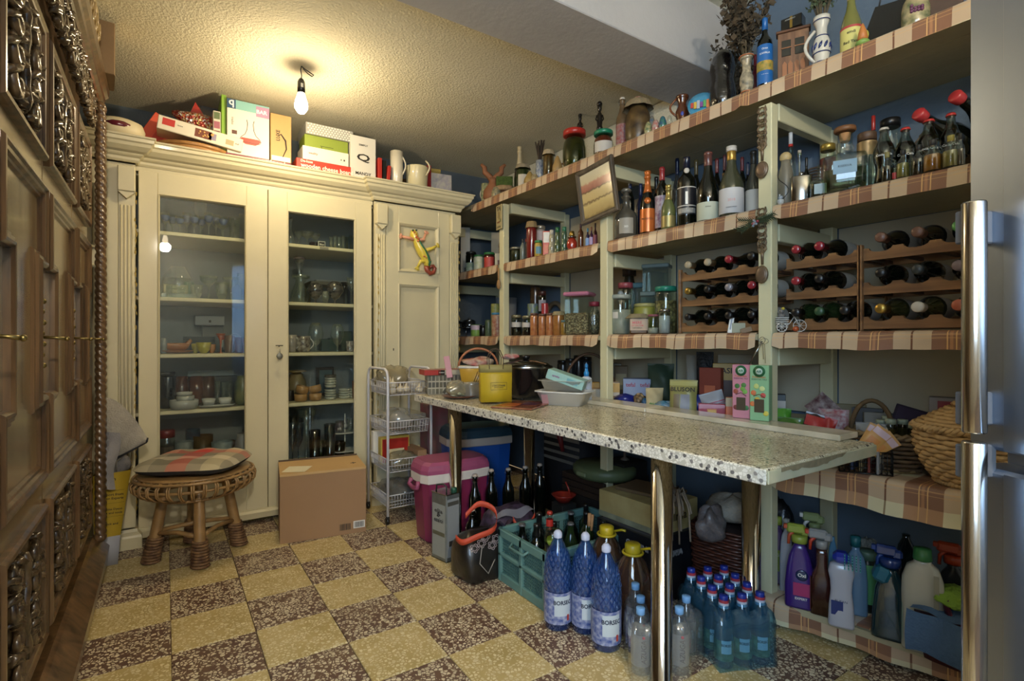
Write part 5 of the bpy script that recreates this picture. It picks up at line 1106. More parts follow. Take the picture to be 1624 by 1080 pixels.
# picture frame hung on the shelf edge
P4 = [(915,277),(977,243),(990,333),(927,361)]
cu_,cv_ = 952,303; X = 1.90; x,y,Z = atX(cu_,X); fw = 66*Z/F*1.04; fh = 90*Z/F
fw,fh = .27,.29; t = thing('framed_photograph','dark wooden frame with a rural photograph hung askew on the shelf edge','picture',(1.885,2.035,1.862),0,None,(radians(3),radians(-7),radians(-88)))
fm = wood('frame_wood','3a322a','5f5446',.4,.2,8)
G().sweep([(-fw/2,-fh/2),(fw/2,-fh/2),(fw/2,fh/2),(-fw/2,fh/2)],[(0,-.008),(0,.008),(.006,.012),(.018,.008),(.026,.002),(.026,-.004)]).obj('frame',fm,t)
m,n_,l_ = newmat('rural_photo'); b_ = n_['Principled BSDF']; tc = n_.new('ShaderNodeTexCoord'); s_ = n_.new('ShaderNodeSeparateXYZ'); l_.new(tc.outputs['Generated'],s_.inputs[0])
nz = n_.new('ShaderNodeTexNoise'); nz.inputs['Scale'].default_value = 9; l_.new(tc.outputs['Generated'],nz.inputs[0])
zz = mth(n_,l_,'MULTIPLY_ADD',nz.outputs[0],.12,mth(n_,l_,'SUBTRACT',s_.outputs[2],.06))
c = ramp(n_,l_,zz,[(0,hx('5a4a2c')),(.08,hx('a08a58')),(.30,hx('b8a46c')),(.34,hx('5f4c30')),(.38,hx('b09c68')),(.55,hx('b4a070')),(.58,hx('4f3c2a')),(.62,hx('8a4f44')),(.74,hx('a06a58')),(.78,hx('b5a888')),(1,hx('bdb498'))])
l_.new(c,b_.inputs[0]); b_.inputs['Roughness'].default_value = .15
G().box(0,.001,0,fw-.045,.003,fh-.045).obj('photograph',m,t)
# bay 3 wines
def wine(u,w,vt,label,kind='bordeaux',body=DK,cap=None,X=2.03,lv='S2',**k):
    return sv(lv,u,w,vt,label,'bottle','wine_bottle',kind,body,('foil',cap) if cap else None,X=X,**k)
LBW = M('b9b3a8',.6); NAVY = M('15254a',.3,coat=.3); MAR = M('5a1f22',.35,coat=.2)
wine(999,15,277,'dark bottle with navy neck behind the round cognac bottle',cap=NAVY,X=2.16)
t = sv('S2',993,37,305,'round-bellied cognac bottle with grey label, first in the wine bay','bottle','cognac_bottle','decanter',M('4f4a40',.12,coat=.6),('knob',M('8a8478',.3,.5)),X=2.0,lab=(.10,.42,M('8f8a7e',.5),35),txt=('XO',.35,.24,WHITE))
wine(1016,13,292,'slim dark blue bottle behind the orange-foiled one',body=M('101c3a',.12,coat=.6),cap=NAVY,X=2.14)
OR = M('b8642a',.3,.3,coat=.2)
wine(1027,24,272,'sparkling wine with bright orange foil and orange PROSECCO label','champagne',cap=OR,X=2.0,lab=(.04,.40,OR,90),txt=('PROSECCO',1.6,.24,INK),extra=lambda t,r,h: G().lathe([(.0005,0),(r*.42,0),(r*.42,.0015),(.0005,.0015)],16,T=Matrix.Translation((0,-r*.93,h*.52)) @ Matrix.Rotation(pi/2,4,'X')).obj('neck_medallion',OR,t))
wine(1041,16,281,'black wine bottle between the orange foil and red capsule bottles',X=2.13,cap=BLACK)
wine(1050,22,266,'red-capsule wine with white and purple leaf-pattern label',cap=M('8a2a2c',.35,coat=.3),X=2.03,lab=(.08,.56,M('b4b0b4',.5,noise=(50,.8,'6a3a5a')),100))
sv('S2',1060,22,294,'small clear-green sparkling bottle with gold label','bottle','small_sparkling_bottle','champagne',M('5a6038',.1,coat=.6),('foil',M('9a8a50',.3,.6)),X=1.985,lab=(.05,.30,M('9a8c5a',.35,.5),90))
wine(1073,10,302,'narrow tall glass bottle beside the small sparkling wine',body=M('555c5c',.1,coat=.6),X=2.07)
wine(1074,15,252,'clear bottle at the back left of the number one bottle',body=M('2c2f30',.1,coat=.7),cap=M('16203a',.3),X=2.25)
wine(1089,29,250,'black bottle with a big silver number 1 on its label','spirit',cap=M('151a2c',.3,coat=.3),X=2.02,lab=(.17,.56,M('1c1c20',.4),70),txt=(('1',.26,.40,M('a8a49a',.3,.4)),('PLUMA',.9,.22,M('a8a49a'))),extra=lambda t,r,h: (band(r,h*.545,h*.56,LBW,t,'silver_rule',70,.0012),band(r,h*.285,h*.30,LBW,t,'silver_rule',70,.0012),band(r,h*.19,h*.26,M('8f8c84',.5),t,'lower_label',60,.001),G().ball(0,-r*.45,h*.80,.013,10,1,1,.4).obj('neck_seal',LBW,t)))
wine(1104,15,254,'dark gold-necked bottle behind the number one bottle',cap=M('4a4228',.35),X=2.22)
wine(1123,34,242,'burgundy bottle with copper capsule and low cream label','burgundy',cap=M('5f3a34',.3,coat=.3),X=2.01,lab=(.02,.27,M('b4b8a4',.6),100),txt=('ANNO',.5,.20,INK))
wine(1137,13,252,'bottle with dark maroon neck, half hidden behind the copper-capsule burgundy',cap=MAR,X=2.2)
wine(1148,12,275,'short dark bottle with an amber band behind the burgundies',cap=M('6a4a26',.35),X=2.16)
wine(1160,37,233,'pale burgundy bottle with white-topped gold capsule and large white label','burgundy',body=M('3a3c2c',.1,coat=.7),cap=M('a8843c',.3,.5),X=2.01,lab=(.04,.39,M('b4b3b4',.6),105),txt=(('2018',.6,.22,M('c0908a')),('CHARDONNAY',.9,.12,INK)),extra=lambda t,r,h: G().lathe([(r*.36,h*.93),(r*.43,h*.935),(r*.43,h*1.0),(.0005,h*1.004)],18).obj('white_cap_top',M('b8b4ac',.4),t))
wine(1149,11,246,'rear bottle with copper-red capsule left of the pale burgundy',cap=M('6a3a34',.35),X=2.28)
wine(1177,13,250,'rear bottle with burgundy-red capsule right of the pale burgundy',cap=M('6a2a2c',.35),X=2.2)
wine(1186,10,258,'dark blue-black bottle against the carved spoon post',cap=NAVY,X=2.24)
wine(1195,24,240,'white-labelled bottle partly hidden by the carved spoon post','burgundy',body=M('3c3c34',.1,coat=.6),cap=M('2a2a26',.3),X=2.08,lab=(.04,.40,LBW,105))
# bay 4 spirits
CG = glass('e4eeea',1.6)
sv('S2',1254,15,211,'clear spirit bottle with white and red screw cap','bottle','spirit_bottle','spirit',CG,('foil',M('b4b8bc',.35)),X=2.16,extra=lambda t,r,h: G().lathe([(r*.40,h*.83),(r*.44,h*.83),(r*.44,h*.86),(r*.40,h*.86)],16).obj('red_ring',RED,t))
sv('S2',1246,22,250,'glazed stoneware flask with wire vine and egg-shaped stopper','bottle','vine_flask','belly_jar',M('6f6a5c',.35,noise=(20,.25)),X=2.0,extra=lambda t,r,h: (G().ball(0,0,h*1.0,r*.8,12).obj('egg_stopper',M('a89468',.5),t),G().tube([(r*1.03*sin(-.5+.9*sin(q*.6)),-r*1.03*cos(-.5+.9*sin(q*.6)),h*(.1+.07*q)) for q in range(10)],.0016,5).obj('wire_vine',M('2a2620',.5),t)))
sv('S2',1268,14,243,'small corked flask of green liqueur behind the steel flask','bottle','liqueur_flask','carafe',CG,('cork',M('a8a090',.6)),X=2.08,fill=(M('5a6430',.2),.5))
sv('S2',1279,10,250,'narrow black-capped bottle behind the steel flask','bottle','black_cap_bottle','spirit',DK,('screw',BLACK),X=2.2)
x,y,Z = atX(1271,2.0); t = thing('hip_flask','brushed steel hip flask standing on the second shelf','flask',(x,y,LVZ['S2']),face(x,y)); hf = zh(279,Z)-LVZ['S2']
G().lathe([(.0005,0),(.034,0),(.036,.003),(.036,hf-.003),(.034,hf),(.0005,hf)],24,sy=.35).obj('body',M('8f8c86',.18,1.),t); G().lathe([(.006,hf),(.008,hf+.003),(.008,hf+.013),(.0005,hf+.015)],12).obj('screw_cap',STEEL,t)
x,y,Z = atX(1238,1.975); t = thing('mouse_figurine','tiny white mouse in a cup at the shelf edge','ornament',(x,y,LVZ['S2'])); G().lathe([(.008,0),(.013,.012),(.012,.02),(.0005,.02)],12).obj('cup',M('b4b4b0',.3,coat=.5),t); G().ball(0,0,.028,.009,8).ball(-.007,0,.037,.004,6).ball(.007,0,.037,.004,6).ball(.004,-.008,.028,.003,6).obj('mouse',M('9aa0a8',.3,coat=.5),t)
sv('S2',1301,28,262,'low wide-shouldered clear bottle with handwritten label, gold cap jar behind','bottle','wide_bottle','decanter',CG,X=2.0,sx=.6,fill=(glass('c0c8b0',1.3),.5),lab=(.1,.40,M('a8b8bc',.5),50))
sv('S2',1313,22,230,'jar with gold lid and maroon label behind the wide clear bottle','jar','gold_lid_jar','tall_jar',CG,('lid',M('9a8440',.3,.6)),X=2.18,lab=(.45,.78,M('5a201c',.5),90))
sv('S2',1330,14,228,'small silver-capped bottle beside the square decanter','bottle','silver_cap_bottle','spirit',CG,('screw',M('9a9488',.3,.6)),X=2.12)
x,y,Z = atX(1340,2.01); hd = zh(202,Z)-LVZ['S2']; t = thing('square_decanter','large square glass decanter with pale blue label and wooden stopper','decanter',(x,y,LVZ['S2']),face(x,y)); wdc = 60*Z/F
def sq(r,z,k=8,N=28): return [((r*cos(a)*(abs(cos(a))**k+abs(sin(a))**k)**(-1/k)),(r*sin(a)*.62*(abs(cos(a))**k+abs(sin(a))**k)**(-1/k)),z) for a in [2*pi*(q+.5)/N for q in range(N)]]
def loft(secs,caps=True):
    g = G(); N = len(secs[0]); vs = [p for s_ in secs for p in s_]; fs = [(i*N+j,i*N+(j+1) % N,(i+1)*N+(j+1) % N,(i+1)*N+j) for i in range(len(secs)-1) for j in range(N)]
    if caps: fs += [tuple(range(N-1,-1,-1)),tuple((len(secs)-1)*N+j for j in range(N))]
    return g.add(vs,fs,True)
R_ = wdc/2; loft([sq(R_*.9,0),sq(R_,.004),sq(R_,hd*.5),sq(R_*.92,hd*.56),sq(R_*.4,hd*.60,2),sq(R_*.36,hd*.64,2),sq(R_*.42,hd*.68,2),sq(R_*.34,hd*.74,2),sq(R_*.36,hd*.9,2)]).obj('body',CG,t)
loft([sq(R_*.9,.004),sq(R_*.95,hd*.34)]).obj('contents',glass('c8cdb0',1.33),t); G().box(-.0,-R_*.62-.001,hd*.36,R_*1.05,.0012,hd*.20,.0004).obj('label',M('8fb0c8',.5),t); text('RISERVA',R_*.6,INK,t,(0,-R_*.62-.002,hd*.37))
G().lathe([(R_*.22,hd*.78),(R_*.28,hd*.9),(.0005,hd*.9)],14).obj('cork',CORK,t); G().lathe([(R_*.45,hd*.92),(R_*.52,hd*.94),(R_*.5,hd*.99),(.0005,hd)],20).obj('wooden_stopper',M('6f4a2c',.5),t)
sv('S2',1375,27,212,'squat clear jar with brown wooden lid beside the square decanter','jar','wooden_lid_jar','jar',CG,('lid',M('4f3a2a',.5)),X=2.1,lab=(.62,.85,M('8a7450',.4,.4),100))
sv('S2',1385,14,184,'little bottle with red and white swing top at the back','bottle','red_top_bottle','spirit',CG,('screw',RED),X=2.3)
sv('S2',1412,28,190,'clear jar with black lid behind the cola bottles','jar','black_lid_jar','tall_jar',CG,('lid',BLACK),X=2.28)
COKE = M('0f0806',.06,coat=.9)
for q,(u,w,vt,X) in enumerate(((1402,30,203,2.02),(1436,30,203,2.07),(1473,34,190,2.1),(1508,30,180,2.13))):
    sv('S2',u,w,vt,'glass cola bottle, '+('white crown cap, nearest the square decanter','red crown cap, second from the square decanter','red cap and broad dark shoulders, third along','red crown cap, nearest the fridge')[q],'bottle','cola_bottle','coke',glass('b8c4bc',1.5),('crown',M('b4b0aa',.3) if q == 0 else M('b02f2c',.3,coat=.3)),X=X,fill=(COKE,.74),txt=(('Coca-Cola',1.5,.50,M('d8d8d8')),))
for q,(u,w,vt,c,cp) in enumerate(((1407,17,242,'15100c','8a8450'),(1432,18,238,'8a7a3c','1c1c1c'),(1457,20,230,'0c0a0a','1c1c1e'),(1479,25,222,'a8681c','2a2a2c'),(1508,23,215,'8a7a40','9a9048'),(1523,12,212,'5a4a3a','1c1c1c'))):
    sv('S2',u,w,vt,'miniature spirit bottle of '+('black liquid with olive cap','pale gold liquid with black cap','ink-black liquid with ring handle','bright amber liquid','straw liquid with yellow cap','smoky liquid against the fridge')[q],'bottle','miniature_bottle','mini',CG,('screw',M(cp,.35)),X=1.985,fill=(M(c,.1,coat=.6),.52),extra=(lambda t,r,h: handle_c(t,r*.4,h*.55,h*.78,.014,CG,.002,0,'ring_handle')) if q in (0,2,3,4) else None)
sv('S2',1419,9,262,'tiny bottle with red label between the miniatures','bottle','tiny_bottle','mini',CG,('screw',BLACK),X=1.99,lab=(.1,.5,RED,80))
# lattice bottle rack at the back with big wax-capped bottles
LW = wood('rack_lath','4a3a2a','6f5a42',.5,.1,6); x,y,Z = atX(1478,2.36)
t = thing('lattice_rack','folding brown lattice bottle rack at the back of the second shelf','rack',(x,y,LVZ['S2']),face(x,y)+.2)
for q,(a,b,z1,z2) in enumerate(((-.16,-.02,.06,.24),(-.02,.12,.24,.12),(-.02,.17,.20,.05),(.04,.16,.05,.22),(-.12,.04,.20,.05))):
    L = sqrt((b-a)**2+(z2-z1)**2); an = atan2(z2-z1,b-a); G().box(0,.004*q,0,L+.03,.008,.024,.002,T=Matrix.Translation(((a+b)/2,0,(z1+z2)/2)) @ Matrix.Rotation(-an,4,'Y')).obj('lath',LW,t)
for px,pz in ((-.02,.225),(.10,.125),(-.13,.085)): G().ball(px,-.008,pz,.005,8).obj('rivet',M('a08a5a',.3,.7),t)
for s_ in (-.15,.15): G().box(s_,.02,.06,.02,.03,.12,.002).obj('foot',LW,t)
def wax(u,v,X,lab,s_=1.):
    x,y,Z = atX(u,X); z = zh(v,Z); t = thing('wax_capped_bottle',lab,'bottle',(x,y,z),0,None,(radians(70),0,face(x,y)-.6))
    p = [(rr*.048*s_,(1-zz)*-.30*s_) for rr,zz in KP['burgundy'][0]]
    G().lathe([(.0005,p[0][1])]+p,18).obj('body',DK,t); G().lathe([(.0185*s_,-.032*s_),(.0200*s_,-.028*s_),(.0215*s_,.0),(.017*s_,.004),(.0005,.004)],18).obj('red_wax_cap',M('b0363a',.25,coat=.6),t)
wax(1456,180,2.14,'dark bottle with thick red wax cap lying in the lattice rack'); wax(1514,152,2.16,'highest red wax-capped bottle, by the fridge')
x,y,Z = atX(1215,2.34); t = thing('coiled_twigs','bundle of coiled grey twigs at the back left of the spirits bay','twigs',(atX(1290,2.36)[0],atX(1290,2.36)[1],LVZ['S2']+.04)); g = G()
for q in range(5): g.tube([(.02*q*0,.07*cos(s_),.09+.05*sin(s_)*(1+.1*q)+.008*q) for s_ in [k*.35 for k in range(13)]],.005,6)
g.obj('twig',M('4a3f34',.8),t)['kind'] = 'stuff'; G().box(0,0,0-.02,.05,.05,.04).obj('support',BLACK,t)
carton('black_case','black case behind the steel flask and clear bottles','case',atX(1310,2.38)[0],atX(1310,2.38)[1],LVZ['S2'],.16,.14,.16,face(2.4,1.0),M('15161a',.5))
# ================================================================== THIRD SHELF (S3)
# bay 1: pans on a wire rack, tins
x,y,Z = atX(745,2.15); t = thing('wire_rack','low black wire rack on the third shelf, far bay','rack',(x,y,LVZ['S3']))
g = G()
for q in range(7): g.tube([(-.1,-.12+.04*q,.075),(.1,-.12+.04*q,.075)],.002,4)
g.tube([(-.1,-.12,.075),(.1,-.12,.075),(.1,.12,.075),(-.1,.12,.075)],.003,5,True); g.obj('wire_top',STEEL,t)
for a in (-.1,.1):
    for b in (-.12,.12): G().tube([(a,b,0),(a,b,.075)],.003,5).obj('leg',STEEL,t)
for q,(dx,dy,r) in enumerate(((-.03,-.05,.05),(.02,.06,.055))):
    t = thing('small_pan',('steel pan with knob lid, nearer one on the wire rack','dark pan at the back of the wire rack')[q],'pan',(x+dx,y+dy,LVZ['S3']+.0785)); G().lathe([(.0005,0),(r*.95,0),(r,.01),(r,.05),(r*.98,.05),(.0005,.052)],20).obj('body',M('6f6f70',.2,.9) if q == 0 else BLACK,t); G().lathe([(r,.05),(r*.7,.062),(.0005,.068)],20).ball(0,0,.075,.008,8).obj('lid',STEEL,t); G().tube([(-r,0,.035),(-r-.07,-.02,.045)],.006,6).obj('handle',BLACK,t)
sv('S3',755,17,515,'small tin with pink and lime bands under the wire rack','tin','small_tin','can',M('7a9a48',.4),X=2.02,lab=(.55,.95,M('c0a8b4',.5),110))
sv('S3',786,15,482,'yellow painted tin stacked on the floral tin by the far post','tin','yellow_tin','can',M('a8a058',.4,noise=(40,.4,'5f7a4a')),X=2.08)
sv('S3',789,19,496,'tin with blue lid and floral orange pattern by the far post','tin','floral_tin','can',M('a89478',.4,noise=(45,.6,'8a4a3a')),('lid',M('3a7a9a',.4)),X=2.0)
sv('S3',775,12,505,'greenish speckled jar beside the floral tin','jar','speckled_jar','jar',M('4f6048',.4,noise=(50,.4)),X=2.04)
sv('S3',766,12,516,'black small jar beside the lime tin','jar','black_small_jar','jar',BLACK,('lid',BLACK),X=2.05)
sv('S3',803,34,466,'white enamel casserole behind the far post','casserole','white_casserole','tub',M('8f9498',.35,coat=.4),X=2.3)
# bay 2
for q,(u,w,vt) in enumerate(((819,17,500),(836,16,501))): sv('S3',u,w,vt,'jar with white label and dark blue-black contents, '+('at the far post' if q == 0 else 'beside the pepper paste jars'),'jar','dark_jar','jar',Jg,('lid',M('8a8468',.35,.5)),X=2.0,fill=(M('12161c',.2,coat=.5),.42),lab=(.42,.66,M('b4b0a8',.6),80))
for q,u in enumerate((847,860,872)): sv('S3',u,12.5,497+(q == 1)*1,'tall jar of orange pepper paste, '+('leftmost','middle','rightmost')[q]+' of three','jar','pepper_paste_jar','tall_jar',M('9a5a34',.25,coat=.6,noise=(50,.35,'b07a4c')),('lid',M('5a3a2c',.35)),X=1.99)
sv('S3',886,18,494,'jar of amber paste with burlap cover, behind the little yellow jar','jar','burlap_paste_jar','tall_jar',M('a06a34',.25,coat=.5,noise=(40,.3)),('cloth',M('8f8260',.9,bump=(70,.6))),X=2.01)
sv('S3',895,11,508,'little jar of yellow mustard beside the square container','jar','little_yellow_jar','jar',M('a07a30',.3,coat=.5,noise=(60,.4)),('lid',M('5f7a78',.4)),X=1.975)
sv('S3',849,17,448,'tall brown jar with black lid, at the back on top of others','jar','tall_brown_jar','tall_jar',M('4a3420',.3,coat=.4,noise=(30,.4)),('lid',BLACK),X=2.2)
sv('S3',860,13,462,'dark jar with white shield label at the back','jar','shield_label_jar','tall_jar',DK,('lid',M('3a1c18',.4)),X=2.14,lab=(.55,.8,M('8a8a94',.6),60))
sv('S3',845,17,482,'colourful striped tin behind the pepper paste jars','tin','striped_tin','can',M('7a8a4a',.4,noise=(30,.7,'4a5a8a')),X=2.1)
sv('S3',864,11,481,'red tin behind the pepper paste jars','tin','red_tin','can',M('9a2f34',.35,coat=.3),X=2.09)
t = thing('willow_wreath','horseshoe-shaped pale wooden wreath against the backboard','wreath',(2.44,atX(880,2.44)[1],LVZ['S3'])); G().tube([(0,.10*cos(a),.14+.11*sin(a)) for a in [(-.3*pi)+1.6*pi*k/16 for k in range(17)]],[.008+.010*sin(pi*k/16) for k in range(17)],8).obj('hoop',M('6f5f48',.6),t); G().box(0,0,.028,.03,.10,.056).obj('stand',M('5f5240',.6),t)
def grain(name,c1,c2,sc=60):
    m,n,l = newmat(name); b = n['Principled BSDF']; v = n.new('ShaderNodeTexVoronoi'); v.inputs['Scale'].default_value = sc; l.new(n.new('ShaderNodeNewGeometry').outputs['Position'],v.inputs[0])
    s = n.new('ShaderNodeSeparateColor'); l.new(v.outputs['Color'],s.inputs[0]); c = ramp(n,l,s.outputs[0],[(0,hx(c1)),(1,hx(c2))]); d = ramp(n,l,v.outputs[0],[(.3,(1,1,1,1)),(.75,(.25,.25,.25,1))])
    l.new(mixc(n,l,1.,c,d,'MULTIPLY'),b.inputs[0]); b.inputs['Roughness'].default_value = .6; bumpn(n,l,b,v.outputs[0],.6); return m
MUS = grain('muesli','7a6040','c8b48c',130)
x,y,Z = atX(919,2.0); w = 43*Z/F; hh = zh(464,Z)-LVZ['S3']; t = thing('storage_container','square clear container of muesli with a pink lid','container',(x,y,LVZ['S3']),face(x,y)-.35)
G().box(0,0,hh*.47,w*.9,w*.8,hh*.92,.01).obj('clear_body',CG,t); G().box(0,0,hh*.26,w*.86,w*.76,hh*.5,.01).obj('muesli',MUS,t)['kind'] = 'stuff'; G().box(0,0,hh*.955,w*1.0,w*.9,hh*.09,.008).obj('pink_lid',M('b0708a',.4),t)
sv('S3',943,16,479,'clip jar of muesli with red rubber tab, half behind the second post','jar','clip_jar','belly_jar',CG,('lid',M('9a3040',.4)),X=2.08,fill=(MUS,.74))
# bay 3
FL = M('a8a296',.8,noise=(12,.08)); 
sv('S3',984,34,468,'large jar of flour with grey lid and blank sticker','jar','flour_jar','tall_jar',CG,('lid',M('8a9088',.4)),X=2.01,fill=(FL,.62),extra=lambda t,r,h: (band(r,h*.40,h*.56,LBW,t,'sticker',16,.001,-.5),G().ball(0,0,h*1.04,r*.28,10).obj('lid_knob',M('7a8286',.3),t)))
x,y,Z = atX(1012,1.985); w = 29*Z/F; hh = zh(498,Z)-LVZ['S3']; t = thing('honey_jar','square honey jar with burlap cover and red lettered label','jar',(x,y,LVZ['S3']),face(x,y)+.1)
G().box(0,0,hh*.42,w*.96,w*.9,hh*.84,.006).obj('body',M('4a2f14',.15,coat=.6),t); G().box(0,-w*.45-.001,hh*.46,w*.94,.001,hh*.56).obj('label',M('a8927c',.6),t); text('MIERE',w*.5,RED,t,(-w*.1,-w*.45-.002,hh*.56),bold=.03); text('DE SALCAM',w*.6,RED,t,(-w*.08,-w*.45-.002,hh*.42),bold=.02); text('NATURALA',w*.5,INK,t,(-w*.08,-w*.45-.002,hh*.30),bold=.02)
G().surf(lambda u,v: (lambda a,q: (cos(a)*q[0],sin(a)*q[0],q[1]))(2*pi*u,(w*.9*v,hh) if v <= .5 else (w*(.45+.25*(v-.5)*2*(1+.15*sin(u*44))),hh-.22*hh*(v-.5)*2)),33,7).obj('burlap_cover',M('7f7458',.9,bump=(80,.6)),t)
sv('S3',1023,36,482,'yellow-green plastic tub behind the honey jar','tub','yellow_green_tub','tall_jar',M('8f8c3c',.4),('lid',M('a8a064',.4)),X=2.12)
sv('S3',1056,35,455,'tall clear canister of pasta with a green lid','canister','pasta_canister','tall_jar',CG,('lid',M('1f7a64',.35,coat=.3)),X=2.08,fill=(grain('pasta','6f6238','a89860',60),.70))
sv('S3',1036,17,499,'small half-empty jar with pink checked lid','jar','small_pink_lid_jar','tall_jar',CG,('lid',M('8f5058',.5,noise=(60,.5))),X=1.98,fill=(FL,.32))
sv('S3',1054,18,491,'jar of salt with a steel lid','jar','salt_jar','tall_jar',CG,('lid',M('8f8c86',.25,.9)),X=1.985,fill=(M('b4b4b4',.8),.74))
for (u,w,v0,v1,X,lab,c) in ((1042,42,455,420,2.22,'large clear box-shaped canister on top of a smaller one, at the back','5a6a68'),(1031,28,482,463,2.18,'small clear box with grey-green lid beneath the large canister','5a6a64'),(1012,20,482,449,2.26,'blue-lidded narrow clear box at the back left of the bay','2f5a62')):
    x,y,Z = atX(u,X); z0 = LVZ['S3'] if v0 > 470 else LVZ['S3']+.17; h1 = zh(v1,Z)-z0; ww = w*Z/F; t = thing('clear_canister',lab,'canister',(x,y,z0),face(x,y)-.2); G().box(0,0,h1*.46,ww*.94,ww*.7,h1*.92,.004).obj('body',glass('c8d8d4',1.5,.04,1,.15,'a0b0ac'),t); G().box(0,0,h1*.95,ww,ww*.76,h1*.1,.004).obj('lid',M(c,.4),t)
    if v0 <= 470: z00 = LVZ['S3']; carton('dark_box','dark box under the large clear canister','box',x,y,z00,ww*.8,ww*.6,.168,face(x,y)-.2,M('3a3a34',.6))
sv('S3',992,24,449,'stack of glass lids and a red-lidded jar behind the flour jar','jar','red_lid_rear_jar','tall_jar',CG,('lid',M('8a4048',.4)),X=2.16)
sv('S3',998,22,424,'squat dark jar of spice high at the back of the third bay','jar','squat_dark_jar','belly_jar',M('2f2a1c',.3,coat=.5,noise=(30,.5)),('lid',M('2a2018',.4)),X=2.3)
# letter card and brown tag before the near post
carton('thermometer_card','white card thermometer with an arrow scale leaning by the spoon post','card',atX(1157,1.99)[0],atX(1157,1.99)[1],LVZ['S3'],.018,.003,.072,face(2,1.3),WHITE,[('F',.5,.55,.3,.7,M('8a8f9a',.5))],rot=(0,radians(9),face(2,1.3)))
carton('pale_card_slip','pale green card slip lying before the wine rack','card',atX(1173,2.01)[0],atX(1173,2.01)[1],LVZ['S3'],.06,.004,.042,face(2,1.25),M('9a9a80',.6))
carton('brown_paper_tag','small brown folded paper tag by the spoon post','tag',atX(1185,1.99)[0],atX(1185,1.99)[1],LVZ['S3'],.045,.02,.022,face(2,1.2)+.4,M('7a6040',.6),rot=(0,-.3,face(2,1.2)))
# ------------------------------------------------------------------ wine racks with lying bottles
RW = wood('rack_oak','5f3f26','9a7046',.5,.15,6,1); RD = wood('rack_oak_dark','3a2416','5f3f28',.5,.15,6)
def scallop(n,L,h):
    P = [(0,0),(L,0),(L,h)]; st_ = L/n
    for i in range(n-1,-1,-1):
        c = st_*(i+.5); P.append((c+st_*.36,h))
        for k in range(1,6): a = pi*k/6; P.append((c+st_*.36*cos(a),h-.016*sin(a)))
        P.append((c-st_*.36,h))
    P.append((0,h)); return P
def rack(y0,y1,n,X,lab,ends,seed,bottles,word):
    t = thing('wine_rack',lab,'wine rack',(X,y0,LVZ['S3'])); L = y1-y0
    for tr_ in range(3):
        z = .008+.118*tr_
        for xo in (0,.20): G().prism(scallop(n,L,.042),.014,Matrix(((0,0,1,xo),(1,0,0,0),(0,1,0,z),(0,0,0,1)))).obj('scalloped_rail',RW,t)
        for q in range(n+1): G().box(.107,min(L-.008,max(.008,L*q/n)),z+.010,.19,.014,.012,.001).obj('cross_slat',RD,t)
    for e in ends:
        yy_ = -.007 if e == 0 else L+.007
        for xo in (0.0,.22): G().box(xo,yy_,.15,.02,.012,.30,.002).obj('upright',RW,t)
    for (tr_,i,cm,body,kind,capn) in bottles:
        yb = y0+L*(i+.5)/n; zb = LVZ['S3']+.008+.118*tr_+.042-.016+.040
        hh_ = .30; r = .038 if kind != 'burgundy' else .041
        b = thing('wine_bottle','%s, %s tier of %s, %s' % (capn,('bottom','middle','top')[tr_],word,('leftmost','second','third','rightmost')[min(3,n-1-i)]),'bottle',(X+.245,yb,zb),0,None,(0,radians(-90),radians(4)))
        P = [(rr*r,zz*hh_) for rr,zz in KP[kind][0]]
        G().lathe([(.0005,0)]+P+[(.0005,hh_)],18).obj('body',body,b); q = [(rr*r+.0008,zz*hh_) for rr,zz in KP[kind][0] if zz > .79]
        G().lathe(q+[(q[-1][0]*.95,hh_+.001),(.0005,hh_+.001)],14).obj('capsule',cm,b)
        G().lathe([(r*1.01,hh_*.18),(r*1.01,hh_*.5)],18,cap=False).obj('paper_label',LBW,b)
DKG = M('3a3a1c',.12,coat=.6); rc = M('8a2430',.25,coat=.4); bk = M('141416',.35); tn_ = M('a89a80',.4); slv = M('8a8890',.35,.4)
rack(1.19,1.60,4,2.02,'wooden wine rack with three tiers of lying bottles, left of the spoon post',(1,),3,
     [(2,3,tn_,DK,'bordeaux','cork-ended bottle'),(2,2,tn_,DK,'bordeaux','cork-ended dark bottle'),(2,1,rc,DK,'burgundy','red-capsule bottle'),(2,0,bk,DK,'burgundy','black bottle'),
      (1,3,GOLD,DK,'bordeaux','gold-ringed bottle'),(1,2,bk,DK,'bordeaux','black-capsule bottle'),(1,1,slv,DK,'bordeaux','silver and white capsule bottle'),(1,0,rc,DK,'bordeaux','red-capsule bottle'),
      (0,3,bk,DK,'bordeaux','black-capsule bottle'),(0,2,bk,DK,'bordeaux','dark bottle'),(0,1,bk,DK,'bordeaux','dark round-shouldered bottle'),(0,0,bk,DK,'bordeaux','dark bottle')],'rack left of the spoon post')
rack(.853,1.105,3,2.02,'wooden wine rack right of the spoon post, behind the toy bicycle',(0,),4,
     [(2,2,rc,DK,'bordeaux','red-capsule bottle'),(2,1,rc,DK,'burgundy','red-capsule broad bottle'),(1,2,rc,DK,'bordeaux','red-capsule bottle'),(1,1,bk,DK,'bordeaux','black bottle'),
      (0,2,bk,GRN,'bordeaux','green bottle'),(0,1,M('2a4a30',.4),GRN,'bordeaux','green-capsule bottle'),(0,0,bk,DK,'bordeaux','dark bottle')],'rack behind the toy bicycle')
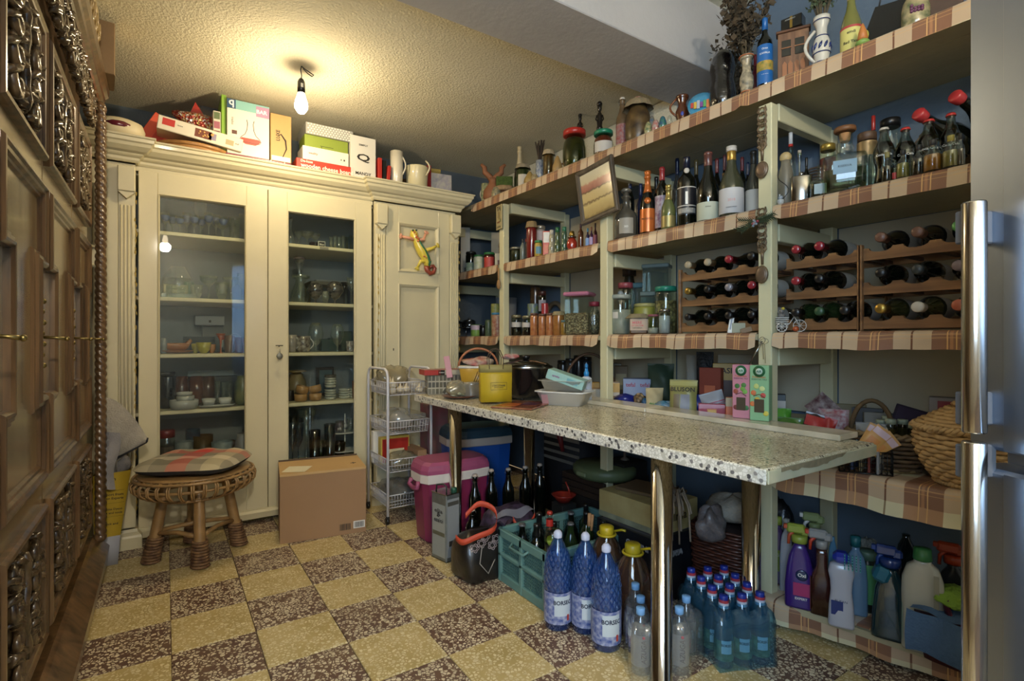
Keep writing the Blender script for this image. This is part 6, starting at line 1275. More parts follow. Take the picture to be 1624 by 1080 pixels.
rack(.53,.835,3,2.02,'wooden wine rack nearest the fridge with three tiers of bottles',(1,),5,
     [(2,2,M('6a4a3c',.4),DK,'burgundy','copper-ended bottle'),(2,1,M('6a4a3c',.4),DK,'burgundy','copper-ended wide bottle'),(2,0,M('5a9a58',.35),DK,'bordeaux','green-capsule bottle'),
      (1,2,bk,DK,'bordeaux','matt black-capsule bottle'),(1,1,M('2a3032',.4),DK,'bordeaux','dark grey-capsule bottle'),(1,0,M('7a6a70',.4),DK,'bordeaux','mauve-grey capsule bottle'),
      (0,2,GOLD,DKG,'burgundy','olive bottle with gold capsule'),(0,1,LBW,DKG,'burgundy','olive bottle with white capsule'),(0,0,M('a85a44',.35),DKG,'burgundy','olive bottle with salmon capsule')],'rack nearest the fridge')
# toy bicycle planter
x,y,Z = atX(1252,1.985); t = thing('toy_bicycle','white wire toy bicycle with a wicker cart on the third shelf','ornament',(x,y,LVZ['S3']+.002),face(x,y)+.15); wwt = M('c8c4bc',.4)
for cx_,r in ((.035,.022),(-.028,.017),(-.020,.017)):
    g = G().tube([(cx_+r*cos(q*pi/10),(-.012 if cx_ == -.028 else 0)+(.03 if cx_ == -.020 else 0),r+r*sin(q*pi/10)) for q in range(20)],.0016,5,True)
    for q in range(4): a = q*pi/4; g.tube([(cx_+r*cos(a),-.012 if cx_ == -.028 else (.03 if cx_ == -.02 else 0),r+r*sin(a)),(cx_-r*cos(a),-.012 if cx_ == -.028 else (.03 if cx_ == -.02 else 0),r-r*sin(a))],.0009,4)
    g.obj('wheel',wwt,t)
G().tube([(.035,0,.022),(.02,0,.05),(.008,0,.068),(-.002,-.01,.072)],.0018,5).tube([(.015,0,.055),(0,0,.03),(-.015,0,.025)],.0018,5).obj('frame',wwt,t)
g = G()
for q in range(6): g.box(-.025,.01,.018+.007*q,.046-.001*(5-q),.036,.003,.001)
g.obj('cart_basket',wwt,t); G().ball(-.026,.01,.062,.014,10,.9).ball(-.026,.0,.078,.009,8).obj('rabbit_figure',M('6f6a66',.6),t); G().ball(-.022,-.004,.088,.006,8).obj('yellow_tuft',M('b8a43c',.6),t)
x,y,Z = atX(1262,1.98); t = thing('toy_fruit','tiny red and yellow apple under the toy bicycle','ornament',(x-.0,y-.0,LVZ['S3']+.001)); G().ball(0,0,.011,.011,12,.95).obj('fruit_body',M('b8702c',.3,coat=.3,noise=(60,.5,'9a2a20')),t)
# ------------------------------------------------------------------ hanging ornaments on the posts
BZ = M('4a3c2c',.4,.3,noise=(50,.4,'75624a')); yp = POSTS[3]
def spoon(v0,v1,lab,sd):
    xs = XF(yp)-.006; Z = atX(1203,xs)[2]; z1,z0 = zh(v0,Z),zh(v1,Z); L = z1-z0; t = thing('carved_spoon',lab,'spoon',(xs,yp+.004,z0),-pi/2)
    G().ball(0,-.004,.16*L,.027,16,1.45*L/.36,1,.35).obj('bowl_of_spoon',BZ,t)
    G().ball(0,-.011,.165*L,.021,14,1.4*L/.36,1,.2).obj('spoon_hollow',M('6a5644',.35,.3),t)
    h = G().tube([(0,0,.28*L),(0,0,.5*L)],[.005,.007],8); rnd = random.Random(sd)
    for q in range(7):
        zc = (.46+.075*q)*L; r_ = .013+.004*(q % 2)
        h.tube([((r_)*cos(k*pi/6),-.003,zc+r_*1.1*sin(k*pi/6)) for k in range(12)],.0032,5,True)
        for s_ in (-1,1): h.tube([(s_*.005,0,zc-.01),(s_*.018,-.003,zc),(s_*.012,0,zc+.018)],.0035,5)
    for k in range(8): h.tube([(0,-.004,.52*L),(.014*cos(k*pi/4),-.004,.52*L+.014*sin(k*pi/4))],.0025,4)
    h.obj('carved_handle',BZ,t)
spoon(168,291,'upper carved folk spoon with rosette, hung on the post between the bays',3)
spoon(326,457,'lower carved folk spoon with pierced handle, hung under the fir sprig',4)
x,y = XF(yp)-.03,yp+.015; Z = .553*x+.833*y; t = thing('fir_sprig','artificial fir sprig with frosted berries pinned to the spoon post','sprig',(x,y,zh(350,Z)),-pi/2)
g = G(); rnd = random.Random(6)
for q in range(9):
    a = rnd.choice((pi,pi*.9,.1,-.25,pi*1.1,.3))+rnd.uniform(-.35,.35); L = rnd.uniform(.05,.09); g.tube([(0,0,0),(L*cos(a),-.01,L*sin(a))],.0015,4)
    for k in range(16):
        f = k/16; s_ = 1 if k % 2 else -1; g.tube([(L*f*cos(a),-.01*f,L*f*sin(a)),(L*(f+.2)*cos(a)+s_*.012*sin(a),-.01*f-.004,L*(f+.2)*sin(a)-s_*.012*cos(a))],[.0022,.0006],4)
g.obj('needles',M('2c3a20',.7),t)['kind'] = 'stuff'
for q in range(9): G().ball(.004+.010*cos(q*2.4)*(q/6),-.018,-.012+.010*sin(q*2.4)*(q/6),.0055,8).obj('berry',M('8a9098' if q % 4 else '9a3a44',.4,noise=(90,.4)),t)
# keys / sharpening steel hanging at the post
x,y = XF(yp)-.012,yp-.005; Z = .553*x+.833*y; z = zh(541,Z); t = thing('hanging_ladle','thin steel tool with twisted wire loop hooked on the spoon post','utensil',(x,y,z),-pi/2)
G().tube([(0,-.01,0),(-.02,-.02,-.045),(-.045,-.03,-.095)],[.003,.0035,.0012],7).obj('steel_rod',STEEL,t); G().tube([(.012*cos(a)-.0,-.01,.004+.012*sin(a)) for a in [k*pi/7 for k in range(14)]],.0012,5,True).tube([(.01+.016*cos(a),-.012,.01*sin(a)) for a in [k*pi/7 for k in range(14)]],.001,5,True).obj('wire_loop',STEEL,t)
G().tube([(.0,-.008,-.01),(.004,-.008,-.07)],.0015,4).tube([(.008,-.008,-.01),(.012,-.008,-.085)],.0015,4).obj('twine',M('8f8260',.8),t)
x,y = XF(POSTS[1])-.01,POSTS[1]+.005; Z = .553*x+.833*y
t = carton('village_plaque','small cream plaque with painted village and letters on the far post','plaque',x,y,zh(364,Z),.085,.008,.165,-pi/2-.12,M('a89a70',.6,noise=(30,.12)),[('F',.35,.7,.06,.45,M('5a4a30',.7)),('F',.6,.55,.3,.3,M('8a7a50',.7)),('F',.45,.3,.5,.06,M('7a4a2c',.7)),('F',.8,.35,.12,.12,M('4a5a34',.7)),('txt','F',.5,.83,.7,'TAJ',INK),('txt','F',.5,.1,.7,'CETATEA',INK)])
t = thing('wooden_drop','pale turned wooden spoon hanging low on the far post','spoon',(x,y+.01,zh(460,Z)),-pi/2); G().ball(0,0,.04,.02,12,1.7,1,.5).obj('bowl_of_spoon',M('96724a',.5),t); G().tube([(0,0,.06),(0,0,.15)],.006,7).obj('wooden_handle',M('96724a',.5),t)
for yq,zq in ((.82,LVZ['S3']-.03),(.93,LVZ['S5']-.03),(1.0,LVZ['S5']-.055)):
    pass
# ================================================================== BEHIND THE TABLE (S4)
def S4(u,w,v0,v1,d,lab,cat,name,mat,items=(),X=2.05,rz=None,lean=0,lv='S4'):
    x,y,Z = atX(u,X); z0 = LVZ[lv]; h = zh(v1,Z)-z0; return carton(name,lab,cat,x,y,z0,w*Z/F,d,max(.02,h),face(x,y) if rz is None else rz,mat,items,(lean,0,face(x,y) if rz is None else rz) if lean else None)
YB_ = M('a8843c',.5)
S4(945,12,0,606,.06,'yellow and white box left of the second post behind the table','box','yellow_white_box',YB_,[('F',.5,.35,.9,.55,WHITE)])
S4(975,15,0,606,.08,'yellow-topped white box right of the second post','box','yellow_top_box',M('a89c8c',.5),[('F',.5,.75,1,.45,YB_),('F',.5,.2,.3,.3,M('6a4a20',.5),1)])
S4(972,26,0,576,.08,'tall white carton leaning at the back by the second post','box','tall_white_carton',M('8a8478',.6),X=2.3)
S4(985,20,0,580,.06,'brown and cream coffee box behind the blue-white carton','box','coffee_box',M('5f4a2c',.6),[('F',.5,.5,.8,.5,M('8a7a54',.6))],X=2.28)
S4(1010,42,0,600,.1,'pale blue carton with red lettering on two faces behind the table','box','pale_blue_carton',M('7f8ca8',.5),[('txt','F',.27,.75,.34,'tefal',M('8a2c44',.5)),('txt','F',.78,.75,.34,'tefal',M('8a2c44',.5))],X=2.18)
x,y,Z = atX(1048,2.25); pouch('green_sack','dark green folded sack standing tall behind the packets','bag',x,y,LVZ['S4'],.14,.21,.10,face(x,y),M('2a3a28',.6))
def bag_(u,X,w,h,d,lab,cat,name,mat,items=(),lv='S4',rz=0,rot=None):
    x,y,Z = atX(u,X); return pouch(name,lab,cat,x,y,LVZ[lv],w,h,d,face(x,y)+rz,mat,items,rot)
def mound(u,X,sx,sy,sz,lab,cat,name,mat,sd,lv='S4',parts='packet'):
    x,y,Z = atX(u,X); return blob(name,lab,cat,x,y,LVZ[lv],sx,sy,sz,mat,sd,.2,face(x,y),parts=parts)
mound(992,2.03,.055,.04,.055,'crumpled dark blue foil packet behind the marble slab','packet','blue_packet',M('1c2470',.3,coat=.4),31)
mound(1015,2.06,.035,.035,.06,'clear bag of wafers beside the dark blue packet','bag','wafer_bag',grain('wafers','7a5f40','a8906c',60),32)
mound(1024,2.02,.02,.02,.045,'small teal foil packet by the paper bag','packet','teal_packet',M('2a5a80',.35,coat=.3),33)
bag_(1038,2.0,.085,.105,.05,'open cream paper bag with green BIO letters','bag','paper_bag',M('a89a74',.7),[('txt',.4,.25,'BIO',.5,M('4a7a34',.6))],rz=.2)
mound(1055,2.0,.05,.035,.045,'clear packet with turquoise print beside the gold packet','packet','turquoise_packet',M('8a9090',.35,noise=(30,.6,'3a7a98')),34)
bag_(1083,1.99,.125,.155,.06,'tall gold packet with wavy top and dark lettering','packet','gold_packet',M('8f8a50',.4),[('txt',.52,.72,'BLUSON',.85,INK,.02),(.6,.32,.32,.5,M('8a8a90',.5)),(.3,.32,.22,.5,M('7a6a50',.5)),(.5,.90,.95,.14,M('a8a468',.5))],rz=-.15,rot=(-.12,0,face(2,1.5)-.15))
bag_(1098,2.3,.06,.26,.03,'white apron-like bag hanging behind the gold packet','bag','pale_bag',M('8a8478',.7))
x,y,Z = atX(1118,2.2); pouch('black_net','black net bag standing at the back behind the table','bag',x,y,LVZ['S4'],.08,.28,.06,face(x,y),M('121214',.6,bump=(90,.8)))
S4(1128,34,0,583,.04,'reddish-brown tilted box behind the striped pouch','box','red_brown_box',M('7a3424',.5),[('F',.5,.5,.5,.2,M('a85a3c',.5))],X=2.16,rz=-1.3)
S4(1152,40,0,576,.04,'yellow and brown carton with chocolates picture at the back','box','yellow_brown_box',M('a08038',.5),[('F',.55,.4,.6,.5,M('3a2016',.5)),('txt','F',.5,.85,.4,'ASI',INK)],X=2.24)
S4(1165,50,0,562,.02,'pale round-topped card at the back by the spoon post','card','pale_round_card',M('8f846c',.6),X=2.34)
bag_(1140,2.02,.10,.115,.05,'grey and white pouch with red stripes and a large G','packet','striped_pouch',M('8a8e96',.35,coat=.2),[('txt',.25,.35,'Q',.2,M('8a2a3c',.5)),('txt',.62,.4,'Go',.35,INK),(.5,.62,.98,.04,M('8a3a48',.5)),(.5,.54,.98,.02,M('8a3a48',.5))],rz=-.2,rot=(0,radians(-18),face(2,1.35)))
mound(1108,2.08,.04,.03,.08,'blue crumpled packet behind the gold packet','packet','mid_blue_packet',M('1f2f80',.35),36)
t = S4(1129,40,0,640,.03,'long crimson biscuit box lying behind the marble slab','box','crimson_box',M('942434',.35,coat=.3),[('F',.5,.45,.35,.45,M('b8703c',.4)),('F',.5,.45,.3,.3,M('c8a050',.4),1)],X=1.965)
S4(1158,13,0,630,.03,'small orange carton beside the pink air freshener box','box','orange_box',M('b85a2c',.4),[('F',.5,.82,1,.35,M('a89474',.5))],X=1.95)
# air freshener boxes on the marble
def fresh(u,w,v0,v1,X,base,lab,kind):
    x,y,Z = atX(u,X); z0 = ZT+.0215; ww = w*Z/F; hh = zh(v1,Z)-z0; d = .05; rz = face(x,y)-.25
    t = carton('air_freshener_box',lab,'box',x,y,z0,ww,d,hh,rz,M(base,.35,coat=.2),[('F',.5,.93,.98,.12,M(base,.35,coat=.2),1)])
    cg = Matrix.Translation((0,-d/2-.0018,hh*.89)) @ Matrix.Rotation(pi/2,4,'X')
    G().lathe([(.0005,0),(ww*.32,0),(ww*.32,.0008),(.0005,.0008)],20,T=cg).obj('round_emblem',M('1f5a34',.4),t); G().lathe([(.0005,.0008),(ww*.18,.0008),(ww*.18,.0014),(.0005,.0014)],16,T=cg).obj('emblem_centre',M('b8c8b8',.4),t)
    text('AIR',ww*.28,M('1f5a34',.4),t,(0,-d/2-.0036,hh*.89),bold=.03); text('Freshmatic',ww*.7,M('b86a2c',.5),t,(0,-d/2-.002,hh*.79),bold=.02); text('ESSENTIAL OILS',ww*.8,INK,t,(0,-d/2-.002,hh*.745))
    G().box(0,-d/2-.001,hh*.27,ww*.52,.0012,hh*.24).obj('cut_window',M('4a4030',.3),t)
    if kind: bl_ = [(-.3,.5,'c86a3c'),(.2,.46,'b8483c'),(-.15,.62,'b8c070'),(.15,.58,'c8d088'),(-.1,.38,'c8a83c'),(-.35,.3,'c8703c'),(.35,.14,'c8b84a')]
    else: bl_ = [(.1,.55,'6f9a3a'),(.22,.50,'7aa848'),(-.22,.6,'3a6a2c'),(-.3,.5,'9a4a34'),(.15,.62,'4a7a34'),(-.3,.2,'7a3a34'),(.3,.2,'3a6a3a')]
    for dx,dz_,c in bl_:
        G().ball(0,0,0,ww*.15,10,.12).obj('fruit_print',M(c,.5),t,(dx*ww,-d/2-.0004,hh*dz_),rot=(pi/2,dx*3,0))
    g = G().tube([(-ww*.3,-d/2-.0016,hh*.44),(0,-d/2-.0016,hh*.48),(ww*.3,-d/2-.0016,hh*.42)],.0015,4).obj('stem_print',M('5f3a2c',.5),t)
    return t
fresh(1178,26,667,578,1.865,'c07f8c','pink air freshener box with pear picture standing on the marble slab',0)
fresh(1207,28,671,579,1.862,'86b083','green air freshener box with melon and flowers, right of the pink one',1)
# bay 4 at table level
L4 = 'B4'
S4(1222,18,0,590,.05,'red upright packet right behind the green air freshener box','packet','red_upright_packet',M('8a1c24',.4),X=2.2,lv=L4)
S4(1237,16,0,625,.05,'stack of pale and black small boxes at the back left of the near bay','box','small_stacked_box',M('4a4f50',.5),[('F',.5,.8,1,.15,LBW)],X=2.25,lv=L4)
def lift(t,dz): t.location.z += dz; return t
carton('packet_tray','low dark tray holding the spice packets in the near bay','tray',2.10,1.03,LVZ[L4],.20,.14,.085,face(2.1,1.0),M('1a1a18',.6))
PZ = .086
t = bag_(1252,2.02,.095,.095,.05,'dark green spice packet with white and blue oval logo','packet','green_spice_packet',M('3f6020',.35,coat=.2),[(.5,.42,.42,.26,M('24406a',.5)),('txt',.5,.42,'FUCHS',.38,M('c8ccd0',.5),.012)],lv=L4); lift(t,.055)
t = bag_(1242,2.12,.06,.10,.04,'bright green packet behind the dark green spice packet','packet','bright_green_packet',M('4a8a28',.4),lv=L4); lift(t,.07)
t = bag_(1282,2.03,.08,.13,.04,'red and black sachet with a pale logo leaning in the near bay','packet','red_black_sachet',M('2a1a1a',.35,coat=.2),[(.5,.78,.9,.3,M('a02a28',.4)),(.5,.52,.5,.2,M('c8ccd0',.5)),('txt',.5,.52,'FUCHS',.42,M('1f3a6a',.5),.014)],lv=L4,rot=(-.15,.25,face(2,1))); lift(t,.045)
t = bag_(1299,2.05,.045,.135,.03,'plain red sachet leaning right of the red and black one','packet','plain_red_sachet',M('9a2420',.4),lv=L4,rot=(-.1,.3,face(2,.95))); lift(t,.03)
t = bag_(1322,2.1,.10,.13,.04,'white packet printed with red and blue berries','packet','berry_packet',M('9a9494',.4,noise=(60,.6,'8a2a34')),[(.5,.5,.8,.7,M('a8a0a0',.4,noise=(80,.7,'7a2030')))],lv=L4); lift(t,.06)
t = bag_(1291,2.25,.10,.09,.05,'triangular dark floral pouch at the back of the near bay','packet','floral_pouch',M('5a2a30',.6,noise=(50,.7,'a89a94')),lv=L4,rot=(0,.78,face(2.25,1.05))); lift(t,.14)
t = bag_(1305,1.99,.05,.08,.04,'small clear sachet of grey spice at the front of the near bay','packet','grey_spice_sachet',M('6f6c64',.35),lv=L4); lift(t,.03)
t = mound(1325,2.02,.04,.03,.05,'clear bag with a green cord beside the grey sachet','bag','green_cord_bag',M('4f6a3c',.4,noise=(30,.5,'9a9a90')),41,L4); lift(t,.05)
for q,(u,X,w,h,c,r_) in enumerate(((1345,2.32,.13,.18,'6a5a2c',.5),(1372,2.34,.12,.17,'1a1614',-.3),(1395,2.30,.10,.16,'8a8478',.6),(1415,2.32,.12,.16,'1f2a1c',-.5),(1332,2.2,.08,.10,'6a1f24',.2))):
    carton('chocolate_box',('olive-yellow tilted box','flat black box','white pointed card box','black leafy box','dark red small box')[q]+' in the back row behind the handled basket','box',atX(u,X)[0],atX(u,X)[1],LVZ[L4]+.01,w,.025,h,0,M(c,.45),rot=(-.12,0,face(*atX(u,X)[:2])+r_*.3))
# twig basket with handle
bx_,by_,bZ = atX(1413,2.12); t = thing('handled_basket','rustic twig basket with arched handle full of packets and jars','basket',(bx_,by_,LVZ[L4]+.001),face(bx_,by_))
weave(G(),.09,.125,.012,.118,8,11,.006,.0065,1,.8).obj('woven_wall',M('4a3624',.8,noise=(30,.4,'6f5638')),t); braid(G(),.128,.125,.010,1,.8,14).obj('rim',M('7a6240',.7),t); G().lathe([(.0005,0),(.09,0),(.095,.012),(.0005,.012)],22,sy=.8).obj('base',M('8a6f44',.7),t)
G().tube([(-.055+.062*cos(pi-a),-.0,.12+.115*sin(a)) for a in [k*pi/14 for k in range(15)]],.008,7).obj('arched_handle',M('5f4a2c',.8,noise=(40,.4)),t)
bt = t
for q in range(6):
    a = q*1.05; px,py = bx_+.05*cos(a)+.02,by_-.01+.045*sin(a)-.02*(q > 3)
    vessel('small_spice_jar','small spice jar with pale green lid standing in the twig basket, '+('nearest the fridge','at the back right','at the back','at the back left','at the front left','in front')[q],'jar',px,py,LVZ[L4]+.013,.017,.155+.01*(q % 2),'tall_jar',glass('b0b4a8',1.5),('lid',M('8f9884',.4)),fill=(M('6a5a34',.5),.8))
pouch('cellophane_bag','crinkled cellophane bag with blue and pink header in the twig basket','bag',bx_-.055,by_+.03,LVZ[L4]+.06,.11,.10,.05,face(bx_,by_),glass('d8dce0',1.9,.12,1,.3),[(.5,.35,.95,.1,M('8fb0c8',.4)),(.5,.22,.95,.08,M('b84a68',.4))])
x,y,Z = atX(1452,2.28); carton('purple_box','tilted dark purple flat box behind the twig basket','box',x,y,LVZ[L4]+.10,.17,.03,.10,0,M('2a2234',.35,coat=.3),[('F',.5,.5,.9,.84,M('3a3044',.3))],rot=(-.5,.28,face(x,y)))
carton('dark_blue_carton','dark blue carton supporting the tilted purple box','box',x+.0,y+.03,LVZ[L4],.2,.08,.1,face(x,y),M('1a1f30',.5))
x,y,Z = atX(1508,2.3); carton('red_white_box','white box with red print behind the lidded basket','box',x,y,LVZ[L4],.12,.05,.25,face(x,y),M('8f8680',.5),[('F',.55,.88,.7,.14,M('8a1f24',.4))])
# black wire basket with yeast packets
x,y,Z = atX(1366,1.985); t = thing('wire_basket','small black wire basket of packets at the front of the near bay','basket',(x+.02,y,LVZ[L4]+.002),face(x,y)+.1)
g = G(); a,b,h = .075,.045,.075
for q in range(5): z = h*q/4; g.tube([(-a,-b,z),(a,-b,z),(a,b,z),(-a,b,z)],.0016 if 0 < q < 4 else .003,4,True)
for q in range(11): px = -a+2*a*q/10; g.tube([(px,-b,0),(px,-b,h)],.0014,4).tube([(px,b,0),(px,b,h)],.0014,4).tube([(px,-b,0),(px,b,0)],.0014,4)
for q in range(6): py = -b+2*b*q/5; g.tube([(-a,py,0),(-a,py,h)],.0014,4).tube([(a,py,0),(a,py,h)],.0014,4)
g.obj('wire_mesh',BLACK,t)
wbx,wby = t.location.x,t.location.y
for q in range(5):
    dx = -.055+.026*q; carton('seasoning_packet','flat seasoning packet in the black wire basket, '+('brown, far end','blue, second','cream, middle','dark red, fourth','silver, near end')[q],'packet',wbx+dx*sin(0)+.0,wby-dx,LVZ[L4]+.005,.075,.008,.075+.01*(q % 2),face(x,y)+1.35,M(('6a4a2c','3a4a6a','a8966c','6a2a24','7a7a7a')[q],.45),[('F',.5,.6,.7,.3,M('a8a08c',.5))])
for q,(dx,dz_,rr) in enumerate(((.035,.095,.45),(.075,.09,.95),(.055,.10,.7))):
    pouch('yeast_packet','orange and cream yeast packet fanned over the wire basket, '+('upright one','lowest, most tilted','middle one')[q],'packet',wbx-.02-.01*q,wby+.0+dx*-.4,LVZ[L4]+dz_-.01,.055,.085,.008,0,M('b88a4a',.4),[(.5,.8,.9,.25,M('b8a0a8',.4)),(.5,.35,.6,.35,M('b87a3c',.4))],rot=(.0,rr,face(x,y)))
# big lidded basket
x,y,Z = atX(1524,2.05); t = thing('lidded_basket','big pale lidded basket of knotted cane next to the fridge','basket',(x+.03,y-.01,LVZ[L4]+.001),face(x,y)); Bm = M('a8875a',.55,noise=(30,.35,'c2a272'))
pf = lambda f: .075+.055*sin(min(1,f*1.15)*pi*.55)
weave(G(),0,0,.01,.17,12,15,.006,.0085,prof=pf).obj('woven_wall',Bm,t); braid(G(),.078,.008,.010).obj('base_ring',Bm,t); braid(G(),.136,.178,.010).obj('rim',Bm,t)
G().lathe([(.0005,.0),(.07,0),(.075,.01),(.128,.13),(.12,.165),(.0005,.165)],24).obj('liner',M('6f5636',.8),t)
weave(G(),.122,.05,.19,.235,6,13,.005,.008).obj('lid_weave',Bm,t); G().lathe([(.12,.185),(.09,.215),(.03,.245),(.0005,.248)],20).obj('lid_crown',M('96764a',.7),t); braid(G(),.035,.25,.007,n=10).obj('lid_knob',Bm,t)
# ================================================================== ON THE TABLE
ZTT = ZT+.001
def onT(u,v): x,y,Z = atz(u,v,ZTT); return x,y,Z
# mosaic box with a book
x,y,Z = onT(701,629); y += .08; rzm = -.30
t = thing('mosaic_box','grey mosaic-tiled box at the left end of the table under a red book','box',(1.40,2.86,ZTT),rzm)
w,d,h = .20,.13,.115; G().box(0,0,h/2,w,d,h,.002).obj('box_body',M('b0a894',.7),t); mt_ = [M(c,.3,coat=.3) for c in ('5f5a48','6f6a58','4f4c40')]
random.seed(12); tl = G().box(0,0,0,.016,.003,.030,.0006)
for face_ in ('F','L'):
    n = 9 if face_ == 'F' else 6
    for i in range(n):
        for j in range(3):
            u_ = -.5+(i+.5)/n; px,py = (u_*w,-d/2-.001) if face_ == 'F' else (-w/2-.001,u_*d)
            me = G().box(0,0,0,(w if face_ == 'F' else d)/n*.78,.003,h/3*.8,.0006).mesh('mosaic_tile'); me.materials.append(random.choice(mt_))
            o = link('mosaic_tile',me,None,t,(px,py,h*(j+.5)/3)); o.rotation_euler = (0,radians(random.choice((0,0,35,-4)) if face_ == 'F' and 3 < i < 8 else random.uniform(-3,3)),0 if face_ == 'F' else pi/2)
bk_ = carton('red_book','thick paperback with red and black spine lying on the mosaic box','book',1.385,2.85,ZTT+h+.001,.24,.15,.030,rzm+.1,M('b0a890',.8),[('L',.5,.5,1.0,.98,M('a8302a',.4)),('F',.2,.5,.4,.98,M('a8302a',.4)),('F',.42,.5,.16,.96,BLACK),('T',.5,.5,1,1,M('9a3a2c',.35,coat=.3)),('txt','F',.42,.5,.12,'ROMAN',WHITE,.006)])
# plate with bag
t = thing('brown_plate','terracotta plate under a clear bag beside the yellow paper bag','plate',(1.365,2.58,ZTT)); G().lathe([(.0005,0),(.06,0),(.095,.012),(.098,.016),(.06,.006),(.0005,.006)],28).obj('plate_body',M('6a3a26',.3,coat=.5),t)
blob('pastry_bag','clear bag with dried leaves and twist top on the terracotta plate','bag',1.355,2.585,ZTT+.006,.07,.06,.085,glass('e0dcc8',1.8,.15,1,.3),51,.25)
blob('herb_leaves','grey-green leaves inside the clear bag on the plate','leaves',1.35,2.58,ZTT+.007,.045,.04,.03,M('6f7454',.8,noise=(60,.5,'a8a890')),52,.35)
t = thing('glass_pot','stack of small clear lidded pots behind the clear bag','pot',(1.43,2.56,ZTT)); G().lathe([(.0005,0),(.05,0),(.055,.02),(.055,.07),(.058,.073),(.058,.085),(.0005,.09)],20).obj('body',glass('e0dccc',1.8,.08,1,.35),t)
# wicker tray + yellow lunch basket
t = thing('low_wicker_tray','flat brown wicker tray under the yellow basket','tray',(1.53,2.66,ZTT)); weave(G(),.12,.13,.005,.03,3,12,.005,.006).obj('woven_wall',WICKD,t); G().lathe([(.0005,.0),(.12,0),(.12,.008),(.0005,.008)],24).obj('base',WICKD,t)
t = thing('yellow_basket','yellow cut-out basket with white rim and arched handle at the back of the table','basket',(1.53,2.66,ZTT+.012),-.5)
YL = M('b08a30',.4,coat=.2); 
def sqr(w_,d_,z): return [(-w_/2,-d_/2,z),(w_/2,-d_/2,z),(w_/2,d_/2,z),(-w_/2,d_/2,z)]
loft([sqr(.17,.14,0),sqr(.22,.18,.15)]).obj('tub',YL,t); loft([sqr(.225,.185,.148),sqr(.232,.192,.158)]).obj('white_rim',WHITE,t)
for q in range(13): G().box(-.03+.011*q,-.083,.06,.0035,.004,.10,0,T=Matrix.Rotation(radians(-8.5),4,'X') @ Matrix.Translation((0,.0,0)) @ Matrix.Shear('XZ',4,(0,.0)) if 0 else None).obj('slit',M('4a3010',.6),t) if q < 0 else None
g = G()
for q in range(11):
    x0 = -.05+.013*q; g.tube([(x0,-.0735-.010*.3,.012),(x0+.045 if x0 < .055 else .1,-.090,.13 if x0 < .055 else .13-.02*(q-8))],.0022,4)
g.obj('slit',M('5f3f14',.6),t); G().tube([(.115*cos(a),0,.15+.11*sin(a)) for a in [k*pi/14 for k in range(15)]],.007,7).obj('arched_handle',M('9a5f3c',.5),t)
carton('pink_tag','pink printed card tag standing beside the yellow basket','card',1.395,2.76,ZTT+.10,.035,.003,.13,-.4,M('b8808a',.5),rot=(-.2,-.15,-.4)); 
blob('food_packets','white and red packets heaped in the yellow basket','packet',1.54,2.65,ZTT+.165,.09,.06,.055,M('b0ac98',.5,noise=(20,.6,'9a3a34')),55,.3)
# slow cooker
t = thing('slow_cooker','black slow cooker with glass lid behind the yellow paper bag','cooker',(1.66,2.36,ZTT),-.3)
G().lathe([(.0005,.012),(.12,.012),(.135,.03),(.14,.17),(.145,.175),(.0005,.175)],32).obj('body',M('101012',.15,coat=.6),t); G().lathe([(.146,.168),(.148,.174),(.146,.18)],32,cap=False).obj('chrome_rim',STEEL,t); G().lathe([(.14,.18),(.12,.195),(.06,.21),(.0005,.212)],28).obj('lid',glass('9a9a90',1.6),t); G().lathe([(.012,.21),(.022,.225),(.024,.235),(.0005,.24)],14).obj('knob',BLACK,t)
for s_ in (-1,1): G().tube([(s_*.14,-.03,.13),(s_*.165,-.02,.135),(s_*.165,.02,.135),(s_*.14,.03,.13)],.008,6).obj('handle',BLACK,t)
for q in range(3): G().ball(.1*cos(q*2.1),.1*sin(q*2.1),.008,.011,8).obj('foot',BLACK,t)
blob('red_white_packet','red and white packet lying on the slow cooker lid','packet',1.60,2.42,ZTT+.213,.05,.035,.03,M('a83a3c',.45,noise=(40,.6,'b8b0a8')),56,.3)
t = thing('rolled_tray','round dark wicker hoop standing behind the table near the second post','hoop',(2.1,2.33,LVZ['S4']),face(2.1,2.4)); G().tube([(.15*cos(a),0,.02+.24*sin(a)) for a in [k*pi/18 for k in range(19)]],.008,7).obj('hoop',WICKD,t)
G().tube([(-.15,0,.01),(.15,0,.01)],.008,6).obj('foot_bar',WICKD,t)
for q,(u,X,r,h) in enumerate(((905,2.2,.035,.22),(918,2.25,.035,.24),(893,2.3,.04,.20),(930,2.3,.035,.23))):
    x,y,Z = atX(u,X); vessel('dark_canister','dark tall canister in the shade behind the spray bottle, '+('left','middle','rear left','right')[q],'canister',x,y,LVZ['S4'],r,h,'tall_jar',M(('1a2024','121214','2a2620','1c242a')[q],.3,coat=.3),('lid',BLACK))
carton('patterned_tray','tray with red-patterned napkins left of the spray bottle','tray',1.99,2.22,LVZ['S4'],.14,.12,.07,face(2,2.2),M('9a9484',.5),[('T',.5,.5,.96,.96,M('8a5a3c',.6,noise=(40,.6,'b09a7a')))])
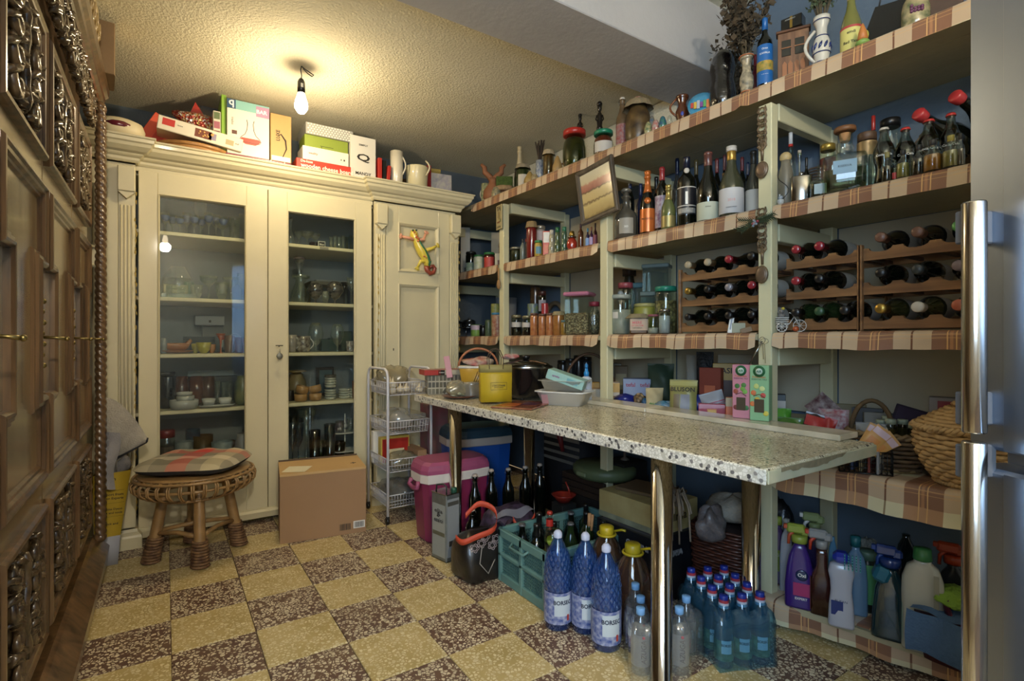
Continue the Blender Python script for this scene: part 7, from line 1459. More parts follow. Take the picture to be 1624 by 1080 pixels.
# yellow paper bag
a = onT(778,640); b = onT(820,633); t = thing('yellow_paper_bag','yellow paper gift bag with twisted cord handles on the table','bag',(1.405,2.27,ZTT),radians(-22)); yb = M('b89c1e',.55,noise=(4,.08),bump=(10,.3)); w,d,h = .155,.085,.185
loft([sqr(w,d,0),sqr(w,d,h*.3),sqr(w+.004,d*.9,h*.75),sqr(w+.006,d*.8,h*.8)]).obj('bag_body',yb,t); g = loft([sqr(w+.0062,d*.8,h*.8),sqr(w+.008,d*.72,h)]); g.obj('pale_top_band',M('8f8450',.6),t)['label'] = 'dull gold top band'
g = G()
for (x0,z0,x1,z1) in ((-.03,.062,.052,.062),(-.03,.098,.052,.098)): g.box((x0+x1)/2,-d/2-.0008,z0,x1-x0,.001,.0012)
for x_ in (-.03,.052): g.box(x_,-d/2-.0008,.08,.0012,.001,.036)
g.obj('printed_frame',INK,t); text("L'OCCITANE",.066,INK,t,(.011,-d/2-.0014,.083),bold=.02); text('EN PROVENCE',.045,INK,t,(.011,-d/2-.0014,.073),bold=.01)
for s_ in (-1,1): G().tube([(-.035,s_*.031,h-.02),(-.037,s_*.031,h+.035),(-.02,s_*.03,h+.075),(0,s_*.03,h+.085),(.02,s_*.03,h+.075),(.037,s_*.031,h+.035),(.035,s_*.031,h-.02)],.0022,6).obj('cord_handle',M('4a3828',.7),t)
# magazines
t = carton('magazine','glossy red-brown magazines under the yellow bag','magazine',1.46,2.10,ZTT,.21,.29,.008,radians(-58),M('6a2a24',.25,coat=.4,noise=(14,.6,'9a6a4a')),[('T',.3,.35,.4,.4,M('a85a34',.3)),('T',.65,.6,.4,.35,M('4a2a3c',.3))])
t.location.z = ZTT; 
tb = bpy.data.objects['yellow_paper_bag']; tb.location.z = ZTT+.0095
# plastic tubs
t = thing('white_tub','white rectangular plastic tub with pink stain on the table, lower of two','tub',(1.665,2.03,ZTT),radians(-62)); PW = M('d4d2cc',.3,coat=.3)
def rrs(w_,d_,z,N=28,k=7): return [((w_/2)*cos(a)*(abs(cos(a))**k+abs(sin(a))**k)**(-1/k),(d_/2)*sin(a)*(abs(cos(a))**k+abs(sin(a))**k)**(-1/k),z) for a in [2*pi*(q+.5)/N for q in range(N)]]
loft([rrs(.20,.13,0),rrs(.255,.175,.062),rrs(.275,.195,.064),rrs(.275,.195,.070),rrs(.25,.17,.069),rrs(.21,.13,.012)]).obj('tub_body',PW,t); G().surf(lambda a,b: (-.09+.035*a,-.0685-.0185*b,.008+.045*b),5,5).obj('pink_stain',M('b48a8c',.4),t)
t2 = thing('clear_tub','clear rectangular plastic tub nested on the white one','tub',(1.675,2.04,ZTT+.0715),radians(-60)); loft([rrs(.19,.12,0),rrs(.225,.15,.045),rrs(.25,.175,.047),rrs(.25,.175,.05),rrs(.22,.145,.049),rrs(.185,.115,.006)]).obj('tub_body',glass('f0f0ec',1.7,.06,1,.6,'e0e0da'),t2)
carton('tissue_box','pale teal tissue carton tipped up on the clear tub','box',1.665,2.02,ZTT+.105,.19,.115,.048,0,M('8fb4ac',.45),[('L',.5,.5,.96,.92,M('a8b8b0',.45)),('F',.7,.5,.3,.5,M('6a9aa0',.4)),('txt','F',.25,.5,.2,'apteka',M('8a4a7a'))],rot=(.0,radians(18),radians(-52)))
# spray bottle
x,y,Z = onT(930,631); x,y = 1.80,atX(930,1.80)[1]
t = thing('spray_bottle','white spray bottle with a bright blue pump on the table','bottle',(x,y,ZTT),face(x,y)); G().lathe([(.0005,0),(.026,0),(.029,.004),(.029,.115),(.026,.128),(.012,.136),(.0005,.137)],22).obj('body',M('b9c0c8',.3,coat=.3),t)
G().lathe([(.013,.136),(.014,.155),(.009,.162),(.007,.18),(.0005,.181)],14).tube([(0,.01,.178),(0,0,.186),(0,-.02,.186)],[.008,.009,.006],8).ball(0,0,.19,.009,8,1.3).obj('blue_pump',M('1f7ab8',.3,coat=.3),t)
band(.029,.02,.105,M('a8b0bc',.5),t,'printed_label',60); G().ball(-.012,-.027,.088,.006,8).obj('print_mark',NAVY,t); text('spray',.025,NAVY,t,(-.004,0,.07),R=.0305)
for q in range(5): G().box(.006,-.0292,.058-.008*q,.024,.001,.002).obj('printed_line',M('5a6a8a',.5),t)
# ================================================================== THINGS ON THE FLOOR
# teal crate
TL = M('5a807c',.45,coat=.1); X0,X1,Y0,Y1,HC = 1.262,1.80,1.645,2.0,.235
t = thing('folding_crate','teal folding plastic crate full of bottles beneath the table','crate',((X0+X1)/2,(Y0+Y1)/2,0)); cw,cd = X1-X0,Y1-Y0
G().box(0,0,.008,cw-.02,cd-.02,.016,.003).obj('base',TL,t)
def cwall(L,T,name):
    r = bpy.data.objects.new(name,None); COL.objects.link(r); r.parent = t; r.matrix_local = T; g = G()
    g.box(0,0,HC-.018,L,.022,.036,.004).box(0,0,.02,L,.018,.04,.004).box(0,-.002,HC*.52,L,.018,.022,.006)
    n = 3 if L > .4 else 2
    for q in range(n+1): g.box(-L/2+.012+(L-.024)*q/n,-.001,HC/2,.022,.02,HC,.004)
    g.obj('frame_bars',TL,r); g2 = G(); s_ = .011
    q = -L/2+.02
    while q < L/2-.02: g2.box(q,.003,HC*.5,.0035,.004,HC*.8); q += s_
    for k in range(14): g2.box(0,.003,.04+.013*k,L-.03,.004,.0035)
    g2.obj('mesh_panel',M('4c706c',.5),r)
for T,L in ((Matrix.Translation((-cw/2,0,0)) @ Matrix.Rotation(-pi/2,4,'Z'),cd),(Matrix.Translation((cw/2,0,0)) @ Matrix.Rotation(pi/2,4,'Z'),cd),(Matrix.Translation((0,-cd/2,0)),cw),(Matrix.Translation((0,cd/2,0)) @ Matrix.Rotation(pi,4,'Z'),cw)): cwall(L,T,'crate_side')
G().tube([(-cw/2-.005,-.06,HC-.03),(-cw/2-.028,-.05,HC-.045),(-cw/2-.030,.05,HC-.045),(-cw/2-.005,.06,HC-.03)],.006,6).obj('handle',TL,t)
random.seed(21); k = 0
for i in range(5):
    for j in range(3):
        x = X0+.075+.095*i; y = Y0+.065+.11*j
        if (i,j) in ((0,0),(2,0),(4,1)): continue
        kk = ('bordeaux','beer','jar','spirit')[k % 4]; hh = (.27,.24,.17,.26)[k % 4]; k += 1
        vessel('crate_bottle',('dark wine bottle','dark beer bottle','black-lidded jar','dark spirit bottle')[(k-1) % 4]+' in the teal crate, '+('back','middle','front')[2-j]+' row, '+('left end','second from the left','centre','second from the right','right end')[i],'bottle' if kk != 'jar' else 'jar',x,y,.018,.034,hh,kk,DK if k % 3 else GRN,('foil',BLACK) if kk in ('bordeaux','spirit') else (('crown',M('5a5a5c',.3)) if kk == 'beer' else ('lid',M('33332c',.4))))
vessel('beer_glass','empty-rimmed glass jar with amber band standing at the front of the crate','jar',X0+.085,Y0+.075,.018,.035,.285,'tall_jar',CG,fill=(M('3a2028',.2,coat=.5),.72),extra=lambda t,r,h: band(r,h*.52,h*.56,M('b8843c',.4),t,'amber_band',170,.001))
vessel('red_capped_bottle','clear swing-top bottle with a red neck ring in the crate','bottle',X0+.15,Y0+.18,.018,.03,.30,'beer',CG,('swing',M('9a3024',.4)),extra=lambda t,r,h: G().lathe([(r*.55,h*.82),(r*.5,h*.92)],14,cap=False).obj('red_neck_ring',RED,t))
vessel('cork_stick_bottle','dark bottle holding long pale corks in the crate','bottle',X0+.285,Y0+.075,.018,.026,.25,'spirit',GRN,extra=lambda t,r,h: G().tube([(0,0,h-.02),(.003,0,h+.055)],.008,8).tube([(.01,0,h-.02),(.016,.0,h+.05)],.007,8).obj('cork_stick',CORK,t))
for q,(dx,dy,dz_) in enumerate(((.12,.10,.215),(.05,.13,.18))):
    tt = thing('round_cover','lime green round cover tucked among the crate bottles, '+('upper one behind the amber-banded jar' if q == 0 else 'lower one by the crate handle'),'lid',(X0+dx-.0,Y0+dy,dz_),0,None,(.5,.2,0)); G().lathe([(.0005,0),(.042,0),(.045,.005),(.0005,.009)],22).obj('lid_body',M('8a9c30',.4),tt)
# water bottles, large
BW = glass('9cc2ee',1.6,.04,1,.22,'3a70b8'); WAT = glass('8fbcf0',1.3,.05,.6,.25,'2f66b8'); capw = M('b4bcd4',.35)
def diamond(r,h,z0,z1):
    g = G(); n = 16; rows = 9; nr = 0
    for i in range(rows):
        f = i/(rows-1); zf = z0+(z1-z0)*f; R = rfn(KP['water'][0],zf)*r
        for j in range(n):
            a = 2*pi*(j+.5*(i % 2))/n; d = R*.75*pi/n; z = zf*h; e = (z1-z0)/rows*h*.9; n_ = Vector((cos(a),sin(a),0)); tt = Vector((-sin(a),cos(a),0)); c = n_*R+Vector((0,0,z))
            g.add([c+tt*d,c+Vector((0,0,e)),c-tt*d,c-Vector((0,0,e)),c+n_*.0028],[(0,1,4),(1,2,4),(2,3,4),(3,0,4)])
    return g
LBB = M('27448c',.5,noise=(70,.7,'a4aac0')); LBL = M('b8c4cc',.5)
for q,(x,y,lb) in enumerate(((1.239,1.551,'large blue water bottle standing at the front corner of the crate'),(1.31,1.475,'large blue water bottle, middle of the three'),(1.298,1.352,'large blue water bottle nearest the viewer'))):
    t = vessel('water_bottle',lb,'bottle',x,y,0,.052,.352,'water',BW,None,rz=face(x,y),seg=28,fill=(WAT,.60))
    diamond(.0522,.352,.44,.80).obj('diamond_relief',glass('b0d0f4',1.8,.05,1,.25,'6fa0e0'),t); G().lathe([(.016,.336),(.0165,.338),(.0165,.352),(.014,.356),(.009,.362),(.0005,.364)],18).obj('screw_cap',capw,t)
    band(.0528,.03,.145,LBB,t,'picture_label',170,.001); g = band(.0528,.062,.135,LBL,t,'name_label',34,.0016,.35)
    tx_ = text('BORSEC',.07,M('0f1e3c',.5),t,(0,0,.112),R=.0552,bold=.03,h=.016); tx_.rotation_euler = (0,0,.35); o = G().box(0,0,0,.008,.001,.022).obj('tower_print',M('a83a2c',.5),t,(.0545*sin(.75),-.0545*cos(.75),.055)); o.rotation_euler = (0,0,.75)
# 5 litre bottles with yellow tops
DJ = glass('d8c0a4',1.5,.05,1,.12,'a08060')
for q,(u,v) in enumerate(((953,838),(997,862))):
    x,y = ((1.50,1.56),(1.45,1.37))[q]
    t = vessel('large_oil_bottle','five litre clear bottle with yellow handled cap, '+('farther one by the crate','nearer one by the chrome leg')[q],'bottle',x,y,0,.075,.325,'demijohn',DJ,fill=(glass('b88a64',1.4,.05,1,.3,'6a4028'),.85),seg=24)
    YC = M('b09a1c',.4); G().lathe([(.027,.288),(.029,.292),(.029,.322),(.025,.326),(.0005,.326)],24,wob=lambda a,z: 1+.02*sin(24*a)).obj('yellow_cap',YC,t); G().tube([(.036*cos(a),.036*sin(a),.292) for a in [k*pi/10 for k in range(20)]],.005,6,True).tube([(.03,0,.305),(.06,-.01,.315),(.075,-.02,.315)],.005,6).obj('cap_handle',YC,t)
# slim water six-pack
SW = glass('eef2f6',1.5,.03,1,.06); cb_ = M('6f9fd0',.35)
for q,(x,y,lb) in enumerate(((1.287,1.182,'front bottle left of the chrome leg'),(1.345,1.235,'second bottle, behind the front one'),(1.40,1.31,'rear left bottle'),(1.395,1.115,'front bottle right of the chrome leg'),(1.475,1.15,'rightmost bottle with a barcode'),(1.455,1.235,'rear right bottle'))):
    t = vessel('slim_water_bottle','slim clear water bottle with pale blue cap, '+lb,'bottle',x,y,.001,.031,.212,'slim_water',SW,('screw',cb_),rz=face(x,y),fill=(glass('eef4f8',1.33,.03,.6),.80))
    band(.0312,.035,.135,glass('e8ecf0',1.3,.4,1,.25),t,'clear_label',150,.0006)
    if q != 4: o = text('AZUGA',.075,M('30343c',.5),t,(.010,-.0322,.085),rot=(pi/2,-pi/2,0),bold=.0,h=.016); G().ball(.010,-.0325,.13,.005,8,1,1,.3).obj('flower_mark',M('b0344a',.5),t)
    else: G().box(.004,-.0322,.07,.02,.001,.03).obj('barcode_label',M('8a6a70',.6),t); G().ball(.0,-.032,.115,.005,8,1,1,.3).obj('round_mark',INK,t)
m_film = glass('eeeeea',1.5,.10,1,.12)
def film(name,label,pts,h,mat,holes=0,wob=.006,seed=1):
    t = thing(name,label,'wrapping',(sum(p[0] for p in pts)/len(pts),sum(p[1] for p in pts)/len(pts),0.0005)); cx_,cy_ = t.location.x,t.location.y; n = len(pts); N = 12; rnd = random.Random(seed); ph = [rnd.uniform(0,6) for _ in range(4)]
    ring = []
    for i in range(n):
        a,b = pts[i],pts[(i+1) % n]
        for k in range(N): f = k/N; ring.append((a[0]+(b[0]-a[0])*f-cx_,a[1]+(b[1]-a[1])*f-cy_))
    m = len(ring); secs = []
    for s_,z in ((.99,.0),(1.0,.02),(1.0,.45),(.99,.72),(.93,.86),(.82,.92)):
        secs.append([(x*(s_+wob*3*sin(i*1.3+ph[0]+z*9)),y*(s_+wob*3*sin(i*1.1+ph[1]+z*7)),h*z+ (wob*sin(i*.9+ph[2]) if z > .1 else 0)) for i,(x,y) in enumerate(ring)])
    loft(secs,False).obj('film',mat,t); return t
film('clear_wrapping','torn clear plastic film around the slim water bottles',[(1.225,1.165),(1.38,1.065),(1.53,1.12),(1.50,1.285),(1.40,1.36),(1.33,1.30)],.19,m_film,seed=4)
# small blue-film twelve pack
NB = M('1c2f86',.3,coat=.3); BG = glass('a8d4e4',1.5,.03,1,.14,'4f94b4')
ddx,ddy = Vector((.0605,-.027)),Vector((.027,.0635)); k = 0
for j in range(4):
    for i in range(3):
        x,y = 1.545+ddx.x*i+ddy.x*j,1.055+ddx.y*i+ddy.y*j; k += 1
        if j > 0 and i > 0 and j < 4: full = 0
        t = vessel('small_water_bottle','small water bottle with dark blue cap in blue film, '+('front','second','third','back')[j]+' row, '+('left','middle','right')[i],'bottle',x,y,.001,.0305,.235,'slim_water',BG,('screw',NB),rz=face(x,y),fill=(glass('a4d0e0',1.3,.05,.6,.2,'4f8fa8'),.74),group=None)
        band(.0135,.195,.212,M('a8b0c0',.4),t,'neck_label',150,.0032); band(.0135,.212,.222,M('9a3440',.4),t,'red_neck_band',150,.0030)
        if j == 0 or i == 0:
            band(.0308,.03,.095,M('3a4f34',.5,noise=(40,.7,'6f8a6a')),t,'picture_label',120,.0006); band(.0308,.055,.098,LBL,t,'name_label',30,.0012,.3); o = text('BORSEC',.034,INK,t,(0,0,.083),R=.0328,bold=.03,h=.009); o.rotation_euler = (0,0,.3)
c0 = Vector((1.545,1.055)); e1,e2 = ddx.normalized()*.036,ddy.normalized()*.036
P_ = [c0-e1-e2,c0+ddx*2+e1-e2,c0+ddx*2+ddy*3+e1+e2,c0+ddy*3-e1+e2]
film('blue_wrapping','blue shrink film around the twelve small water bottles',[tuple(p) for p in P_],.20,glass('b4dcec',1.45,.08,1,.14,'7fc0d8'),seed=7)
# black patterned bags with orange straps
OS = M('b8442a',.6); BK = M('1d1a18',.35,coat=.3,noise=(8,.3),bump=(9,.6)); PT = M('17151a',.5,noise=(40,.8,'4a3a52'))
t = blob('shopping_bag','slumped black patterned shopping bag with an orange strap in front of the crate','bag',1.20,2.10,0,.10,.11,.20,BK,61,.12,parts='bag_body')
def slump(old,secs,mat,sd):
    """replace the round bag body by a slumped flat-sided one"""
    for c in list(old.children):
        if c.name.startswith('bag_body'): bpy.data.objects.remove(c)
    rnd = random.Random(sd); L = []
    for w_,d_,z_,dx_,dy_ in secs: L.append([(x*(1+.05*sin(i*.9+z_*40+sd))+dx_,y*(1+.07*sin(i*1.3+z_*31+sd))+dy_,z_+.006*sin(i*.7+sd)*(z_ > .02)) for i,(x,y,z) in enumerate(rrs(w_,d_,z_,28,5))])
    loft(L).obj('bag_body',mat,old)
slump(t,[(.17,.18,0,0,0),(.20,.20,.02,0,0),(.21,.20,.10,0,0),(.20,.17,.15,0,.0),(.18,.12,.185,.01,0),(.14,.05,.205,.02,0)],BK,3)
def flower(x,y,z,r,par,nrm):
    g = G()
    for q in range(2): g.tube([Vector((x,y,z))+nrm[0]*(r*(1-.4*q)*(1+.18*cos(5*a))*cos(a))+nrm[1]*(r*(1-.4*q)*(1+.18*cos(5*a))*sin(a)) for a in [k*pi/12 for k in range(24)]],.0014,4,True)
    g.obj('flower_print',M('a89a9c',.5),par)
fr_ = (Vector((.85,-.5,0)),Vector((0,0,1)))
pts = [(-.12,-.02,.20),(-.115,-.075,.195),(-.06,-.10,.215),(.03,-.11,.24),(.06,-.06,.30),(.0,-.02,.33),(-.06,0,.28)]
def ribbon(pts,w,mat,par,name='strap'):
    P = [Vector(p) for p in pts]; g = G(); n = len(P)*4; Q = []
    for i in range(n+1):
        f = i/n*(len(P)-1); k = min(int(f),len(P)-2); s_ = f-k; p0,p1,p2,p3 = P[max(k-1,0)],P[k],P[k+1],P[min(k+2,len(P)-1)]
        Q.append(.5*((2*p1)+(p2-p0)*s_+(2*p0-5*p1+4*p2-p3)*s_*s_+(3*p1-p0-3*p2+p3)*s_**3))
    vs = []
    for i,q in enumerate(Q): vs += [q+Vector((0,0,w/2)),q-Vector((0,0,w/2)),q+Vector((.0025,.0025,-w/2)),q+Vector((.0025,.0025,w/2))]
    fs = [(i*4+j,i*4+(j+1) % 4,(i+1)*4+(j+1) % 4,(i+1)*4+j) for i in range(len(Q)-1) for j in range(4)]+[(0,1,2,3),((len(Q)-1)*4+3,(len(Q)-1)*4+2,(len(Q)-1)*4+1,(len(Q)-1)*4)]
    return g.add(vs,fs,True).obj(name,mat,par)
ribbon(pts,.026,OS,t); 
for q in range(5): flower(-.06+.028*q,-.085+.0*q-.012*(q % 2),.16+.02*(q % 3),.018,t,fr_)
G().tube([(-.03,-.10,.17),(-.05,-.115,.10),(-.01,-.12,.05),(.03,-.11,.10)],.0025,5).obj('white_drawstring',M('8f8a84',.7),t)
G().surf(lambda a,b: (.02+.13*a,-.09+.03*a+.03*sin(b*5),.20+.05*b+.02*sin(a*7)),8,6).obj('patterned_flap',PT,t)
t = blob('second_bag','grey-lined black floral bag with orange strap behind the first one','bag',1.42,2.17,0,.13,.10,.26,PT,62,.12,parts='bag_body')
slump(t,[(.22,.18,0,0,0),(.25,.2,.03,0,0),(.26,.2,.16,0,0),(.24,.17,.22,0,0),(.2,.10,.25,0,0),(.16,.04,.262,0,0)],PT,5)
G().surf(lambda a,b: (-.11+.22*a,-.075-.02*sin(pi*a)+.03*b,.235+.035*sin(pi*a)*b+.012*sin(a*9)),12,5).obj('grey_lining',M('6a6a74',.8),t)
ribbon([(-.05,-.115,.235),(-.03,-.135,.20),(.03,-.13,.195),(.09,-.10,.225)],.024,OS,t)
for q in range(4): flower(-.02+.035*q,-.113,.17+.02*(q % 2),.016,t,(Vector((1,0,0)),Vector((0,0,1))))
# black carton, parchment carton, mop, dark basket
DKC = M('16171c',.45,coat=.15)
t = carton('black_carton','big black carton with white emblem on the floor under the table','box',1.79,1.60,0,.30,.34,.275,0,DKC,[('txt','L',.72,.82,.36,'ORIGINI',M('9a9a9c')),('txt','L',.2,.66,.2,'lamp',M('6a6a6c')),('txt','F',.35,.72,.42,'CREMIA',M('8a8a8c')),('T',.5,.5,.9,.9,M('4a4a50',.6))])
text('CREMIA',.1,M('8a8a8c',.5),t,(-.03,-.172,.20),bold=.02)
carton('parchment_carton','open carton printed like yellowed parchment on the black carton','box',1.80,1.615,.277,.26,.34,.12,.03,M('8f7a48',.6,noise=(9,.4,'a89866')),[('L',.5,.12,1,.2,M('8a8a70',.6,noise=(20,.4))),('txt','F',.45,.5,.5,'Julmia',M('3a2a1a'))],lid=None)
carton('folded_flaps','raised brown flaps of the parchment carton','flap',1.83,1.62,.399,.18,.26,.014,.2,M('5f4a30',.7))
t = thing('mop_head','pale string mop head hanging over the parchment carton','mop',(1.72,1.40,.40)); g = G(); random.seed(17); MP = M('8a7a66',.85,noise=(30,.2))
for q in range(46):
    a = random.uniform(0,2*pi); r = random.uniform(.03,.075); L = random.uniform(.04,.16) if random.random() < .5 else .02
    g.tube([(.01*cos(a),.01*sin(a),.05),(r*.6*cos(a),r*.6*sin(a),.07+random.uniform(-.01,.02)),(r*cos(a),r*sin(a),.03),(r*1.1*cos(a)-.01,r*1.1*sin(a)-.01,.02-L)],.0042,5)
g.obj('cotton_strand',MP,t)['kind'] = 'stuff'; G().lathe([(.0005,.03),(.03,.035),(.02,.07),(.008,.08),(.0005,.08)],14).obj('mop_socket',M('6a5a4a',.6),t); G().tube([(0,0,.06),(.10,.16,.20),(.22,.40,.28)],.009,7).obj('broom_handle',M('6a5038',.6),t)
t = blob('grey_scarf','crumpled grey translucent bag below the mop head','bag',1.76,1.26,.30,.06,.05,.13,M('5a5250',.5,coat=.3,bump=(30,.8)),66,.3)
t = thing('wicker_hamper','dark red-brown square wicker hamper under the shelf','hamper',(1.93,1.30,0),.2); WR = M('4a2416',.45,coat=.2,noise=(30,.4)); g = G(); hw,hh = .12,.33
for q in range(26):
    z = .01+hh*q/26; s_ = .85+.15*q/26; m = 48; pts = []
    for i in range(m):
        a = 2*pi*i/m; k_ = (abs(cos(a))**6+abs(sin(a))**6)**(-1/6)*hw*s_+.004*cos(12*a+pi*(q % 2)*1.0); pts.append((k_*cos(a),k_*sin(a),z))
    g.tube(pts,.0062,5,True)
g.obj('woven_wall',WR,t); loft([[(x*.96,y*.96,z) for x,y,z in rrs(hw*1.7,hw*1.7,.005)],[(x*.96,y*.96,z) for x,y,z in rrs(hw*1.95,hw*1.95,hh-.02)]]).obj('liner',M('24140e',.8),t)
blob('white_rag','off-white folded cloth heaped on the wicker hamper','cloth',1.95,1.29,.335,.11,.10,.11,M('8a8478',.9,bump=(60,.6)),68,.15)
blob('black_sack','black plastic sack between hamper and shelf post','sack',2.14,1.22,0,.07,.08,.42,M('101012',.35,coat=.3,bump=(20,.8)),69,.2)
# further back under the table
t = thing('round_case','round sage green lidded case lying on a wooden shelf in the dark','case',(2.02,2.12,.335)); G().lathe([(.0005,0),(.15,0),(.165,.02),(.165,.05),(.15,.065),(.0005,.07)],32,sx=1.,sy=1.1).obj('case_body',M('5f6a48',.5),t); G().box(-.168,.0,.03,.01,.07,.02,.003).obj('clasp',M('7a8460',.5),t)
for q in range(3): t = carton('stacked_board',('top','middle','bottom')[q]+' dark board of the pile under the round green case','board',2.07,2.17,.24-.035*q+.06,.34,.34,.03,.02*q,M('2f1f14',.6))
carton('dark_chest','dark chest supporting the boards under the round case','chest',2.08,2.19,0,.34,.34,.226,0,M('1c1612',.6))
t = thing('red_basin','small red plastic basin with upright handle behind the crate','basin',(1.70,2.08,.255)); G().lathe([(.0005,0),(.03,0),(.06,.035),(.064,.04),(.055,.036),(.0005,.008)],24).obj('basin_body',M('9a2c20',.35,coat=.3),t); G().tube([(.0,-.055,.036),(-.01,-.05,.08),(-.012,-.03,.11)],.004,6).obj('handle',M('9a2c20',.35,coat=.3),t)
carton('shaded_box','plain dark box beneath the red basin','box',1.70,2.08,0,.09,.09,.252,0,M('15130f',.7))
for q,(u,X,z) in enumerate(((995,2.12,.0),)):
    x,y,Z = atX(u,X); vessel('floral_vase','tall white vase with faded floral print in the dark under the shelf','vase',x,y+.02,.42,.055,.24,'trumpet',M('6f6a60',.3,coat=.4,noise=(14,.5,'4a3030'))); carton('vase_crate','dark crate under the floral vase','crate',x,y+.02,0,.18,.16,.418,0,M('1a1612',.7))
t = thing('striped_bag','black and white striped cloth bag with a red ribbon deep under the table','bag',(2.12,2.52,0)); loft([sqr(.16,.34,0),sqr(.16,.36,.56)]).obj('bag_body',M('17161a',.8),t)
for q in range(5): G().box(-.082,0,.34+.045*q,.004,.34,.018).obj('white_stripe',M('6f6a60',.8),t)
G().tube([(-.09,.02,.56),(-.095,.0,.50),(-.092,-.03,.40)],[.01,.02,.012],7).obj('red_ribbon',M('6a1c1c',.5),t)
t = vessel('red_thermos','dark red bottle standing behind the trolley under the table','bottle',1.66,3.22,0,.05,.66,'spirit',M('6a1418',.2,coat=.6),('screw',BLACK))
carton('floral_box','tall pale box with pink floral print under the table end','box',1.50,3.20,0,.15,.12,.66,0,M('6f6058',.6,noise=(14,.5,'8a4a54')))
# ================================================================== LOW SHELF (S5): cleaning bottles
def spr(t,r,h,col,trig,dirn=-1):
    """trigger sprayer head"""
    z = h; G().lathe([(r*.55,z),(r*.55,z+.022),(r*.45,z+.026),(.0005,z+.026)],16).obj('collar',col,t)
    G().box(dirn*.012,0,z+.048,.062,.024,.034,.007).box(.018,0,z+.040,.03,.022,.03,.007).obj('sprayer_head',col,t); G().box(dirn*.045,0,z+.052,.014,.016,.016,.002).obj('nozzle',trig,t)
    G().tube([(dirn*.022,0,z+.035),(dirn*.034,0,z+.018),(dirn*.036,0,z-.012)],[.008,.006,.005],7).obj('trigger',trig,t)
def flat_bottle(label,u,v0,X,w,hh,mat,d=.55,neck=.35,prof=None,name='cleaner_bottle',rz=None):
    x,y,Z = atX(u,X); r = w*Z/F/2; t = thing(name,label,'bottle',(x,y,LVZ['S5']),face(x,y) if rz is None else rz)
    P = prof or [(.95,0),(1,.02),(1,.5),(.85,.75),(.7,.85),(neck,.95),(neck,1)]
    loft([rrs(2*r*k,2*r*d*max(k,neck/d if k < d else k) if k > neck else 2*r*k,z*hh,26,4 if k > neck else 2) for k,z in P]).obj('body',mat,t); return t,r,hh
PU = M('3a1f6a',.3,coat=.4); LG = M('8f9a3c',.4)
t,r,h = flat_bottle('purple bottle with lime cap and green-black label, at the shelf post',1233,0,2.06,27,.235,M('3a1f52',.3,coat=.4)); G().lathe([(r*.5,h),(r*.5,h+.03),(.0005,h+.032)],14).obj('lime_cap',LG,t); G().box(.008,-r*.56,h*.4,r*1.1,.002,h*.36,.0005).obj('green_label',M('6f7a2c',.4),t); text('Cillit',r*.9,WHITE,t,(.008,-r*.56-.002,h*.5))
t,r,h = flat_bottle('slim grey-white bottle between the two purple ones',1247,0,2.02,19,.25,M('8f8f94',.35,coat=.3)); G().lathe([(r*.5,h),(r*.5,h+.03),(.0005,h+.032)],12).obj('white_cap',M('8f8f88',.4),t)
t,r,h = flat_bottle('bright purple spray bottle with lime-green trigger head',1268,0,1.945,42,.235,PU,prof=[(.98,0),(1,.03),(1,.35),(.88,.6),(.72,.78),(.5,.9),(.3,1)]); spr(t,r,h,LG,M('b04a2c',.4)); G().ball(0,0,0,r*.42,14,.12,1,1).obj('round_logo',NAVY,t,(r*.15,-r*.54,h*.52),rot=(pi/2,0,0)); text('Oxi',r*.55,WHITE,t,(r*.15,-r*.63,h*.53),bold=.03); G().box(r*.12,-r*.56,h*.30,r*1.1,.002,h*.20,.001).obj('pink_label',M('a02c5f',.4),t); text('PET',r*.7,WHITE,t,(r*.1,-r*.58,h*.33),bold=.03); text('EXPERT',r*.8,WHITE,t,(r*.1,-r*.58,h*.16),bold=.03)
t,r,h = flat_bottle('purple bottle with green side and pale lime trigger, behind the bright purple one',1292,0,2.12,30,.235,M('2c1f4a',.3,coat=.3)); spr(t,r,h,M('8a9460',.4),WHITE)
t,r,h = flat_bottle('dark brown spray bottle with orange trigger',1303,0,1.955,31,.235,M('3a1a14',.2,coat=.5),prof=[(1,0),(1,.5),(.8,.62),(.5,.72),(.52,.9),(.4,1)]); spr(t,r,h,M('8a8a88',.3),M('b83a24',.4)); G().box(-r*1.0,0,h*.3,.002,r*.8,h*.5,.0005).obj('side_label',M('6a3a34',.4),t)
t,r,h = flat_bottle('white curved bottle with teal scrubbing brush head at the shelf edge',1334,0,1.93,36,.215,M('a8aab4',.3,coat=.3),prof=[(.98,0),(1,.03),(.95,.3),(.8,.55),(.85,.72),(1,.85),(.85,.97),(.6,1)]); br_ = thing  # brush
G().box(.0,0,h+.02,.05,.05,.035,.012).obj('blue_collar',M('1c2f9a',.35,coat=.3),t); G().box(.035,0,h+.018,.045,.06,.05,.01,T=Matrix.Rotation(.35,4,'Y')).obj('brush_head',M('1f5f74',.4),t)
g = G()
for i in range(5):
    for j in range(6): g.box(.010+.011*i,-.036,h-.005+.009*j,.003,.012,.004)
g.obj('bristle_tuft',M('3f9a98',.5),t); G().box(-r*.3,-r*.5,h*.3,r*.9,.002,h*.22).obj('blue_print',M('1f2f6a',.5),t); text('BUFAN',r*.9,NAVY,t,(0,-r*.57,h*.42))
t,r,h = flat_bottle('pale blue bottle with a round cap behind the brush bottle',1357,0,2.06,32,.24,M('5f7f9a',.25,coat=.4)); G().lathe([(r*.45,h),(r*.45,h+.035),(.0005,h+.037)],14).obj('teal_cap',M('1f5f64',.4),t)
t,r,h = flat_bottle('light blue slim bottle between the brown spray and the brush bottle',1321,0,2.06,14,.25,M('4f7f9c',.3,coat=.3))
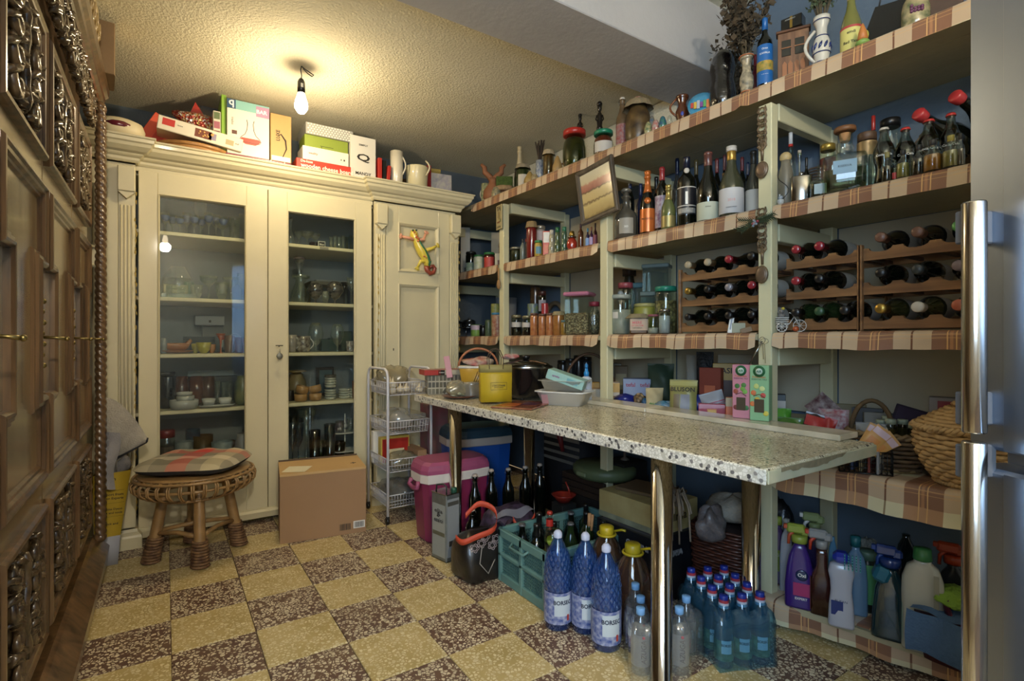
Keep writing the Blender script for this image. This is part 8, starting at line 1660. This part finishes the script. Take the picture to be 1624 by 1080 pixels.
sv('S5',1376,27,873,'short dark jar with green and white label','jar','green_label_jar','jar',M('16201a',.25,coat=.3),('lid',M('4f6a5a',.4)),X=2.12,lab=(.15,.8,M('4f8a5a',.4),100))
t,r,h = flat_bottle('dark teal transparent spray bottle with blue trigger head, largest on the low shelf',1412,0,1.99,52,.235,M('0f2a30',.08,coat=.9),prof=[(1,0),(1.0,.04),(.88,.4),(.75,.68),(.48,.86),(.3,1)]); spr(t,r,h,M('16306a',.25,coat=.4),M('1a3a7a',.3),-1)
t,r,h = flat_bottle('tall white detergent bottle with moulded handle and green cap',1463,0,1.99,54,.285,M('a8a698',.35,coat=.2),prof=[(.95,0),(1,.02),(.98,.45),(1.0,.60),(.98,.78),(.75,.92),(.42,.97),(.42,1)]); G().lathe([(r*.45,h),(r*.47,h+.002),(r*.42,h+.035),(.0005,h+.037)],18,wob=lambda a,z: 1+.02*sin(20*a)).obj('green_cap',M('2f6a38',.4),t); G().surf(lambda a,b: (r*(.75-.25*a),-r*.56-.004*sin(pi*b),h*(.5+.38*b)),4,8).obj('grip_groove',M('8a8878',.5),t); G().box(-r*.95,-r*.35,h*.3,.002,.01,h*.4).obj('printed_text',M('7a8a7a',.5),t)
t,r,h = flat_bottle('dark bottle with orange trigger beside the fridge',1512,0,2.14,44,.25,M('15161c',.3,coat=.3)); spr(t,r,h,M('a03a1c',.35),M('a03a1c',.35))
t,r,h = flat_bottle('clear glass bottle behind the teal spray bottle',1437,0,2.25,30,.27,glass('a0a8a8',1.5))
blob('white_mesh_cloth','white net scourer on the low shelf at the back','cloth',2.25,.92,LVZ['S5'],.05,.05,.20,M('7f8078',.9,bump=(90,1)),71,.3)
# caddy with cloths
x,y,Z = atX(1490,2.02); t = thing('cleaning_caddy','maroon plastic caddy draped with a blue cloth at the near end of the low shelf','caddy',(x-.015,y-.04,LVZ['S5']),face(x,y)-.25); MA = M('4a1420',.35,coat=.3)
loft([rrs(.13,.12,0),rrs(.17,.15,.13),rrs(.175,.155,.135)]).obj('tub',MA,t); G().tube([(-.075,-.02,.12),(-.072,-.02,.165),(-.05,-.02,.185),(-.015,-.02,.18),(-.005,-.02,.13)],.010,8).obj('handle',MA,t)
tc_ = thing('blue_cloth','blue cleaning cloth hanging over the maroon caddy','cloth',(x-.015,y-.04,LVZ['S5']+.005),face(x,y)-.25)
G().surf(lambda a,b: ((a-.5)*.19,-.084-.012*sin(b*2.4)-.006*sin(a*11+b*3),.142-.125*b+(.010*sin(a*5) if b > .9 else 0)),16,10).surf(lambda a,b: ((a-.5)*.18,-.075+.13*b,.143+.006*sin(a*9)+.0*b),14,6).obj('cloth_sheet',M('4a678a',.9,bump=(120,.5)),tc_)
blob('green_cloth','crumpled lime green cloth stuffed in the maroon caddy','cloth',x+.02,y-.03,LVZ['S5']+.152,.065,.05,.055,M('7a9a34',.9,bump=(90,.6)),74,.3)
# ================================================================== LEFT CORNER: towel and yellow bag
GT = M('a39d92',.95,noise=(40,.15),bump=(160,.5))
t = thing('grey_blanket','grey felt blanket with a dark edge hanging from the wardrobe corner','blanket',(0,3.16,0))
def bz(P,a): return sum((Vector(q)*c for q,c in zip(P,((1-a)**3,3*a*(1-a)**2,3*a*a*(1-a),a**3))),Vector((0,0)))
def bl1(a,b):
    q = bz([(-.26,.81),(-.18,.81),(-.13,.72),(-.072,.598)],a)*(1-b)+bz([(-.26,.50),(-.21,.49),(-.18,.53),(-.076,.580)],a)*b
    return (q.x,-.05*sin(pi*b)*(1-a)-.03*a+.012*sin(a*9+b*4),q.y)
G().surf(bl1,18,14).obj('felt_sheet',GT,t); G().tube([bl1(a/14,1) for a in range(15)]+[bl1(1,1-b/6) for b in range(1,7)],.005,5).obj('dark_hem',M('2a2a2e',.9),t)
G().surf(lambda a,b: (-.255+.075*a*(1-.3*b)+.008*sin(b*7),-.04-.03*sin(a*3)+.008*sin(b*9),.66-.27*b-.02*a),9,12).obj('hanging_fold',M('8f8d90',.95,bump=(160,.5)),t)
t = thing('dyson_paper_bag','tall yellow printed paper carrier bag standing behind the wardrobe corner','bag',(-.225,3.20,0),.0); YB2 = M('b89a2c',.6,noise=(3,.08))
t.name = 'yellow_carrier_bag'
loft([[(-.055,-.045,.0),(.035,-.045,0),(.02,.09,0),(-.055,.09,0)],[(-.055,-.05,.14),(.045,-.05,.14),(.03,.09,.14),(-.055,.09,.14)]]).obj('white_base',M('a8aab4',.6),t)
bq = loft([[(-.055,-.05,.14),(.045,-.05,.14),(.03,.09,.14),(-.055,.09,.14)],[(-.06,-.06,.44),(.085,-.055,.45),(.085,.09,.46),(-.055,.09,.44)]],False); bq.obj('bag_body',YB2,t)
for s_,w_,z_,x_ in (('dyson',.055,.415,.0),('Support from',.09,.34,.012),('Dyson Experts',.09,.322,.012),('Genuine Dyson',.085,.27,.01),('parts and tools',.085,.252,.01),('Quick and',.06,.20,.006),('easy',.03,.183,-.006)):
    text(s_,w_,INK,t,(x_,-.0585+.0105*(.44-z_)/.3+.0-.001,z_),(pi/2,.05,0),bold=.02)
for z_ in (.36,.30,.235,.17): G().box(.01,-.0585+.0105*(.44-z_)/.3-.0005,z_,.10,.001,.0015).obj('printed_rule',M('7a6a20',.6),t)
G().tube([(.03,-.055,.45),(.03,-.06,.50),(.05,-.03,.51),(.055,.0,.46)],.003,5).obj('handle',M('7a7468',.6),t)
blob('grey_wrap','crumpled grey wrapping and green leaf in the yellow carrier bag','wrapping',-.21,3.20,.40,.055,.05,.16,M('6f6c6c',.6,bump=(40,.8)),77,.25)
# ================================================================== INSIDE THE CUPBOARD
CS = {1: 1.684,2: 1.321,3: 1.006,4: .691,5: .251}
CGI = glass('eef5f2',1.9,.04,1,.04); BLG = M('3f5a9a',.15,coat=.8); 
for q in range(9):
    u = 262+11.5*q; cv(CS[1],u,13,338+(q % 3)*3,'ornate small goblet with a blue band on the top left shelf, %s' % ('leftmost','second','third','fourth','middle','sixth','seventh','eighth','last of nine, rightmost')[q],'glass','blue_goblet','goblet',CGI,Y=3.52+.09*(q % 2),extra=lambda t,r,h: G().lathe([(r*.55,h*.62),(r*.95,h*.74),(r*1.0,h*.86)],14,cap=False).obj('blue_band',BLG,t))
cv(CS[1],318,18,322,'taller crystal goblet with a flared rim above the blue ones','glass','tall_goblet','goblet',CGI,Y=3.6)
for q,(u,w,vt) in enumerate(((352,22,352),(372,16,345),(386,14,340))): cv(CS[1],u,w,vt,('low crystal bowl on a foot','cut glass tumbler','tall crystal glass')[q]+' right of the blue goblets','glass','crystal_glass',('coupe','tumbler','goblet')[q],CGI,Y=3.56)
# shelf 2
t = cv(CS[2],282,52,424,'glass cake dome over cream and green boxes, left glazed door','cake dome','cake_dome','bowl',CGI,Y=3.62)
dx_,dy_,dZ = atY(282,3.62); t.location.z += .002
for c in t.children: c.hide_render = False
t.rotation_euler = (pi,0,0); t.location.z = zh(424,dZ)+.002; 
carton('cream_tea_box','cream printed box seen through the glass dome','box',dx_-.01,3.58,CS[2]+.03,.12,.04,.05,0,M('a8a078',.5),[('F',.5,.5,.9,.7,M('b8b088',.5)),('F',.5,.5,.7,.08,M('6a6a40',.5),1)]); carton('glass_stand','low round cake stand under the dome','stand',dx_,3.62,CS[2],.16,.14,.028,0,CGI)
carton('green_tea_box','green small box behind the cream box under the dome','box',dx_+.055,3.64,CS[2]+.03,.05,.05,.075,0,M('2f6a4a',.5))
for q,(u,w,vt) in enumerate(((268,9,453),(287,18,456),(312,18,452),(331,26,438),(352,20,448),(366,24,440),(384,16,434))):
    cv(CS[2],u,w,vt,('small shot glass','low glass dessert cup','second low dessert cup','wide champagne coupe','small upturned glass','second wide coupe','tall glass at the door edge')[q]+' on the second shelf of the left door','glass','stemmed_glass',('tumbler','bowl','bowl','coupe','bowl','coupe','goblet')[q],CGI,Y=3.53+.05*(q % 2))
# shelf 3
OC = M('9a6434',.35,coat=.4)
x,y,Z = atY(280,3.55); t = thing('gravy_boat','ochre ceramic gravy boat on its saucer, third shelf of the left door','gravy boat',(x,y,CS[3]),.1)
G().lathe([(.0005,0),(.05,.004),(.075,.014),(.078,.018),(.0005,.01)],24,sx=1.1).obj('saucer',OC,t); G().lathe([(.03,.015),(.05,.03),(.058,.055),(.05,.06),(.0005,.05)],22,sx=1.15,sy=.7).tube([(.05,0,.05),(.07,0,.075),(.062,0,.08)],[.014,.010,.006],8).tube([(-.05,0,.03),(-.078,0,.05),(-.055,0,.065)],.006,7).obj('boat',OC,t)
for q in range(12):
    t = thing('dinner_plate','white plate in the stack behind the gravy boat, '+'lowest,second lowest,third from the bottom,fourth from the bottom,fifth from the bottom,just below the middle,just above the middle,fifth from the top,fourth from the top,third from the top,second from the top,topmost'.split(',')[q],'plate',(atY(316,3.74)[0],3.74,CS[3]+.008*q),0,'stacked white plates, left door third shelf'); G().lathe([(.0005,0),(.05,0),(.085,.008),(.086,.0095),(.05,.003),(.0005,.003)],22).obj('plate_body',M('7f8790',.3,coat=.4),t)
for q,(u,w,vt,c,k_) in enumerate(((259,10,536,'8a9094','cup'),(310,12,545,'a8a040','bowl'),(323,22,543,'b0a83c','bowl'),(336,12,546,'b87a3c','bowl'),(350,14,529,'a8502c','trumpet'),(364,16,532,'6a5a54','tumbler'),(378,12,535,'5a3a3c','tumbler'),(387,9,536,'6a3034','tumbler'))):
    cv(CS[3],u,w,vt,('grey-white cup at the left edge','small yellow egg cup','yellow painted bowl','orange small bowl','orange flared vase','glass printed with a dark label','dark red tumbler','dark red tumbler at the door edge')[q]+', third shelf of the left door','bowl' if k_ == 'bowl' else 'cup','small_vessel',k_,M(c,.3,coat=.4,noise=(40,.3)),Y=3.52+.04*(q % 2))
x,y,Z = atY(352,3.6); t = thing('orange_ball','orange bauble above the flared vase','ornament',(x,3.56,zh(536,Z)-.012)); G().ball(0,0,.012,.012,12).obj('ball_body',M('b8502c',.3,coat=.4),t); G().box(0,.02,-.02,.01,.01,.05).obj('stand',CGI,t)
x,y,Z = atY(372,3.6); t = thing('wire_handled_basket','glass basket with thin arched handle on the third shelf','basket',(x,3.6,CS[3])); G().tube([(.045*cos(a),0,.05+.065*sin(a)) for a in [k*pi/12 for k in range(13)]],.002,5).obj('handle',M('9a9a94',.3),t); G().lathe([(.03,0),(.045,.05)],16).obj('basket_body',CGI,t)
carton('shallow_box','white shallow box at the back above the plate stack','box',atY(332,3.84)[0],3.84,CS[3]+.17,.16,.12,.06,0,M('8a9298',.5),[('F',.5,.4,.08,.25,INK)])
carton('box_support','dark box beneath the white shallow box','box',atY(332,3.84)[0]+.02,3.875,CS[3],.12,.05,.168,0,M('5a6468',.6))
# shelf 4
cv(CS[4],266,22,590,'tall black ribbed canister, fourth shelf of the left door','canister','black_canister','tall_jar',M('101114',.2,coat=.5),('lid',BLACK),Y=3.6)
for q,(u,w,c) in enumerate(((288,20,'5a3020'),(312,22,'6a3a28'),(330,20,'5f4030'))): cv(CS[4],u,w,597,'brown glazed beaker at the back of the fourth shelf, '+('left','middle','right')[q],'beaker','brown_beaker','cup',M(c,.25,coat=.5,noise=(30,.4)),Y=3.76)
for q,u in enumerate((345,355,364,373)): cv(CS[4],u,9,604+2*(q % 2),'small straight glass at the back right of the fourth shelf, '+('first','second','third','fourth')[q]+' from the beakers','glass','straight_glass','tumbler',CGI,Y=3.72)
RM = M('a8aaa8',.25,coat=.5)
t = cv(CS[4],292,40,634,'white fluted ramekin, lower of the stacked pair','ramekin','ramekin','cup',RM,Y=3.50,wob=lambda a,z: 1+.02*sin(a*30)); x,y,Z = atY(294,3.5); zt = zh(634,Z)
vessel('stacked_ramekin','smaller white ramekins nested in the fluted one','ramekin',x,y,zt-.012,.045,.035,'cup',RM); vessel('white_bowl','white bowl topmost in the ramekin stack','bowl',x-.004,y,zt+.0235,.04,.02,'cup',RM)
x,y,Z = atY(344,3.5); t = thing('serving_dish','white oval dish carrying two square bowls, fourth shelf of the left door','dish',(x,y,CS[4])); loft([rrs(.13,.07,0,28,3),rrs(.19,.11,.012,28,3),rrs(.195,.115,.015,28,3)]).obj('dish_body',RM,t)
for q,s_ in enumerate((-1,1)): t = thing('square_bowl',('left','right')[q]+' white square bowl on the oval dish','bowl',(x+s_*.042,y,CS[4]+.0165)); loft([rrs(.055,.055,0,24,6),rrs(.072,.07,.035,24,6),rrs(.066,.064,.035,24,6),rrs(.05,.05,.01,24,6)]).obj('bowl_body',RM,t)
cv(CS[4],385,24,592,'round green and cream scroll-painted jar at the door edge','jar','scroll_jar','belly_jar',M('3f5a4a',.3,coat=.5,noise=(18,.5,'8a8a5a')),Y=3.54)
carton('pale_tray','pale rectangular tray standing at the back of the fourth shelf','tray',atY(335,3.88)[0],3.88,CS[4]+.16,.26,.02,.035,0,M('7f8f98',.5)); carton('grey_boxes','grey box at the back of the fourth shelf','box',atY(335,3.88)[0],3.885,CS[4],.3,.05,.158,0,M('3a4448',.6))
# bottom
cv(CS[5],264,24,682,'clear jar with dark red lid behind the stool cushion','jar','red_lid_jar','jar',CGI,('lid',M('7a2024',.4)),Y=3.56,fill=(M('5a4a48',.6),.7))
for q,(u,w,vt,c) in enumerate(((292,26,700,'7a8488'),(322,28,690,'5a4a30'),(352,30,700,'7f8c90'),(384,22,682,'8a8c90'),(306,20,680,'3a5060'))): cv(CS[5],u,w,vt,('grey bowl','brown basket of brushes','pale blue-grey bowl','patterned white pot','dark blue pot')[q]+' on the cupboard floor behind the cushion','bowl','low_bowl',('bowl','cup','bowl','belly_jar','cup')[q],M(c,.4,noise=(30,.3)),Y=3.55+.07*(q % 2)+(q == 4)*.1)
x,y,Z = atY(330,3.66); t = thing('bottle_brush','wooden-handled brush leaning on the cupboard floor','brush',(x,3.66,CS[5]+.005),0,None,(0,.6,0)); G().tube([(0,0,0),(0,0,.22)],.006,7).obj('handle',M('6f5a40',.6),t); G().lathe([(.006,.17),(.022,.18),(.022,.24),(.006,.25)],14).obj('bristles',M('6a5a48',.9,bump=(200,1.)),t)
# right door
cv(CS[1],461,14,347,'small glass bottle with stopper, top shelf of the right door','bottle','glass_bottle','carafe',CGI,('cork',M('6a6458',.4)),Y=3.56)
for q,(u,w,vt) in enumerate(((474,14,368),(487,22,368),(500,16,371))): cv(CS[1],u,w,vt,'glass dish on the top shelf of the right door, '+('left','largest, middle','right')[q],'bowl','glass_dish','coupe',CGI,Y=3.56)
x,y,Z = atY(510,3.52); carton('framed_card','tiny white-framed black card with white word, top shelf of the right door','frame',x,y,CS[1],.045,.012,.042,0,M('b4b4ac',.4),[('F',.5,.5,.8,.75,BLACK),('txt','F',.5,.5,.6,'Blue',WHITE)])
carton('price_strip','grey paper strip stuck on the shelf edge below the framed card','label',x+.0,3.452,CS[1]-.019,.055,.002,.014,0,M('8a8478',.6))
for q in range(7): cv(CS[1],525+6.3*q,6,376-(q % 2)*2,'slim shot glass in the row on the top right shelf, %s' % ('first','second','third','fourth','fifth','sixth','last, at the door frame')[q],'glass','shot_glass','tumbler',glass('c8d8cc',1.8) if q > 3 else CGI,Y=3.54)
carton('brown_small_box','brown small box behind the glass dishes','box',atY(500,3.8)[0],3.8,CS[1],.07,.05,.08,0,M('4a3028',.6)); 
cv(CS[2],475,28,412,'crystal decanter with tall faceted stopper, second shelf of the right door','decanter','crystal_decanter','carafe',CGI,('knob',M('6a5a50',.2,coat=.8)),Y=3.62)
cv(CS[2],477,28,437,'wide martini glass in front of the crystal decanter','glass','martini_glass','trumpet',CGI,Y=3.52)
for q,(u,w,vt) in enumerate(((500,26,449),(531,28,447))): cv(CS[2],u,w,vt,'black lace-patterned round goblet, '+('left' if q == 0 else 'right')+' of the pair','glass','black_goblet','globe',M('14110f',.12,coat=.8,noise=(50,.6,'5a5650')),Y=3.55)
cv(CS[2],516,12,462,'small clear salt cellar between the black goblets','glass','salt_cellar','bowl',CGI,Y=3.51); cv(CS[2],557,14,440,'glass candlestick at the right door edge','candlestick','glass_candlestick','goblet',CGI,Y=3.54); cv(CS[2],546,12,448,'black glass flower candlestick behind','candlestick','black_candlestick','trumpet',DK,Y=3.66)
carton('folded_cloth_shelf','folded white paper lying on a raised board at the back','paper',atY(528,3.78)[0],3.78,CS[2]+.165,.26,.14,.012,0,M('8a8a84',.7)); carton('raised_board','raised wooden board at the back of the second right shelf','board',atY(525,3.8)[0],3.80,CS[2]+.142,.32,.2,.022,0,M('6a6450',.6)); 
for s_ in (-.15,.15): carton('board_prop','small block propping the raised board, '+('left' if s_ < 0 else 'right'),'block',atY(525,3.8)[0]+s_,3.84,CS[2],.02,.1,.141,0,M('5f5a48',.6))
MG = M('a8a49a',.3,coat=.5,noise=(45,.8,'3a2a26'))
for q,(u,w,vt) in enumerate(((462,16,531),(481,22,533))): cv(CS[3],u,w,vt,('white mug at the left edge of the right door','big white mug with red and black patches')[q],'mug','patterned_mug','cup',MG if q else M('a09a94',.3,coat=.5,noise=(30,.4)),Y=3.52,extra=lambda t,r,h: handle_c(t,r,h*.2,h*.85,.022,RM,.004,-.3))
for q,(u,w,vt) in enumerate(((501,24,512),(535,22,514))): cv(CS[3],u,w,vt,'clear balloon-shaped glass lamp on the third shelf, '+('left' if q == 0 else 'right')+' one','glass','balloon_glass','globe',CGI,Y=3.55)
for q,(u,w,c) in enumerate(((515,20,'24403c'),(528,16,'2f4a3a'),(548,26,'3a4a34'))): carton('dark_green_box','dark green box behind the balloon glasses, '+('left','middle','right with leaf pattern')[q],'box',atY(u,3.76)[0],3.76,CS[3],.06+.02*(q == 2),.06,(.085,.09,.14)[q],0,M(c,.5,noise=(30,.3)))
cv(CS[3],555,12,541,'little patterned glass at the right door edge, third shelf','glass','little_glass','tumbler',MG,Y=3.51)
TCB = M('a07a4c',.45,coat=.2)
for q,(u,s_,tl) in enumerate(((477,0,0),(500,0,0),(478,1,.2),(501,1,-.2))):
    x,y,Z = atY(u,3.53); vessel('terracotta_bowl','pale terracotta bowl, '+('lower left','lower right','tilted upper left','tilted upper right')[q]+' of four on the fourth shelf','bowl',x,y,CS[4]+.001+.0505*s_,.040,.046,'cup',TCB,rot=(tl*.6,tl,0))
SB = M('a0a294',.3,coat=.4)
for q,(u,n_b,z0) in enumerate(((524,4,0),(524,5,1),(546,4,0),(561,4,0))):
    x,y,Z = atY(u,3.56); zb = CS[4]+(.078 if z0 else 0)
    for k in range(n_b): vessel('stacked_bowl','cream stacking bowl, '+('lowest','second','third','fourth','top')[k]+' of the '+('lower left','upper left','middle','right')[q]+' stack','bowl',x,y,zb+.0165*k,.039,.0158,'tumbler',SB if k < n_b-1 or z0 == 0 else M('4a4438',.4))
cv(CS[4],470,30,590,'beige teapot at the back left of the fourth shelf','teapot','beige_teapot','belly_jar',M('8a7a58',.4,coat=.3),('knob',M('8a7a58',.4)),Y=3.74)
carton('dark_frame_box','dark framed glass box at the back of the fourth shelf','box',atY(515,3.84)[0],3.84,CS[4],.11,.06,.2,0,M('241a18',.4),[('F',.5,.5,.8,.8,M('4a6068',.2))])
cv(CS[4],563,9,604,'brown narrow cup at the right door edge','cup','brown_cup','cup',M('6f4a38',.4),Y=3.52)
cv(CS[4],460,12,619,'dark stacked saucers at the left edge of the fourth shelf','saucers','saucer_stack','can',M('2f2a26',.4),Y=3.6)
cv(CS[5],486,32,649,'tall fluted trumpet vase of clear glass','vase','trumpet_vase','trumpet',CGI,Y=3.62)
for q,(u,w,vt,k_) in enumerate(((464,22,660,'flute'),(473,20,662,'flute'),(499,18,682,'tumbler'),(508,20,700,'bowl'),(523,18,672,'tumbler'),(538,20,700,'bowl'))): cv(CS[5],u,w,vt,('swirled glass vase, leftmost','second swirled glass vase','dark glass with gold rim','green glass bowl','square glass jar','amber glass bowl')[q]+' on the right cupboard floor','vase' if q < 2 else 'glass','floor_glass',k_,glass(('c8d4dc','b8c8d8','8a8070','8fb8a8','c8d0d4','b8a888')[q],1.8),Y=3.53+.07*(q % 2))
x,y,Z = atY(547,3.60); t = thing('tiered_stand','white two-tier metal cake stand on the right cupboard floor','stand',(x,y,CS[5])); G().lathe([(.0005,.0),(.03,0),(.004,.01),(.004,.33),(.0005,.33)],12).obj('stem',WHITE,t)
for z_ in (.075,.20): 
    z_ *= 1; loft([rrs(.14,.12,z_),rrs(.17,.15,z_+.010),rrs(.165,.145,z_+.010),rrs(.13,.11,z_+.004)]).obj('square_tier',WHITE,t)
vessel('printed_mug','black and white mug with ok print on the upper tier of the cake stand','mug',x-.035,y,CS[5]+.212,.028,.07,'cup',M('77756c',.35,coat=.4,noise=(30,.7,'1c1c1c')),txt=('ok',1.0,.35,WHITE),extra=lambda t,r,h: handle_c(t,r,h*.2,h*.85,.018,RM,.004,-.2))
vessel('tall_glass_cup','clear handled cup on the upper tier of the cake stand','cup',x+.04,y,CS[5]+.212,.026,.08,'cup',CGI,extra=lambda t,r,h: handle_c(t,r,h*.2,h*.85,.018,CGI,.003,-.3))
x,y,Z = atY(533,3.50); carton('red_white_carton','small red box with a white lettered band on the right cupboard floor','box',x,y,CS[5],.085,.05,.035,.1,M('9a2c28',.4),[('F',.5,.25,1,.5,M('a8a090',.5)),('txt','F',.5,.28,.8,'ALEXO',M('9a2c28',.4))])
